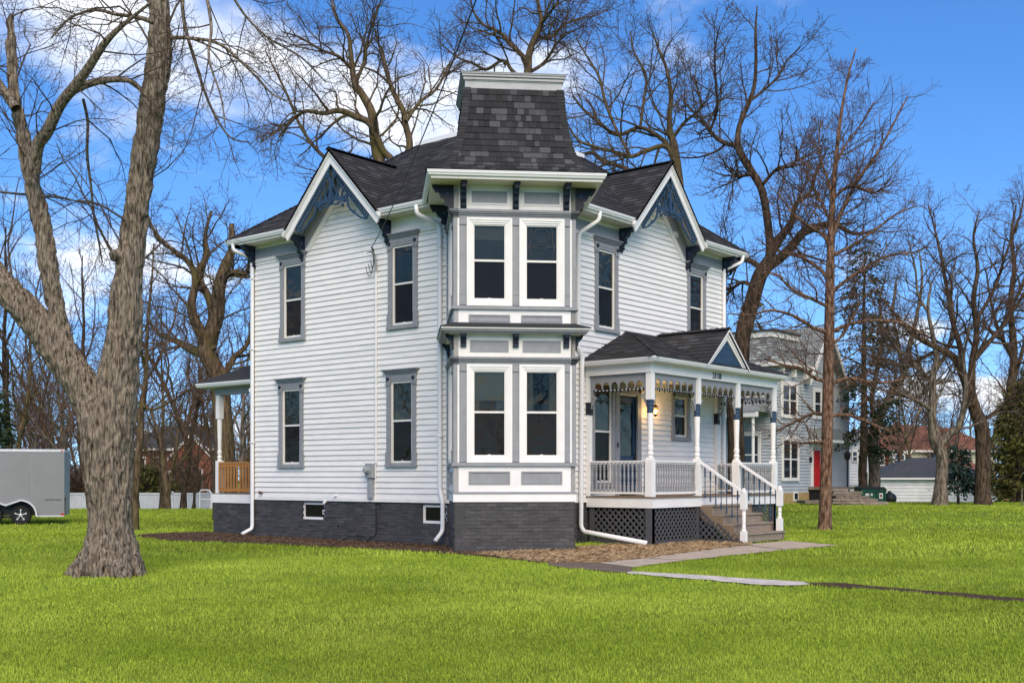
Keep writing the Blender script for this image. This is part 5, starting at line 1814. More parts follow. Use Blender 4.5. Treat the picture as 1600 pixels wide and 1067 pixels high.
bigtree('locust_tree', 'tall bare tree standing straight behind the corner tower', gb(822, 46), 46, [
    [(820, 812, 30), (820, 400, 24), (822, 200, 18), (824, 112, 13), (826, 85, 11), (832, 65, 10), (846, 38, 8), (842, 10, 6), (836, -30, 4)],
    [(823, 108, 8), (818, 90, 7), (800, 72, 6), (786, 55, 6), (770, 45, 5), (755, 38, 4), (740, 18, 3), (735, -10, 2)],
    [(823, 130, 7), (800, 112, 6), (785, 95, 5), (760, 110, 5), (740, 100, 4), (715, 90, 3), (690, 70, 2)],
    [(838, 55, 6), (858, 60, 5), (880, 40, 4), (905, 30, 3), (930, 25, 2), (950, 15, 2)],
    [(846, 38, 5), (862, 15, 4), (880, -10, 3)],
    [(824, 115, 6), (850, 100, 5), (870, 70, 4), (885, 50, 3)]], 202, cnt=13, lf=2.4)
bigtree('locust_tree', 'bare crooked tree showing between the tower and the front gable', gb(1058, 45), 45, [
    [(1060, 812, 30), (1060, 480, 24), (1058, 320, 20), (1057, 262, 15), (1055, 225, 12), (1048, 205, 10), (1045, 180, 8), (1047, 150, 7), (1042, 110, 5), (1030, 80, 4), (1020, 50, 2)],
    [(1057, 270, 9), (1040, 232, 8), (1010, 235, 7), (985, 245, 6), (960, 238, 5), (930, 230, 5), (905, 220, 4), (890, 200, 3)],
    [(1056, 240, 8), (1030, 215, 7), (1000, 200, 6), (965, 210, 6), (935, 190, 5), (910, 170, 4), (895, 150, 3)],
    [(1056, 300, 9), (1010, 280, 8), (975, 262, 7), (945, 252, 7), (925, 240, 6), (900, 245, 4), (880, 240, 3)],
    [(1052, 215, 6), (1072, 190, 5), (1095, 170, 4), (1090, 140, 3), (1085, 120, 2)],
    [(985, 244, 5), (960, 200, 5), (945, 160, 5), (935, 120, 4), (915, 85, 3), (900, 60, 2)],
    [(1000, 200, 5), (1005, 160, 5), (1010, 120, 4), (990, 80, 3), (985, 50, 2)]], 203, cnt=13, lf=2.5, mt='bark')
bigtree('leaning_tree', 'big leaning bare tree with thick trunk behind the porch', gb(1149, 39), 39, [
    [(1149, 835, 34), (1149, 700, 26), (1150, 620, 26), (1154, 560, 26), (1163, 530, 25), (1172, 480, 24), (1184, 440, 23), (1200, 412, 22), (1206, 400, 17), (1203, 368, 13), (1196, 325, 12), (1187, 294, 12), (1177, 270, 12), (1165, 252, 12), (1153, 229, 11), (1152, 205, 8), (1160, 180, 8), (1172, 158, 7), (1180, 130, 6), (1182, 90, 5), (1180, 55, 4), (1183, 10, 2)],
    [(1200, 416, 18), (1222, 402, 15), (1238, 380, 14), (1258, 362, 13), (1280, 354, 11), (1305, 352, 9), (1335, 365, 6), (1370, 360, 4)],
    [(1204, 395, 12), (1222, 365, 11), (1236, 345, 10), (1245, 320, 8), (1265, 300, 6), (1275, 270, 5), (1290, 240, 3)],
    [(1150, 228, 8), (1128, 222, 7), (1108, 206, 6), (1100, 190, 5), (1080, 172, 4), (1068, 160, 3)],
    [(1108, 206, 5), (1120, 170, 4), (1117, 120, 4), (1118, 75, 3), (1125, 40, 2)],
    [(1172, 158, 5), (1195, 140, 4), (1215, 120, 4), (1230, 95, 3), (1250, 75, 2)],
    [(1190, 420, 10), (1165, 405, 8), (1140, 425, 6), (1135, 405, 5), (1120, 380, 3)],
    [(1187, 294, 6), (1215, 265, 5), (1240, 260, 4), (1245, 230, 3)],
    [(1177, 272, 6), (1150, 275, 5), (1142, 265, 4)],
    [(1180, 450, 7), (1160, 440, 6), (1145, 450, 5), (1135, 462, 3)]], 204, cnt=13, lf=2.1, mt='bark_dark')
# left side, behind the porch
bigtree('oak_tree', 'dark thick-trunked bare tree rising behind the back porch', gb(352, 43), 43, [
    [(352, 812, 40), (350, 700, 32), (347, 640, 30), (338, 590, 28), (330, 545, 26), (336, 500, 22), (340, 450, 20), (352, 415, 17), (360, 390, 12), (362, 350, 8)],
    [(330, 548, 20), (312, 515, 18), (302, 480, 14), (306, 440, 11), (294, 410, 9), (262, 385, 7), (240, 360, 5), (225, 320, 3)],
    [(338, 520, 14), (326, 470, 12), (310, 430, 11), (322, 400, 9), (320, 370, 6), (330, 330, 4)],
    [(335, 560, 18), (300, 545, 14), (270, 530, 9), (250, 522, 6), (232, 500, 4)],
    [(342, 440, 12), (365, 425, 10), (385, 428, 8), (390, 400, 5)],
    [(345, 600, 12), (365, 560, 9), (385, 540, 7), (400, 500, 5)]], 205, cnt=14, lf=2.3, mt='bark')
bigtree('sapling', 'slender reddish bare tree standing just behind the large forked trunk', gb(211, 34.5), 34.5, [
    [(211, 830, 14), (210, 790, 12), (213, 740, 12), (217, 690, 11), (221, 640, 10), (225, 600, 8), (228, 550, 6), (232, 490, 5), (238, 430, 3), (240, 380, 2)],
    [(222, 632, 6), (240, 640, 5), (270, 625, 4), (300, 605, 3), (330, 585, 2)],
    [(224, 610, 6), (205, 580, 5), (190, 540, 4), (185, 490, 3), (190, 440, 2)],
    [(224, 600, 5), (250, 560, 4), (270, 510, 3), (280, 460, 2)],
    [(226, 570, 4), (215, 520, 3), (212, 460, 2)]], 206, cnt=9, lf=1.6, mt='bark', mc='twig_red')
bigtree('fruit_tree', 'small multi-stemmed tree in front of the white picket fence', gb(262, 57), 57, [
    [(262, 798, 11), (261, 770, 10), (258, 735, 9), (252, 700, 7), (244, 670, 5), (235, 640, 3)],
    [(262, 775, 8), (270, 740, 7), (274, 700, 6), (280, 660, 4), (285, 630, 2)],
    [(260, 750, 6), (245, 725, 5), (230, 705, 4), (220, 690, 2)],
    [(268, 745, 5), (285, 720, 4), (300, 700, 3), (310, 690, 2)]], 207, cnt=9, lf=2.0, mt='bark', mc='twig')
# right side
bigtree('ash_tree', 'bare forked tree in front of the white garage', gb(1468, 52), 52, [
    [(1468, 796, 30), (1468, 760, 20), (1468, 715, 18), (1467, 690, 20), (1460, 655, 13), (1456, 625, 12), (1458, 590, 11), (1463, 560, 9), (1455, 520, 7), (1450, 480, 5), (1456, 440, 3)],
    [(1468, 695, 14), (1482, 678, 12), (1495, 668, 11), (1506, 640, 9), (1510, 600, 7), (1505, 560, 5), (1515, 510, 3)],
    [(1458, 600, 7), (1440, 580, 6), (1420, 560, 5), (1400, 540, 4), (1385, 500, 2)],
    [(1458, 585, 7), (1480, 550, 6), (1490, 500, 5), (1485, 450, 4), (1495, 400, 2)],
    [(1455, 640, 7), (1430, 625, 6), (1405, 615, 4), (1380, 610, 2)],
    [(1452, 490, 5), (1435, 460, 4), (1430, 420, 3), (1420, 380, 2)]], 208, cnt=12, lf=2.8, mt='bark_grey', mc='twig')
bigtree('oak_tree', 'dark stout bare tree at the right end of the white garage', gb(1536, 52), 52, [
    [(1537, 797, 32), (1535, 760, 24), (1533, 710, 23), (1530, 670, 22), (1524, 640, 19), (1516, 608, 17), (1505, 585, 14), (1490, 562, 12), (1468, 545, 10), (1440, 530, 8), (1415, 510, 6), (1390, 480, 4), (1370, 460, 2)],
    [(1518, 615, 12), (1520, 570, 11), (1525, 520, 9), (1520, 470, 8), (1528, 420, 6), (1522, 370, 4), (1530, 330, 2)],
    [(1505, 588, 10), (1500, 545, 9), (1490, 500, 8), (1478, 450, 6), (1470, 400, 5), (1458, 350, 3), (1450, 320, 2)],
    [(1524, 560, 8), (1550, 530, 7), (1575, 500, 6), (1600, 460, 5), (1625, 420, 3)],
    [(1530, 660, 7), (1560, 640, 6), (1590, 610, 5), (1620, 600, 4), (1650, 590, 2)],
    [(1526, 500, 6), (1555, 450, 5), (1570, 400, 4), (1590, 350, 3), (1600, 310, 2)],
    [(1468, 545, 6), (1440, 560, 5), (1415, 575, 4), (1390, 570, 3), (1360, 580, 2)]], 209, cnt=14, lf=2.8, mt='bark_dark', mc='twig_red')
bigtree('ash_tree', 'bare tree growing behind the green dumpster', gb(1364, 60), 60, [
    [(1364, 800, 20), (1365, 740, 18), (1366, 690, 17), (1368, 660, 16), (1382, 640, 14), (1398, 610, 12), (1412, 580, 10), (1420, 540, 8), (1432, 500, 6), (1440, 440, 4), (1436, 390, 2)],
    [(1368, 660, 10), (1362, 620, 8), (1372, 570, 7), (1380, 520, 6), (1375, 470, 4), (1385, 430, 2)],
    [(1398, 612, 8), (1430, 620, 7), (1460, 600, 5), (1490, 595, 3)],
    [(1410, 585, 7), (1405, 540, 6), (1395, 490, 4), (1400, 440, 2)]], 210, cnt=12, lf=2.8, mt='bark_grey', mc='twig')
bigtree('ash_tree', 'tall slim bare tree near the picture edge above the evergreens', gb(1585, 66), 66, [
    [(1585, 800, 16), (1583, 700, 14), (1580, 620, 13), (1585, 550, 11), (1578, 480, 9), (1585, 420, 7), (1580, 370, 5), (1588, 320, 2)],
    [(1582, 600, 8), (1600, 540, 6), (1615, 480, 4), (1625, 430, 2)],
    [(1583, 560, 8), (1560, 520, 6), (1548, 470, 4), (1540, 420, 2)],
    [(1580, 480, 6), (1600, 440, 5), (1610, 390, 2)]], 211, cnt=13, lf=3.2, mt='bark_dark', mc='twig_red')

# ---- larch on the front lawn
DL = 34.5
tl_ = Tree(55)
root_l = thing('larch_tree', G(1289, 829), 'tall straight bare larch with red-brown trunk on the front lawn', 'tree')
PL = pr(seg=.22, wander=.11, up=(.03, .05, .09, .10), max=3, nc=(9, 11, 6), ratio=.5, ang=(.5, 1.0), rmin=.0045, thick=.012, slim=.016, t0=.12)
tp, tr_ = tl_.limb([(1289, 836, 27), (1289, 815, 21), (1290, 770, 18.5), (1292, 700, 17.5), (1294, 600, 17), (1296, 500, 15.5), (1297, 430, 13.5), (1299, 360, 11), (1301, 310, 9), (1306, 250, 7), (1314, 180, 5), (1325, 120, 3.4), (1338, 75, 2)], DL, kids=False)
hand = [
    [(1294, 520, 7), (1270, 512, 6), (1240, 492, 5), (1205, 485, 4), (1175, 492, 3), (1140, 490, 2)],
    [(1298, 519, 7), (1330, 505, 6), (1365, 500, 5), (1410, 505, 4), (1440, 520, 3)],
    [(1293, 596, 7), (1275, 590, 6), (1250, 575, 5), (1225, 570, 4), (1195, 560, 3)],
    [(1298, 600, 7), (1325, 592, 6), (1350, 595, 5), (1385, 597, 4), (1420, 590, 2)],
    [(1292, 650, 6), (1272, 645, 5), (1250, 655, 4), (1225, 668, 3), (1200, 680, 2)],
    [(1296, 650, 6), (1320, 648, 6), (1345, 655, 5), (1375, 668, 4), (1395, 675, 2)],
    [(1293, 690, 5), (1275, 690, 4), (1250, 692, 2)],
    [(1296, 460, 7), (1320, 440, 6), (1350, 420, 5), (1385, 400, 4), (1425, 395, 3), (1450, 385, 2)],
    [(1296, 440, 7), (1280, 420, 6), (1250, 400, 5), (1220, 395, 3), (1190, 380, 2)],
    [(1297, 400, 7), (1290, 370, 6), (1260, 350, 5), (1235, 330, 3), (1215, 300, 2)],
    [(1298, 380, 8), (1310, 345, 7), (1325, 310, 6), (1345, 275, 5), (1370, 240, 4), (1395, 195, 3), (1418, 152, 2)],
    [(1299, 400, 6), (1330, 385, 5), (1365, 360, 4), (1400, 335, 3), (1432, 322, 2)],
    [(1299, 350, 5), (1280, 310, 4), (1260, 270, 3), (1245, 235, 2)],
    [(1300, 340, 5), (1295, 290, 4), (1280, 240, 3), (1282, 190, 2)],
    [(1302, 310, 5), (1330, 290, 4), (1365, 300, 3), (1395, 285, 2)],
    [(1305, 260, 4), (1325, 220, 3), (1350, 190, 2), (1365, 160, 1.5)],
    [(1297, 560, 6), (1300, 540, 5), (1320, 520, 4), (1345, 470, 3), (1375, 450, 2)],
    [(1296, 480, 6), (1265, 465, 5), (1235, 450, 4), (1215, 430, 3), (1190, 425, 2)],
]
for i, l in enumerate(hand):
    tl_.limb(l, DL, (0, ((i * 5) % 7 - 3) * .45), PL, count=20 if l[0][1] < 480 else 13, lenf=lambda t: 1.35 * (1.2 - .5 * t), t0=.14, lev=1, thick=1)
for i in range(46):                                     # boughs towards and away from the viewer
    f = .33 + .62 * i / 46
    j = f * (len(tp) - 1); k = int(j)
    p = tp[k] + (tp[min(k + 1, len(tp) - 1)] - tp[k]) * (j - k)
    an = i * 2.4
    el_ = .15 + .75 * max(0, f - .4)
    tl_.grow(p, (math.cos(an) * math.cos(el_), math.sin(an) * math.cos(el_), math.sin(el_)), (2.7 - 2.3 * max(0, (f - .45)) / .55) * tl_.g.uniform(.75, 1.15), .028 * (1.25 - f), 1, PL)
tl_.objs(root_l, M['bark_red'], M['twig_red'])

# ---- generic bare trees for the wood behind
protos = []
def generic(seed, h, r0, prm, name, mt, mc, stems=1, t0=.3, cnt=12, spread=.0):
    t = Tree(seed)
    g = t.g
    for s in range(stems):
        d = np.array([g.normal(0, .06 + spread), g.normal(0, .06 + spread), 1.])
        n = 12
        pts = [np.array([g.normal(0, .05 * stems), g.normal(0, .05 * stems), -.1])]
        for i in range(n):
            d = d + g.normal(0, .06, 3) * np.array([1, 1, .3]); d /= np.linalg.norm(d)
            pts.append(pts[-1] + d * h / n)
        pts = np.array(pts); rad = r0 * (1 - .9 * np.linspace(0, 1, n + 1)) + .012
        rad[0] *= 1.35
        t.tube(pts, rad, 0)
        t.kids(pts, rad, h, 0, prm, t0, cnt, lambda tt: h * .38 * (1.25 - .75 * tt))
    return t


GP = pr(seg=.5, wander=.10, up=(.05, .05, .04, .03), max=3, nc=(10, 8, 5), rmin=.008, ang=(.35, .95), ratio=.48, thick=.05, t0=.2)
def mk(seed, h, r0, label, name, mt, mc, loc, group, **kw):
    rt_ = thing(name, loc, label, 'tree' if name != 'bare_shrub' else 'shrub', group)
    generic(seed, h, r0, kw.pop('prm', GP), name, mt, mc, **kw).objs(rt_, M[mt], M[mc], local=True)
    return rt_


def at(px, D):
    v = cam2w((px - 800) / FPX * D, D); v.z = gz(v.x, v.y); return v


GRP = 'bare trees of the wood behind the white fence'
LB = 'one of the slender bare trees massed in the wood behind the white fence'
p1 = mk(301, 13, .16, LB, 'bare_tree', 'bark', 'twig', at(20, 62), GRP)
p2 = mk(302, 11, .13, LB, 'bare_tree', 'bark_grey', 'twig_red', at(60, 70), GRP, cnt=14, t0=.2)
p3 = mk(303, 15, .20, LB, 'bare_tree', 'bark_dark', 'twig', at(100, 78), GRP, cnt=13)
p4 = mk(304, 9, .09, LB, 'bare_tree', 'bark_dark', 'twig_red', at(140, 60), GRP, cnt=14, t0=.15, stems=2, spread=.12)
r = random.Random(5)
spots = []
for i in range(34):
    spots.append((r.uniform(-90, 400), r.uniform(58, 100)))
for px_, D_ in ((1345, 92), (1410, 96), (1440, 88), (1500, 94), (1530, 100), (1570, 90), (1610, 84), (1640, 95), (1395, 105), (1475, 108), (1560, 110), (1600, 104), (700, 84), (900, 88), (450, 75), (520, 82), (1120, 80), (1260, 86), (1210, 92)):
    spots.append((px_, D_))
for i in range(38):
    spots.append((r.uniform(-110, 400), r.uniform(98, 150)))
for i in range(22):
    spots.append((r.uniform(1340, 1690), r.uniform(112, 155)))
for i, (px_, D_) in enumerate(spots):
    lab_, grp_ = (LB, GRP) if px_ < 420 else ('one of the bare trees whose crowns rise faintly behind the house roof', 'bare trees far behind the house') if px_ < 1300 else ('one of the thin bare trees in the wood beyond the garage and red roof', 'bare trees beyond the garage')
    dup((p1, p2, p3, p4)[i % 4], at(px_, D_), r.uniform(0, 6.28), r.uniform(.75, 1.15), lab_, grp_)
SG = 'brown leafless shrubs along the wood edge'
SL_ = 'one of the twiggy reddish-brown shrubs along the edge of the wood'
SP = pr(seg=.3, wander=.12, up=(.06, .06, .05), max=3, nc=(8, 6, 4), rmin=.007, ang=(.3, .9), ratio=.5, thick=.02, t0=.1)
s1 = mk(311, 3.2, .03, SL_, 'bare_shrub', 'bark_dark', 'twig_red', at(120, 80), SG, prm=SP, stems=6, spread=.3, cnt=8, t0=.1)
s2 = mk(312, 2.6, .03, SL_, 'bare_shrub', 'bark_dark', 'twig', at(160, 84), SG, prm=SP, stems=6, spread=.35, cnt=8, t0=.1)
for i in range(30):
    px_ = -60 + i * 13 + r.uniform(-6, 6)
    dup((s1, s2)[i % 2], at(px_, r.uniform(78, 92)), r.uniform(0, 6.28), r.uniform(.9, 1.5))

# ---- evergreens
M['needle'] = mat('spruce_needles', (.030, .048, .022), .85, .4, 1.2, tone=1., spec=.1)
M['needle_blue'] = mat('blue_spruce_needles', (.028, .055, .042), .85, .35, 1.2, tone=1., spec=.1)
M['needle_yel'] = mat('arborvitae_foliage', (.085, .085, .022), .85, .4, 1.0, tone=1., spec=.1)
def evergreen(name, label, loc, h, rb, seed, needle, nb=110, z0=.12, droop=-.25, spr=.16, dens=26, top=1., flat=.35, lean=None, mt='bark_dark', clump=.5, xr=(1, 1)):
    g = np.random.default_rng(seed)
    t = Tree(seed)
    rt_ = thing(name, loc, label, 'tree')
    zz = np.linspace(-.1, h, 9)
    pts = np.stack([g.normal(0, .02 * h * .2, 9), g.normal(0, .02 * h * .2, 9), zz], 1); pts[0, :2] = 0
    t.tube(pts, np.linspace(.02 * h * .8 + .03, .015, 9), 0)
    Vv, Fv, Tv, nv_ = [], [], [], 0
    for i in range(nb):
        f = z0 + (1 - z0) * (i + g.random()) / nb
        z = f * h
        R = rb * ((1 - f) / (1 - z0)) ** top * g.uniform(.55, 1.15) + .1
        an = g.uniform(0, 6.28)
        d = np.array([math.cos(an) * xr[0], math.sin(an) * xr[1], 0])
        n = 6
        u = np.linspace(0, 1, n)
        bp_ = np.array([0, 0, z])[None] + d[None] * (u * R)[:, None] + np.stack([0 * u, 0 * u, (droop * u + .22 * u ** 2.2) * R], 1)
        t.tube(bp_, np.linspace(.012 + .01 * R, .004, n), 0)
        m = int(dens * R / rb * 1.4) + 8
        uu = g.uniform(.12, 1.02, m)
        side = np.array([-d[1], d[0], 0])
        P_ = np.stack([np.interp(uu, u, bp_[:, k]) for k in range(3)], 1)
        ofs = g.normal(0, 1, m) * clump * spr * 2.2
        P_ = P_ + side[None] * ofs[:, None] + np.stack([0 * uu, 0 * uu, g.normal(0, .3, m) * spr - np.abs(ofs) * .3], 1)
        dr_ = d[None] * g.uniform(.2, 1, m)[:, None] + side[None] * (np.sign(ofs) * g.uniform(0, 1, m))[:, None] + np.array([0, 0, 1.])[None] * g.normal(-.35, .35, m)[:, None]
        dr_ /= np.linalg.norm(dr_, axis=1)[:, None]
        up_ = g.normal(0, 1, (m, 3)); sd = np.cross(dr_, up_); sd /= np.linalg.norm(sd, axis=1)[:, None]
        ln_ = spr * g.uniform(.6, 1.5, m)[:, None]; wd_ = ln_ * flat * .5
        a, b, c, e_ = P_ - sd * wd_ * .3, P_ + dr_ * ln_ * .5 - sd * wd_, P_ + dr_ * ln_, P_ + dr_ * ln_ * .5 + sd * wd_
        Vv.append(np.stack([a, b, c, e_], 1).reshape(-1, 3)); Fv.append(np.arange(m)[:, None] * 4 + np.arange(4)[None] + nv_); nv_ += 4 * m
        Tv.append(g.normal(0, .25, m))
    for w_, nm, me_ in ((0, 'trunk', None), (1, 'crown', mesh_np('crown', np.concatenate(Vv), np.concatenate(Fv), M[needle], np.concatenate(Tv)))):
        if w_ == 0:
            t.objs(rt_, M[mt], M['twig'], local=True)
        else:
            o = bpy.data.objects.new('crown', me_); COL.objects.link(o); o.parent = rt_
    return rt_


evergreen('spruce_tree', 'tall ragged dark green spruce behind the larch and blue-grey house', at(1350, 59), 13.6, 1.95, 401, 'needle', nb=72, z0=.2, droop=-.5, spr=.22, dens=85, top=.4, flat=.34, clump=.8)
evergreen('blue_spruce', 'small blue-green spruce sapling in front of the white garage', at(1497, 53), 2.7, 1.15, 402, 'needle_blue', nb=42, z0=.22, droop=-.1, spr=.22, dens=34, top=.9)
evergreen('arborvitae', 'yellow-green evergreen at the right edge beyond the garage', at(1592, 62), 6.6, 2.0, 403, 'needle_yel', nb=140, z0=.08, droop=-.05, spr=.26, dens=40, top=.6)
evergreen('arborvitae', 'dark evergreen mass standing behind the yellow-green one at the right edge', at(1606, 70), 8.5, 2.6, 404, 'needle', nb=140, z0=.05, droop=-.1, spr=.28, dens=38, top=.6)
evergreen('spruce_tree', 'dark evergreen peeking over the trailer roof at the left edge', at(-12, 50), 5.6, 1.2, 405, 'needle', nb=90, z0=.3, droop=-.2, spr=.24, dens=30, top=.7)
evergreen('yew_bush', 'low yellowish evergreen bush behind the small tree by the fence', at(232, 74), 3.0, 2.6, 406, 'needle_yel', nb=70, z0=.08, droop=.05, spr=.3, dens=34, top=.6)
evergreen('spruce_tree', 'olive evergreen showing beside the front gable behind the leaning tree', at(1176, 56), 10.2, 1.5, 407, 'needle_yel', nb=80, z0=.5, droop=-.2, spr=.22, dens=20, top=.8)

# ---- trees across the street: only their mirror images show in the window panes
MG = 'trees behind the viewpoint mirrored in the window panes'
ML = 'bare tree behind the viewpoint, visible only as a reflection in the window panes'
for i, (xc_, D_) in enumerate(((-9, -12), (-3.5, -18), (2.5, -14), (8, -20), (13, -13), (-15, -20))):
    v = cam2w(xc_, D_)
    dup((p3, p1, p2)[i % 3], (v.x, v.y, 0), i * 1.1, .8 + .06 * (i % 3), ML, MG)
for i, (x_, y_) in enumerate(((-22, 24), (-27, 17), (-19, 31), (27, -21), (21, -27), (33, -17))):
    dup((p3, p1, p2)[i % 3], (x_, y_, 0), i * 1.7, .85, ML, MG)
# ------------------------------------------------------------------ neighbours and small things
def sidemat(name, col, pitch, col2=None, dep=.012):
    """painted clapboard too far off to show single boards: courses as relief"""
    m = mat(name, col, .6, .10, 1.5, col2=col2)
    t = m.node_tree; b = t.nodes['Principled BSDF']
    g = N(t, 'ShaderNodeTexCoord'); sp = N(t, 'ShaderNodeSeparateXYZ')
    t.links.new(g.outputs['Object'], sp.inputs[0])
    f = N(t, 'ShaderNodeMath', operation='DIVIDE'); f.inputs[1].default_value = pitch
    fr = N(t, 'ShaderNodeMath', operation='FRACT'); inv = N(t, 'ShaderNodeMath', operation='SUBTRACT'); inv.inputs[0].default_value = 1.
    t.links.new(sp.outputs['Z'], f.inputs[0]); t.links.new(f.outputs[0], fr.inputs[0]); t.links.new(fr.outputs[0], inv.inputs[1])
    bp = N(t, 'ShaderNodeBump', Strength=1., Distance=dep)
    t.links.new(inv.outputs[0], bp.inputs['Height']); t.links.new(bp.outputs[0], b.inputs['Normal'])
    return m


M['bluesiding'] = sidemat('pale_blue_siding', (.40, .435, .455), .13)
M['whitesiding'] = sidemat('far_white_siding', (.62, .64, .66), .18)
M['greyshingle'] = mat('grey_green_shingle', (.20, .215, .205), .9, .4, 5., .5, 30., stretch=(1, 1, 2.5), tone=1.)
M['darkroof'] = mat('dark_far_roof', (.055, .058, .064), .9, .2, 5.)
M['redroof'] = mat('red_brown_roof', (.20, .085, .055), .9, .3, 4., .3, 20.)
M['redbrick'] = mat('red_brick_far', (.235, .085, .055), .85, .3, 9., .3, 20.)
M['cream'] = mat('cream_siding', (.55, .50, .38), .7, .08, 3.)
M['reddoor'] = mat('red_door_paint', (.50, .012, .012), .4, .1, 5.)
M['ochre'] = mat('ochre_stone', (.38, .27, .12), .85, .3, 4., .3, 20.)
M['stone'] = mat('flagstone', (.20, .165, .125), .9, .35, 4., .5, 25., tone=.8)
M['green'] = mat('dumpster_green', (.012, .085, .05), .45, .2, 4.)
M['greylid'] = mat('black_plastic', (.02, .024, .026), .5, .2)
M['trailer'] = mat('trailer_grey', (.205, .21, .215), .38, .05, 1.5, spec=.4)
M['tyre'] = mat('tyre_rubber', (.012, .012, .013), .8, .2)
M['chrome'] = mat('bright_alloy', (.62, .62, .62), .3, .1, metal=.25)
M['redlens'] = mat('red_lens', (.5, .01, .012), .3, .1)


def window_box(F, a0, a1, z0, z1, parent, fr='trim', n=1, meet=True, w=.09, name='window', d=.045):
    m_ = MB()
    for b in ((a0 - w, a1 + w, z1, z1 + w * 1.3), (a0 - w, a1 + w, z0 - w, z0), (a0 - w, a0, z0, z1), (a1, a1 + w, z0, z1)):
        m_.box(*b, d, d + .06, F)
    for i in range(1, n):
        x_ = a0 + (a1 - a0) * i / n
        m_.box(x_ - .05, x_ + .05, z0, z1, d, d + .05, F)
    if meet:
        m_.box(a0, a1, (z0 + z1) / 2 - .03, (z0 + z1) / 2 + .03, d, d + .04, F)
    o = m_.build(name, M[fr], parent)
    MB().box(a0, a1, z0, z1, d - .02, d + .02, F).build('pane', M['darkglass'], o)
    return o


dgm = bpy.data.materials.new('dark_far_glass'); dgm.use_nodes = True
_b = dgm.node_tree.nodes['Principled BSDF']; _b.inputs['Base Color'].default_value = (.02, .023, .027, 1); _b.inputs['Roughness'].default_value = .06
M['darkglass'] = dgm

def clap(F, a0, a1, z0, z1, pitch, m_, parent, d0=0., holes=()):
    """far clapboards, too fine to pick apart: one mesh"""
    q = MB(); z = z0
    while z < z1 - .02:
        zt_ = min(z + pitch, z1)
        sp = [(a0, a1)]
        for h in holes:
            if h[2] < (z + zt_) / 2 < h[3]:
                sp = [t for x_ in sp for t in ((x_[0], min(x_[1], h[0])), (max(x_[0], h[1]), x_[1])) if t[1] - t[0] > .02]
        for x0, x1 in sp:
            q.add([F(x0, z, d0), F(x1, z, d0), F(x1, z, d0 + .04), F(x0, z, d0 + .04), F(x1, zt_, d0 + .006), F(x0, zt_, d0 + .006)], [(0, 1, 2, 3), (3, 2, 4, 5)], rnd.uniform(-.05, .05))
        z += pitch
    o = q.build('clapboards', m_, parent, fix=False); o['kind'] = 'stuff'
    return o


# ---- blue-grey mansard house, same street grid
DB = 54.
c_ = at(1213, DB)
BX0, BY0 = c_.x, c_.y
gB = .18
FN = lambda a, z, d: (BX0 + a, BY0 - d, z)
FW_ = lambda a, z, d: (BX0 - d, BY0 + a, z)
def bf(px, py):
    k = (px - 800) / FPX
    x0 = (1213 - 800) / FPX * DB
    t = (k * DB - x0) / (SU - k * CU)
    return t, EYE + (HZ - py) / FPX * (DB + CU * t)
def bfw(px, py):
    k = (px - 800) / FPX
    x0 = (1213 - 800) / FPX * DB
    t = (x0 - k * DB) / (CU + k * SU)
    return t, EYE + (HZ - py) / FPX * (DB + SU * t)
bh = thing('neighbour_house', (BX0 + 3, BY0 + 3, gB), 'pale blue-grey clapboard house with grey mansard roof and red front door', 'house')
Wd_, Dp_ = bf(1262, 700)[0], 7.
ze = bf(1213, 566)[1]; zt = bf(1213, 523)[1]
zf = bf(1213, 770)[1]
MB().box(0, Wd_ + 5, zf, ze, -Dp_, 0, FN).build('wall', M['bluesiding'], bh)
MB().box(-.04, Wd_ + 5, gB - .6, zf, -Dp_, .04, FN).build('foundation', M['ochre'], bh)
clap(FN, 0, Wd_ + 1.2, zf, ze - .2, .15, M['bluesiding'], bh)
clap(FW_, 0, Dp_, zf, ze - .2, .15, M['bluesiding'], bh)
# mansard with chamfered look
m_ = MB()
o_, i_ = .35, .55
vs = [FN(-o_, ze, o_), FN(Wd_, ze, o_), FN(Wd_, zt, -i_), FN(i_, zt, -i_), FN(-o_, ze, -Dp_), FN(i_, zt, -Dp_)]
# courses of shingles on both slopes
r = random.Random(8)
def slope(p0, p1, p2, p3, nr, nc):
    p0, p1, p2, p3 = map(Vector, (p0, p1, p2, p3))
    for j in range(nr):
        u = 0.
        while u < 1:
            w_ = r.uniform(.6, 1.4) / nc
            e0, e1 = u, min(1, u + w_)
            q = lambda uu, vv: p0.lerp(p1, uu).lerp(p3.lerp(p2, uu), vv)
            n = (p1 - p0).cross(p3 - p0).normalized()
            if n.z < 0: n = -n
            tile_box(m_, q(e0, j / nr), q(e1, j / nr), q(e1, (j + 1) / nr), q(e0, (j + 1) / nr), n, .03, r.gauss(0, .22))
            u += w_
slope(vs[0], vs[1], vs[2], vs[3], 9, 12)
slope(vs[0], vs[4], vs[5], vs[3], 9, 22)
m_.add([vs[2], vs[3], vs[5], FN(Wd_, zt, -Dp_)], [(0, 1, 2, 3)], .1)
mr = m_.build('mansard_roof', M['greyshingle'], bh, fix=False)
MB().box(i_ - .12, Wd_, zt, zt + .28, -i_ - .2, -i_ + .12, FN).box(i_ - .118, i_ + .2, zt + .001, zt + .278, -Dp_, -i_ - .202, FN).build('roof_kerb', M['trim'], bh)
MB().box(i_ - .2, Wd_ + .05, zt + .28, zt + .36, -Dp_, -i_ + .2, FN).build('roof_cap', M['darkroof'], bh)
MB().box(-o_ - .03, Wd_, ze - .18, ze, 0, o_ + .03, FN).box(-o_ - .03, .0, ze - .18, ze, -Dp_, 0, FN).build('eave', M['trim'], bh)
for a in (0.25, 1.5, 2.8):
    MB().box(a, a + .14, ze - .6, ze - .18, 0, .25, FN).build('eave_bracket', M['trim'], bh)
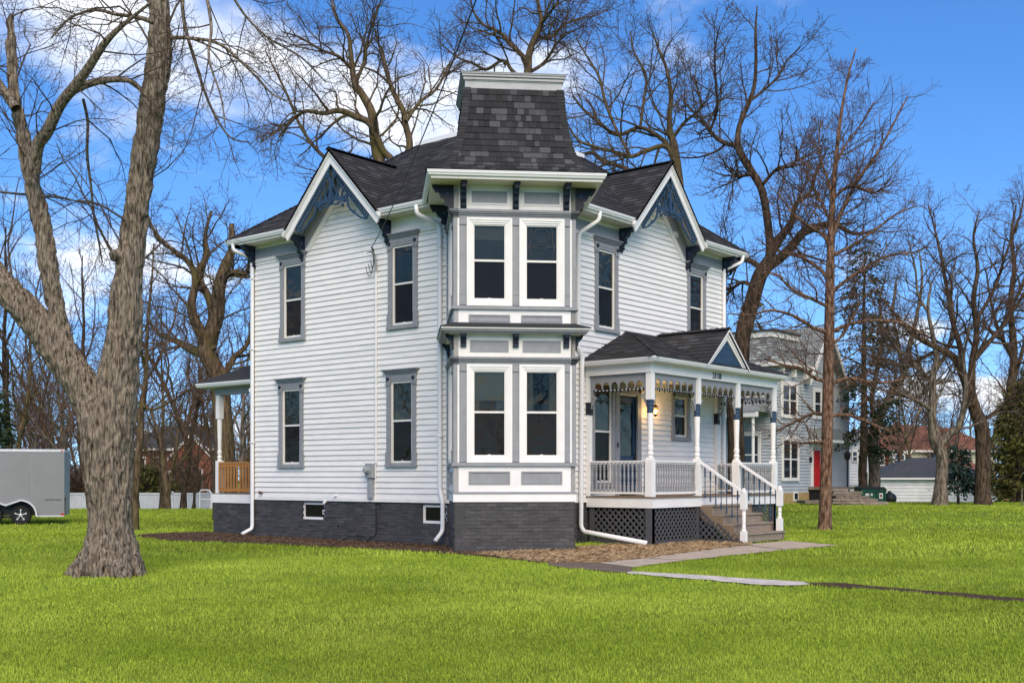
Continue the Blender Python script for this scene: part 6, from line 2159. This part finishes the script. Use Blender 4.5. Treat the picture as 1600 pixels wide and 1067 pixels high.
for (x0, y0, x1, y1) in ((1221, 602, 1242, 649), (1222, 688, 1244, 746)):
    a0, z1 = bf(x0, y0); a1, z0 = bf(x1, y1)
    window_box(FN, a0, a1, z0, z1, bh, n=2, w=.16)
a0, z1 = bf(1271, 612); a1, z0 = bf(1280, 650)
window_box(FN, a0, a1, z0, z1, bh, w=.16, d=.045)
# gabled wing with the red door
g0, g1 = bf(1259, 700)[0], bf(1309, 700)[0]
zge = bf(1309, 598)[1]
gm_ = (g0 + g1) / 2
zga = zge + (g1 - g0) / 2 * 1.25
MB().box(g0, g1, zf, zge, 0, .02, FN).poly([(g0, zge), (g1, zge), (gm_, zga)], -2, .02, FN).build('gable_wall', M['bluesiding'], bh)
for s in (-1, 1):
    e_ = (g1 - g0) / 2 + .35
    MB().poly([(gm_, zga + .35), (gm_ + s * e_, zga + .35 - e_ * 1.25), (gm_ + s * e_, zga + .12 - e_ * 1.25), (gm_, zga + .12)], -3, .42, FN).build('gable_roof', M['greyshingle'], bh)
    MB().poly([(gm_, zga + .37), (gm_ + s * (e_ + .03), zga + .37 - e_ * 1.25), (gm_ + s * (e_ + .03), zga + .05 - e_ * 1.25), (gm_, zga + .05)], .42, .47, FN).build('barge_board', M['trim'], bh)
a0, z1 = bf(1268.5, 703); a1, z0 = bf(1280, 760)
MB().box(a0 - .14, a0, z0, z1 + .3, .02, .1, FN).box(a1, a1 + .14, z0, z1 + .3, .02, .1, FN).box(a0, a1, z1, z1 + .3, .02, .1, FN).build('door_frame', M['trim'], bh)
dd_ = MB().box(a0, a1, z0, z1, .02, .06, FN)
am = (a0 + a1) / 2
for q in ((a0 + .08, am - .03), (am + .03, a1 - .08)):
    dd_.box(q[0], q[1], z0 + .15, z0 + .9, .06, .075, FN); dd_.box(q[0], q[1], z0 + 1.05, z1 - .12, .06, .075, FN)
dd_.build('door', M['reddoor'], bh)
MB().poly([(a0 - .5, z1 + .5), (a1 + .8, z1 + .5), (a1 + .55, z1 + 1.05), (a0 - .25, z1 + 1.05)], .02, .9, FN).build('door_hood', M['greyshingle'], bh)
MB().box(a0 - .5, a1 + .8, z1 + .36, z1 + .49, .02, .95, FN).build('hood_fascia', M['trim'], bh)
MB().box(a0 - .5, a1 + 1.6, z0 - .14, z0 - .01, .0, 1.2, FN).build('stoop', M['stone'], bh)
MB().box(a0 - .4, a1 + 1.3, gB - .2, z0 - .15, .0, 1.05, FN).build('stoop_base', M['roofbase'], bh)
q0, q1 = bf(1238, 776)
MB().box(q0, q0 + .5, q1 - .2, q1 + .25, .04, .08, FN).build('cellar_window', M['trim'], bh)
MB().box(q0 + .08, q0 + .42, q1 - .12, q1 + .17, .08, .09, FN).build('cellar_pane', M['darkglass'], bh)
MB().box(a0 - .36, a0 - .26, z1 - .6, z1 - .35, .03, .14, FN).build('wall_lamp', M['black'], bh)
# side porch on the near face
t0, zr = bfw(1207, 645); t1_, _ = bfw(1160, 645)
MB().add([FW_(.1, zr + .75, 0), FW_(5.5, zr + .75, 0), FW_(5.5, zr, 1.9), FW_(.1, zr, 1.9), FW_(.1, zr, 0), FW_(5.5, zr, 0)], [(0, 1, 2, 3), (3, 2, 5, 4), (0, 3, 4), (1, 2, 5)]).build('porch_roof', M['greyshingle'], bh)
MB().box(.1, 5.5, zr - .25, zr - .01, 1.6, 1.85, FW_).build('porch_beam', M['trim'], bh)
MB().box(.1, 5.5, zf - .15, zf, 0, 1.9, FW_).build('porch_floor', M['stone'], bh)
for a in (.3, 1.9, 3.6, 5.2):
    MB().tube([FW_(a, zf, 1.72), FW_(a, zr - .24, 1.72)], .07, 8).build('porch_post', M['trim'], bh)
for a, z0_, z1_ in ((.9, zf + .9, zf + 2.7), (.7, zr + .9, zr + 2.1), (2.6, zr + .9, zr + 2.1)):
    window_box(FW_, a, a + .9, z0_, z1_, bh, n=1, w=.14)

# ---- white house behind, garage, red-roofed house
wc = at(1298, 68)
FWH = lambda a, z, d: tuple(Vector((wc.x, wc.y, z)) + CR * a - CF * d)
CR = (cam2w(1, 0) - cam2w(0, 0)); CF = (cam2w(0, 1) - cam2w(0, 0))
wh = thing('white_house', (wc.x, wc.y, wc.z), 'small white clapboard house behind the spruce beside the dumpster', 'house')
pw = lambda px, py, D=68.: ((px - 1298) / FPX * D, EYE + (HZ - py) / FPX * D)
x0, z0 = pw(1298, 790); x1, z1 = pw(1362, 690)
MB().box(x0, x1, -.6, z1, -4, 0, FWH).build('wall', M['whitesiding'], wh)
clap(FWH, x0, x1, -.6, z1 - .03, .17, M['whitesiding'], wh)
MB().poly([(x0 - .2, z1 - 1.0), (x1 + .2, z1 + .7), (x1 + .2, z1 + .9), (x0 - .2, z1 - .8)], -4.2, .3, FWH).build('roof', M['greyshingle'], wh)
MB().poly([(x0, z1 - .02), (x1, z1 - .02), (x1, z1 + .68)], -3.9, -.001, FWH).build('gable_wall', M['whitesiding'], wh)
for (a, b, c, d) in ((1347, 700, 1352, 719), (1349, 738, 1355, 757), (1332, 706, 1338, 720)):
    q0, qz1 = pw(a, b); q1, qz0 = pw(c, d); window_box(FWH, q0, q1, qz0, qz1, wh, w=.06)
q0, qz1 = pw(1305, 738); q1, qz0 = pw(1317, 766); window_box(FWH, q0, q1, qz0, qz1, wh, n=2, meet=False, w=.08, name='patio_door')
rl = MB()
for i in range(18):
    rl.box(.3 + i * .13, .34 + i * .13, .4, 1.1, .9, .93, FWH)
rl.box(.2, 2.8, 1.1, 1.17, .88, .95, FWH).box(.2, 2.8, .4, .46, .88, .95, FWH)
rl.build('deck_railing', M['bluesiding'], wh)

def facing(px, D):
    c = at(px, D)
    return c, (lambda a, z, d: tuple(Vector((c.x, c.y, z)) + CR * a - CF * d)), (lambda qx, qy: ((qx - px) / FPX * D, EYE + (HZ - qy) / FPX * D))


c, F, q = facing(1371, 75)
ga = thing('garage', (c.x, c.y, c.z), 'low white clapboard garage with dark hipped roof behind the bare trees', 'garage')
w_ = q(1558, 700)[0]; zeg = q(1400, 746)[1]; zap = q(1460, 716)[1]
MB().box(0, w_, -.6, zeg, -6, 0, F).build('wall', M['whitesiding'], ga)
clap(F, 0, w_ - .12, -.6, zeg - .13, .21, M['whitesiding'], ga)
MB().add([F(-.3, zeg, .35), F(w_ + .3, zeg, .35), F(w_ + .3, zeg, -6), F(-.3, zeg, -6), F(w_ * .42, zap + .1, -3), F(w_ * .62, zap + .1, -3)], [(0, 1, 5, 4), (1, 2, 5), (2, 3, 4, 5), (3, 0, 4), (0, 1, 2, 3)]).build('roof', M['darkroof'], ga)
MB().box(-.3, w_ + .3, zeg - .12, zeg - .002, .0, .34, F).build('fascia', M['gutter'], ga)
a0, z1_ = q(1523, 758); a1, z0_ = q(1528, 766); window_box(F, a0, a1, z0_, z1_, ga, w=.05, meet=False)
for zz_ in (1558,):
    MB().box(w_ - .12, w_ + .02, -.6, zeg - .13, -.01, .03, F).build('corner_board', M['trim'], ga)

c, F, q = facing(1370, 108)
rh = thing('brick_house', (c.x, c.y, c.z), 'large brick and cream house with red-brown hipped roof beyond the garage', 'house')
w_ = q(1556, 700)[0]; zeg = q(1400, 703)[1]; zap = q(1430, 659)[1]
MB().box(0, w_, -.6, zeg, -8, 0, F).build('wall', M['cream'], rh)
bx1 = q(1388, 700)[0]
MB().box(-.02, bx1, -.6, zeg - .01, -.5, .12, F).build('brick_wall', M['redbrick'], rh)
MB().add([F(-.5, zeg, .5), F(w_ + .5, zeg, .5), F(w_ + .5, zeg, -8), F(-.5, zeg, -8), F(w_ * .26, zap, -4), F(w_ * .75, zap - .4, -4)], [(0, 1, 5, 4), (1, 2, 5), (2, 3, 4, 5), (3, 0, 4), (0, 1, 2, 3)]).build('roof', M['redroof'], rh)
MB().box(-.5, w_ + .5, zeg - .2, zeg - .002, 0, .48, F).build('fascia', M['trim'], rh)
bx = q(1390, 706); by = q(1420, 740)
MB().box(bx[0], by[0], by[1], bx[1], 0, .8, F).build('bay', M['trim'], rh)
a0, z1_ = q(1394, 711); a1, z0_ = q(1416, 727); window_box(F, a0, a1, z0_, z1_, rh, n=3, d=.8, w=.08)
a0, z1_ = q(1374, 712); a1, z0_ = q(1380, 726); window_box(F, a0, a1, z0_, z1_, rh, d=.12, w=.1)
a0, z1_ = q(1453, 707); a1, z0_ = q(1463, 715); window_box(F, a0, a1, z0_, z1_, rh, w=.1, meet=False)
MB().add([F(q(1420, 0)[0], q(0, 740)[1], 4), F(q(1530, 0)[0], q(0, 740)[1], 4), F(q(1500, 0)[0], q(0, 715)[1], 0), F(q(1450, 0)[0], q(0, 715)[1], 0)], [(0, 1, 2, 3)]).build('lower_roof', M['redroof'], rh)

# ---- dumpster, lamp post, flagstones, bin bag, stakes
c, F, q = facing(1346, 57)
dm = thing('dumpster', (c.x, c.y, c.z), 'dark green metal dumpster with black lid beside the stone steps', 'dumpster')
w1_, w2_ = q(1370, 0)[0], q(1384, 0)[0]
zt_, zb_ = q(0, 763)[1], q(0, 790)[1]
MB().poly([(0, zb_), (w2_, zb_), (w2_, zt_ - .05), (0, zt_)], -1.2, 0, F).build('body', M['green'], dm)
for a in (.0, w1_ * .5, w1_, w2_ - .06):
    MB().box(a, a + .06, zb_, zt_ - .12, 0, .05, F).build('rib', M['green'], dm)
MB().box(-.03, w2_ + .03, zt_ - .14, zt_ - .06, -.02, .07, F).build('rim', M['green'], dm)
MB().poly([(-.04, zt_), (w2_ + .04, zt_ - .06), (w2_ - .1, zt_ + .08), (.05, zt_ + .1)], -1.25, .08, F).build('lid', M['greylid'], dm)
MB().box(w1_ + .1, w1_ + .28, zt_ - .5, zt_ - .22, .0, .06, F).build('label_plate', M['trim'], dm)
MB().box(w1_ + .14, w1_ + .24, zt_ - .42, zt_ - .30, .06, .065, F).build('label_mark', M['redroof'], dm)
MB().box(.2, .55, zt_ - .36, zt_ - .24, .0, .012, F).build('label_plate', M['trim'], dm)
p_ = at(1324, 58)
lp = thing('lamp_post', (p_.x, p_.y, p_.z), 'thin black lamp post with lantern in front of the white house', 'lamp post')
h_ = EYE + (HZ - 712) / FPX * 58 - p_.z
MB().tube([(p_.x, p_.y, p_.z), (p_.x, p_.y, p_.z + h_ - .2)], .04, 8).build('pole', M['black'], lp)
MB().lathe([(.05, 0), (.13, .05), (.17, .3), (.2, .31), (.06, .45), (.02, .5)], (p_.x, p_.y, p_.z + h_ - .22), 8).build('lantern', M['black'], lp)
rs = random.Random(14)
c, F, q = facing(1290, 53)
fl = thing('stone_steps', (c.x, c.y, c.z), 'stacked brown flagstone steps and retaining wall before the red door', 'steps')
for (xa, xb, ya, yb, dd_) in ((1296, 1325, 763, 767, .0), (1300, 1345, 767, 771, .25), (1294, 1340, 771, 774.5, .5), (1300, 1352, 774.5, 778, .7), (1292, 1330, 778, 781.5, .9), (1330, 1362, 778, 782, .85), (1290, 1318, 782, 786, 1.1), (1318, 1350, 782, 786.5, 1.1), (1350, 1376, 783, 787, 1.0), (1250, 1290, 781, 786, .9), (1336, 1368, 786, 790, 1.3), (1296, 1334, 787, 790.5, 1.35)):
    (a, z1_), (b, z0_) = q(xa, ya), q(xb, yb)
    n = 9
    pts = [(a + (b - a) * i / n, z0_ + rs.uniform(-.015, .015)) for i in range(n + 1)] + [(b - (b - a) * i / n, z1_ - .008 + rs.uniform(-.015, .012)) for i in range(n + 1)]
    MB().poly(pts, -.6, dd_ + rs.uniform(0, .1), F, rs.uniform(-.4, .4)).build('flagstone', M['stone'], fl)
p_ = at(1390, 58)
m_ = MB().lathe([(.25, 0), (.33, .1), (.34, .28), (.26, .42), (.12, .5), (.06, .55), (.1, .6)], (p_.x, p_.y, p_.z), 12)
tag(m_.build('bin_bag', M['greylid'], None, smooth=True), 'black bag of rubbish on the ground beside the dumpster', 'bag')
for px_, top_, lab in ((1467, 765, 'thin wooden stake standing against the forked bare tree'), (1597, 762, 'thin wooden stake near the evergreens at the right edge')):
    p_ = at(px_, 51)
    h_ = EYE + (HZ - top_) / FPX * 51
    tag(MB().box(p_.x - .03, p_.x + .03, p_.z - .1, h_, p_.y - .03, p_.y + .03).build('stake', M['bark_grey']), lab, 'stake')
# low timber fence line far right
c, F, q = facing(1555, 84)
tf = MB()
for i in range(6):
    tf.box(i * 1.6, i * 1.6 + .12, -.6, q(0, 779)[1] + .1, 0, .1, F)
tf.box(0, 8.4, q(0, 781)[1], q(0, 779)[1], .1, .14, F)
tag(tf.build('rail_fence', M['cedar']), 'low brown rail fence behind the evergreens at the right', 'fence')

# ---- left: white fence, brick house, white handrail
c, F, q = facing(100, 67)
fe = thing('white_fence', (c.x, c.y, c.z), 'long white board fence along the wood behind the lawn', 'fence')
xe = q(345, 0)[0]; zt_ = q(0, 769)[1]
i = 0
M['fence'] = mat('fence_white', (.60, .62, .65), .6, .08, 3.)
m_ = MB()
x = 0.
while x < xe:
    m_.box(x, x + .135, -.62, zt_ - .06 + rs.uniform(-.01, .01), 0, .03, F); x += .145
o = m_.build('fence_boards', M['fence'], fe, fix=False); o['kind'] = 'stuff'
x = 0.
while x < xe + .1:
    MB().box(x - .06, x + .06, -.6, zt_ + .06, -.05, .06, F).build('fence_post', M['fence'], fe); x += 2.1
MB().box(0, xe, zt_ - .14, zt_ - .02, .031, .06, F).build('fence_rail', M['fence'], fe)
c, F, q = facing(205, 96)
lb = thing('brick_house', (c.x, c.y, c.z), 'red brick house half hidden among the bare trees behind the white fence', 'house')
xe = q(336, 0)[0]; zeg = q(0, 700)[1]; zap = q(0, 662)[1]
MB().box(0, xe, -.8, zeg, -7, 0, F).build('wall', M['redbrick'], lb)
MB().add([F(-.4, zeg, .5), F(xe + .4, zeg, .5), F(xe + .4, zeg, -7), F(-.4, zeg, -7), F(1.5, zap, -3.5), F(xe - 1.5, zap, -3.5)], [(0, 1, 5, 4), (1, 2, 5), (2, 3, 4, 5), (3, 0, 4), (0, 1, 2, 3)]).build('roof', M['darkroof'], lb)
MB().box(-.4, xe + .4, zeg - .2, zeg - .002, 0, .48, F).build('fascia', M['trim'], lb)
g0 = q(276, 0)[0]
MB().poly([(g0, -.8), (xe, -.8), (xe, zeg - .7), ((g0 + xe) / 2, zeg + .9), (g0, zeg - .7)], .5, 1.4, F).build('gable_wall', M['redbrick'], lb)
for s in (-1, 1):
    mx2, e2 = (g0 + xe) / 2, (xe - g0) / 2 + .3
    MB().poly([(mx2, zeg + 1.15), (mx2 + s * e2, zeg + 1.15 - e2 * 1.05), (mx2 + s * e2, zeg + .9 - e2 * 1.05), (mx2, zeg + .9)], .3, 1.6, F).build('gable_trim', M['trim'], lb)
for (xa, ya, xb, yb, dpt) in ((218, 716, 226, 748, 0), (240, 716, 248, 748, 0), (272, 738, 279, 766, 1.4), (314, 734, 322, 766, 1.4), (290, 736, 300, 762, 1.4)):
    (a, z1_), (b, z0_) = q(xa, ya), q(xb, yb)
    window_box(F, a, b, z0_, z1_, lb, w=.1, d=dpt)
MB().box(q(292, 0)[0], q(298, 0)[0], zeg, zap + .6, -2, -1.2, F).build('chimney', M['redbrick'], lb)
c, F, q = facing(312, 60)
q1 = q(330, 0)[0]; zt_ = q(0, 765)[1]
m_ = MB().tube([F(0, c.z - .1, 0), F(0, zt_ - .15, 0), F(.08, zt_, 0), (F(q1 - .1, zt_ - .02, 0)), F(q1, zt_ - .15, 0), F(q1, c.z - .1, 0)], .035, 8)
m_.tube([F(0, (zt_ + c.z) / 2, 0), F(q1, (zt_ + c.z) / 2, 0)], .025, 6)
tag(m_.build('handrail', M['gutter']), 'small white tubular handrail beyond the back porch', 'handrail')

# ---- cargo trailer
dirT = math.radians(74)
tc_ = cam2w((100 - 800) / FPX * 38.6, 38.6)
tx_ = (CR * math.sin(dirT) + CF * math.cos(dirT)).normalized()
tn_ = (CR * math.cos(dirT) - CF * math.sin(dirT)).normalized()          # towards the camera
FT_ = lambda a, z, d: tuple(Vector((tc_.x, tc_.y, z)) + tx_ * a + tn_ * d)
tr = thing('cargo_trailer', (tc_.x, tc_.y, 0), 'grey enclosed cargo trailer with two black wheels parked at the left edge', 'trailer')
ZT0, ZT1, LT = .30, 2.50, 5.4
wy, wr = .33, .335
wxs = (-1.35, -2.24)
# body side with wheel-arch cut-out
pts = [(0, ZT0), (0, ZT1), (-LT, ZT1), (-LT, ZT0), (wxs[1] - .5, ZT0)]
for k in range(9):
    an = math.pi - math.pi * .5 * k / 8
    pts.append((wxs[1] + .47 * math.cos(an), ZT0 + .02 + .47 * math.sin(an)))
pts += [((wxs[0] + wxs[1]) / 2, ZT0 + .30)]
for k in range(9):
    an = math.pi * .5 - math.pi * .5 * k / 8
    pts.append((wxs[0] + .47 * math.cos(an), ZT0 + .02 + .47 * math.sin(an)))
MB().poly(pts, -.06, 0, FT_).box(-LT, 0, ZT0, ZT1, -2.1, -.7, FT_).box(-LT, 0, ZT0 + .6, ZT1, -.7, -.06, FT_).build('body', M['trailer'], tr)
MB().box(-LT - .01, .012, ZT1 - .07, ZT1 + .015, -2.11, .012, FT_).build('roof_rail', M['chrome'], tr)
MB().box(-.05, .012, ZT0, ZT1 - .07, -.05, .012, FT_).build('corner_trim', M['trailer'], tr)
MB().box(-LT, wxs[1] - .5, ZT0 - .04, ZT0 + .02, -.05, .012, FT_).box(wxs[0] + .48, 0, ZT0 - .03, ZT0 + .012, -.05, .012, FT_).build('sill_trim', M['chrome'], tr)
for a in (-.98, -1.95, -2.95, -3.9):
    MB().box(a - .012, a + .012, ZT0 + .55, ZT1 - .07, .0, .004, FT_).build('panel_seam', M['trailer'], tr)
fe_ = MB()
arc = [(wxs[1] - .55, ZT0 - .02)] + [(wxs[1] + .50 * math.cos(math.pi - math.pi * .5 * k / 8), ZT0 + .02 + .50 * math.sin(math.pi * .5 * k / 8 + 0)) for k in range(9)] + [((wxs[0] + wxs[1]) / 2, ZT0 + .36)] + [(wxs[0] + .50 * math.cos(math.pi * .5 - math.pi * .5 * k / 8), ZT0 + .02 + .50 * math.sin(math.pi * .5 - math.pi * .5 * k / 8)) for k in range(9)] + [(wxs[0] + .55, ZT0 - .02)]
fe_.ribbon(arc, .05, -.05, .10, FT_)
fe_.build('fender', M['chrome'], tr)
MB().box(wxs[1] - .55, wxs[0] + .55, ZT0 + .02, ZT0 + .62, -.5, -.3, FT_).build('wheel_well', M['greylid'], tr)
for wx in wxs:
    ax = tn_
    w0 = MB().lathe([(.19, -.20), (.30, -.20), (wr - .01, -.17), (wr, -.13), (wr, -.07), (wr - .012, -.03), (.30, .0), (.215, -.01), (.21, -.06)], FT_(wx, wy, -.02), 28, ax, False).build('wheel', M['tyre'], tr, smooth=False)
    MB().lathe([(.205, -.10), (.212, -.015), (.195, -.005), (.19, -.06), (.02, -.07)], FT_(wx, wy, -.02), 24, ax, False).build('rim_barrel', M['greylid'], w0)
    for k in range(5):
        an = 2 * math.pi * k / 5 + .3
        p0 = (wx + .04 * math.cos(an), wy + .04 * math.sin(an)); p1 = (wx + .195 * math.cos(an), wy + .195 * math.sin(an))
        MB().ribbon([p0, ((p0[0] + p1[0]) / 2, (p0[1] + p1[1]) / 2), p1], [.03, .02, .06], -.05, -.028, FT_).build('spoke', M['chrome'], w0)
    MB().lathe([(.045, -.03), (.045, .0), (.02, .01), (.005, .012)], FT_(wx, wy, -.025), 12, ax).build('hub_cap', M['chrome'], w0)
for a_ in (-.05, -2.6, -5.2):
    MB().box(a_ - .05, a_ + .03, ZT1 - .05, ZT1 - .015, .012, .028, FT_).build('marker_light', M['redlens'], tr)
for a_ in (-.98, -1.95, -2.95, -3.9):
    q_ = MB()
    for k_ in range(16):
        for s_ in (-.03, .03):
            q_.box(a_ + s_ - .006, a_ + s_ + .006, ZT0 + .6 + k_ * .093, ZT0 + .612 + k_ * .093, .0, .004, FT_)
    o_ = q_.build('rivets', M['chrome'], tr); o_['kind'] = 'stuff'
MB().box(-LT, 0, ZT0 + .50, ZT0 + .515, .0, .004, FT_).build('rub_rail', M['trailer'], tr)
MB().box(-.10, -.0, ZT0 + .02, ZT0 + .08, .0, .02, FT_).build('tail_light', M['redlens'], tr)
MB().box(wxs[1], wxs[0], .22, .30, -.3, -.22, FT_).build('axle_beam', M['greylid'], tr)
lt = MB()
x = -.58
for w_, h_ in ((.04, .022), (.035, .022), (.03, .022), (.045, .022), (.03, .022), (.03, .022), (.02, .022), (.045, .022), (.035, .022), (.03, .022), (.04, .022)):
    lt.box(x, x + w_, ZT0 + .52, ZT0 + .52 + h_ * 1.4, .0045, .006, FT_); x += w_ + .012
lt.build('lettering', M['black'], tr)
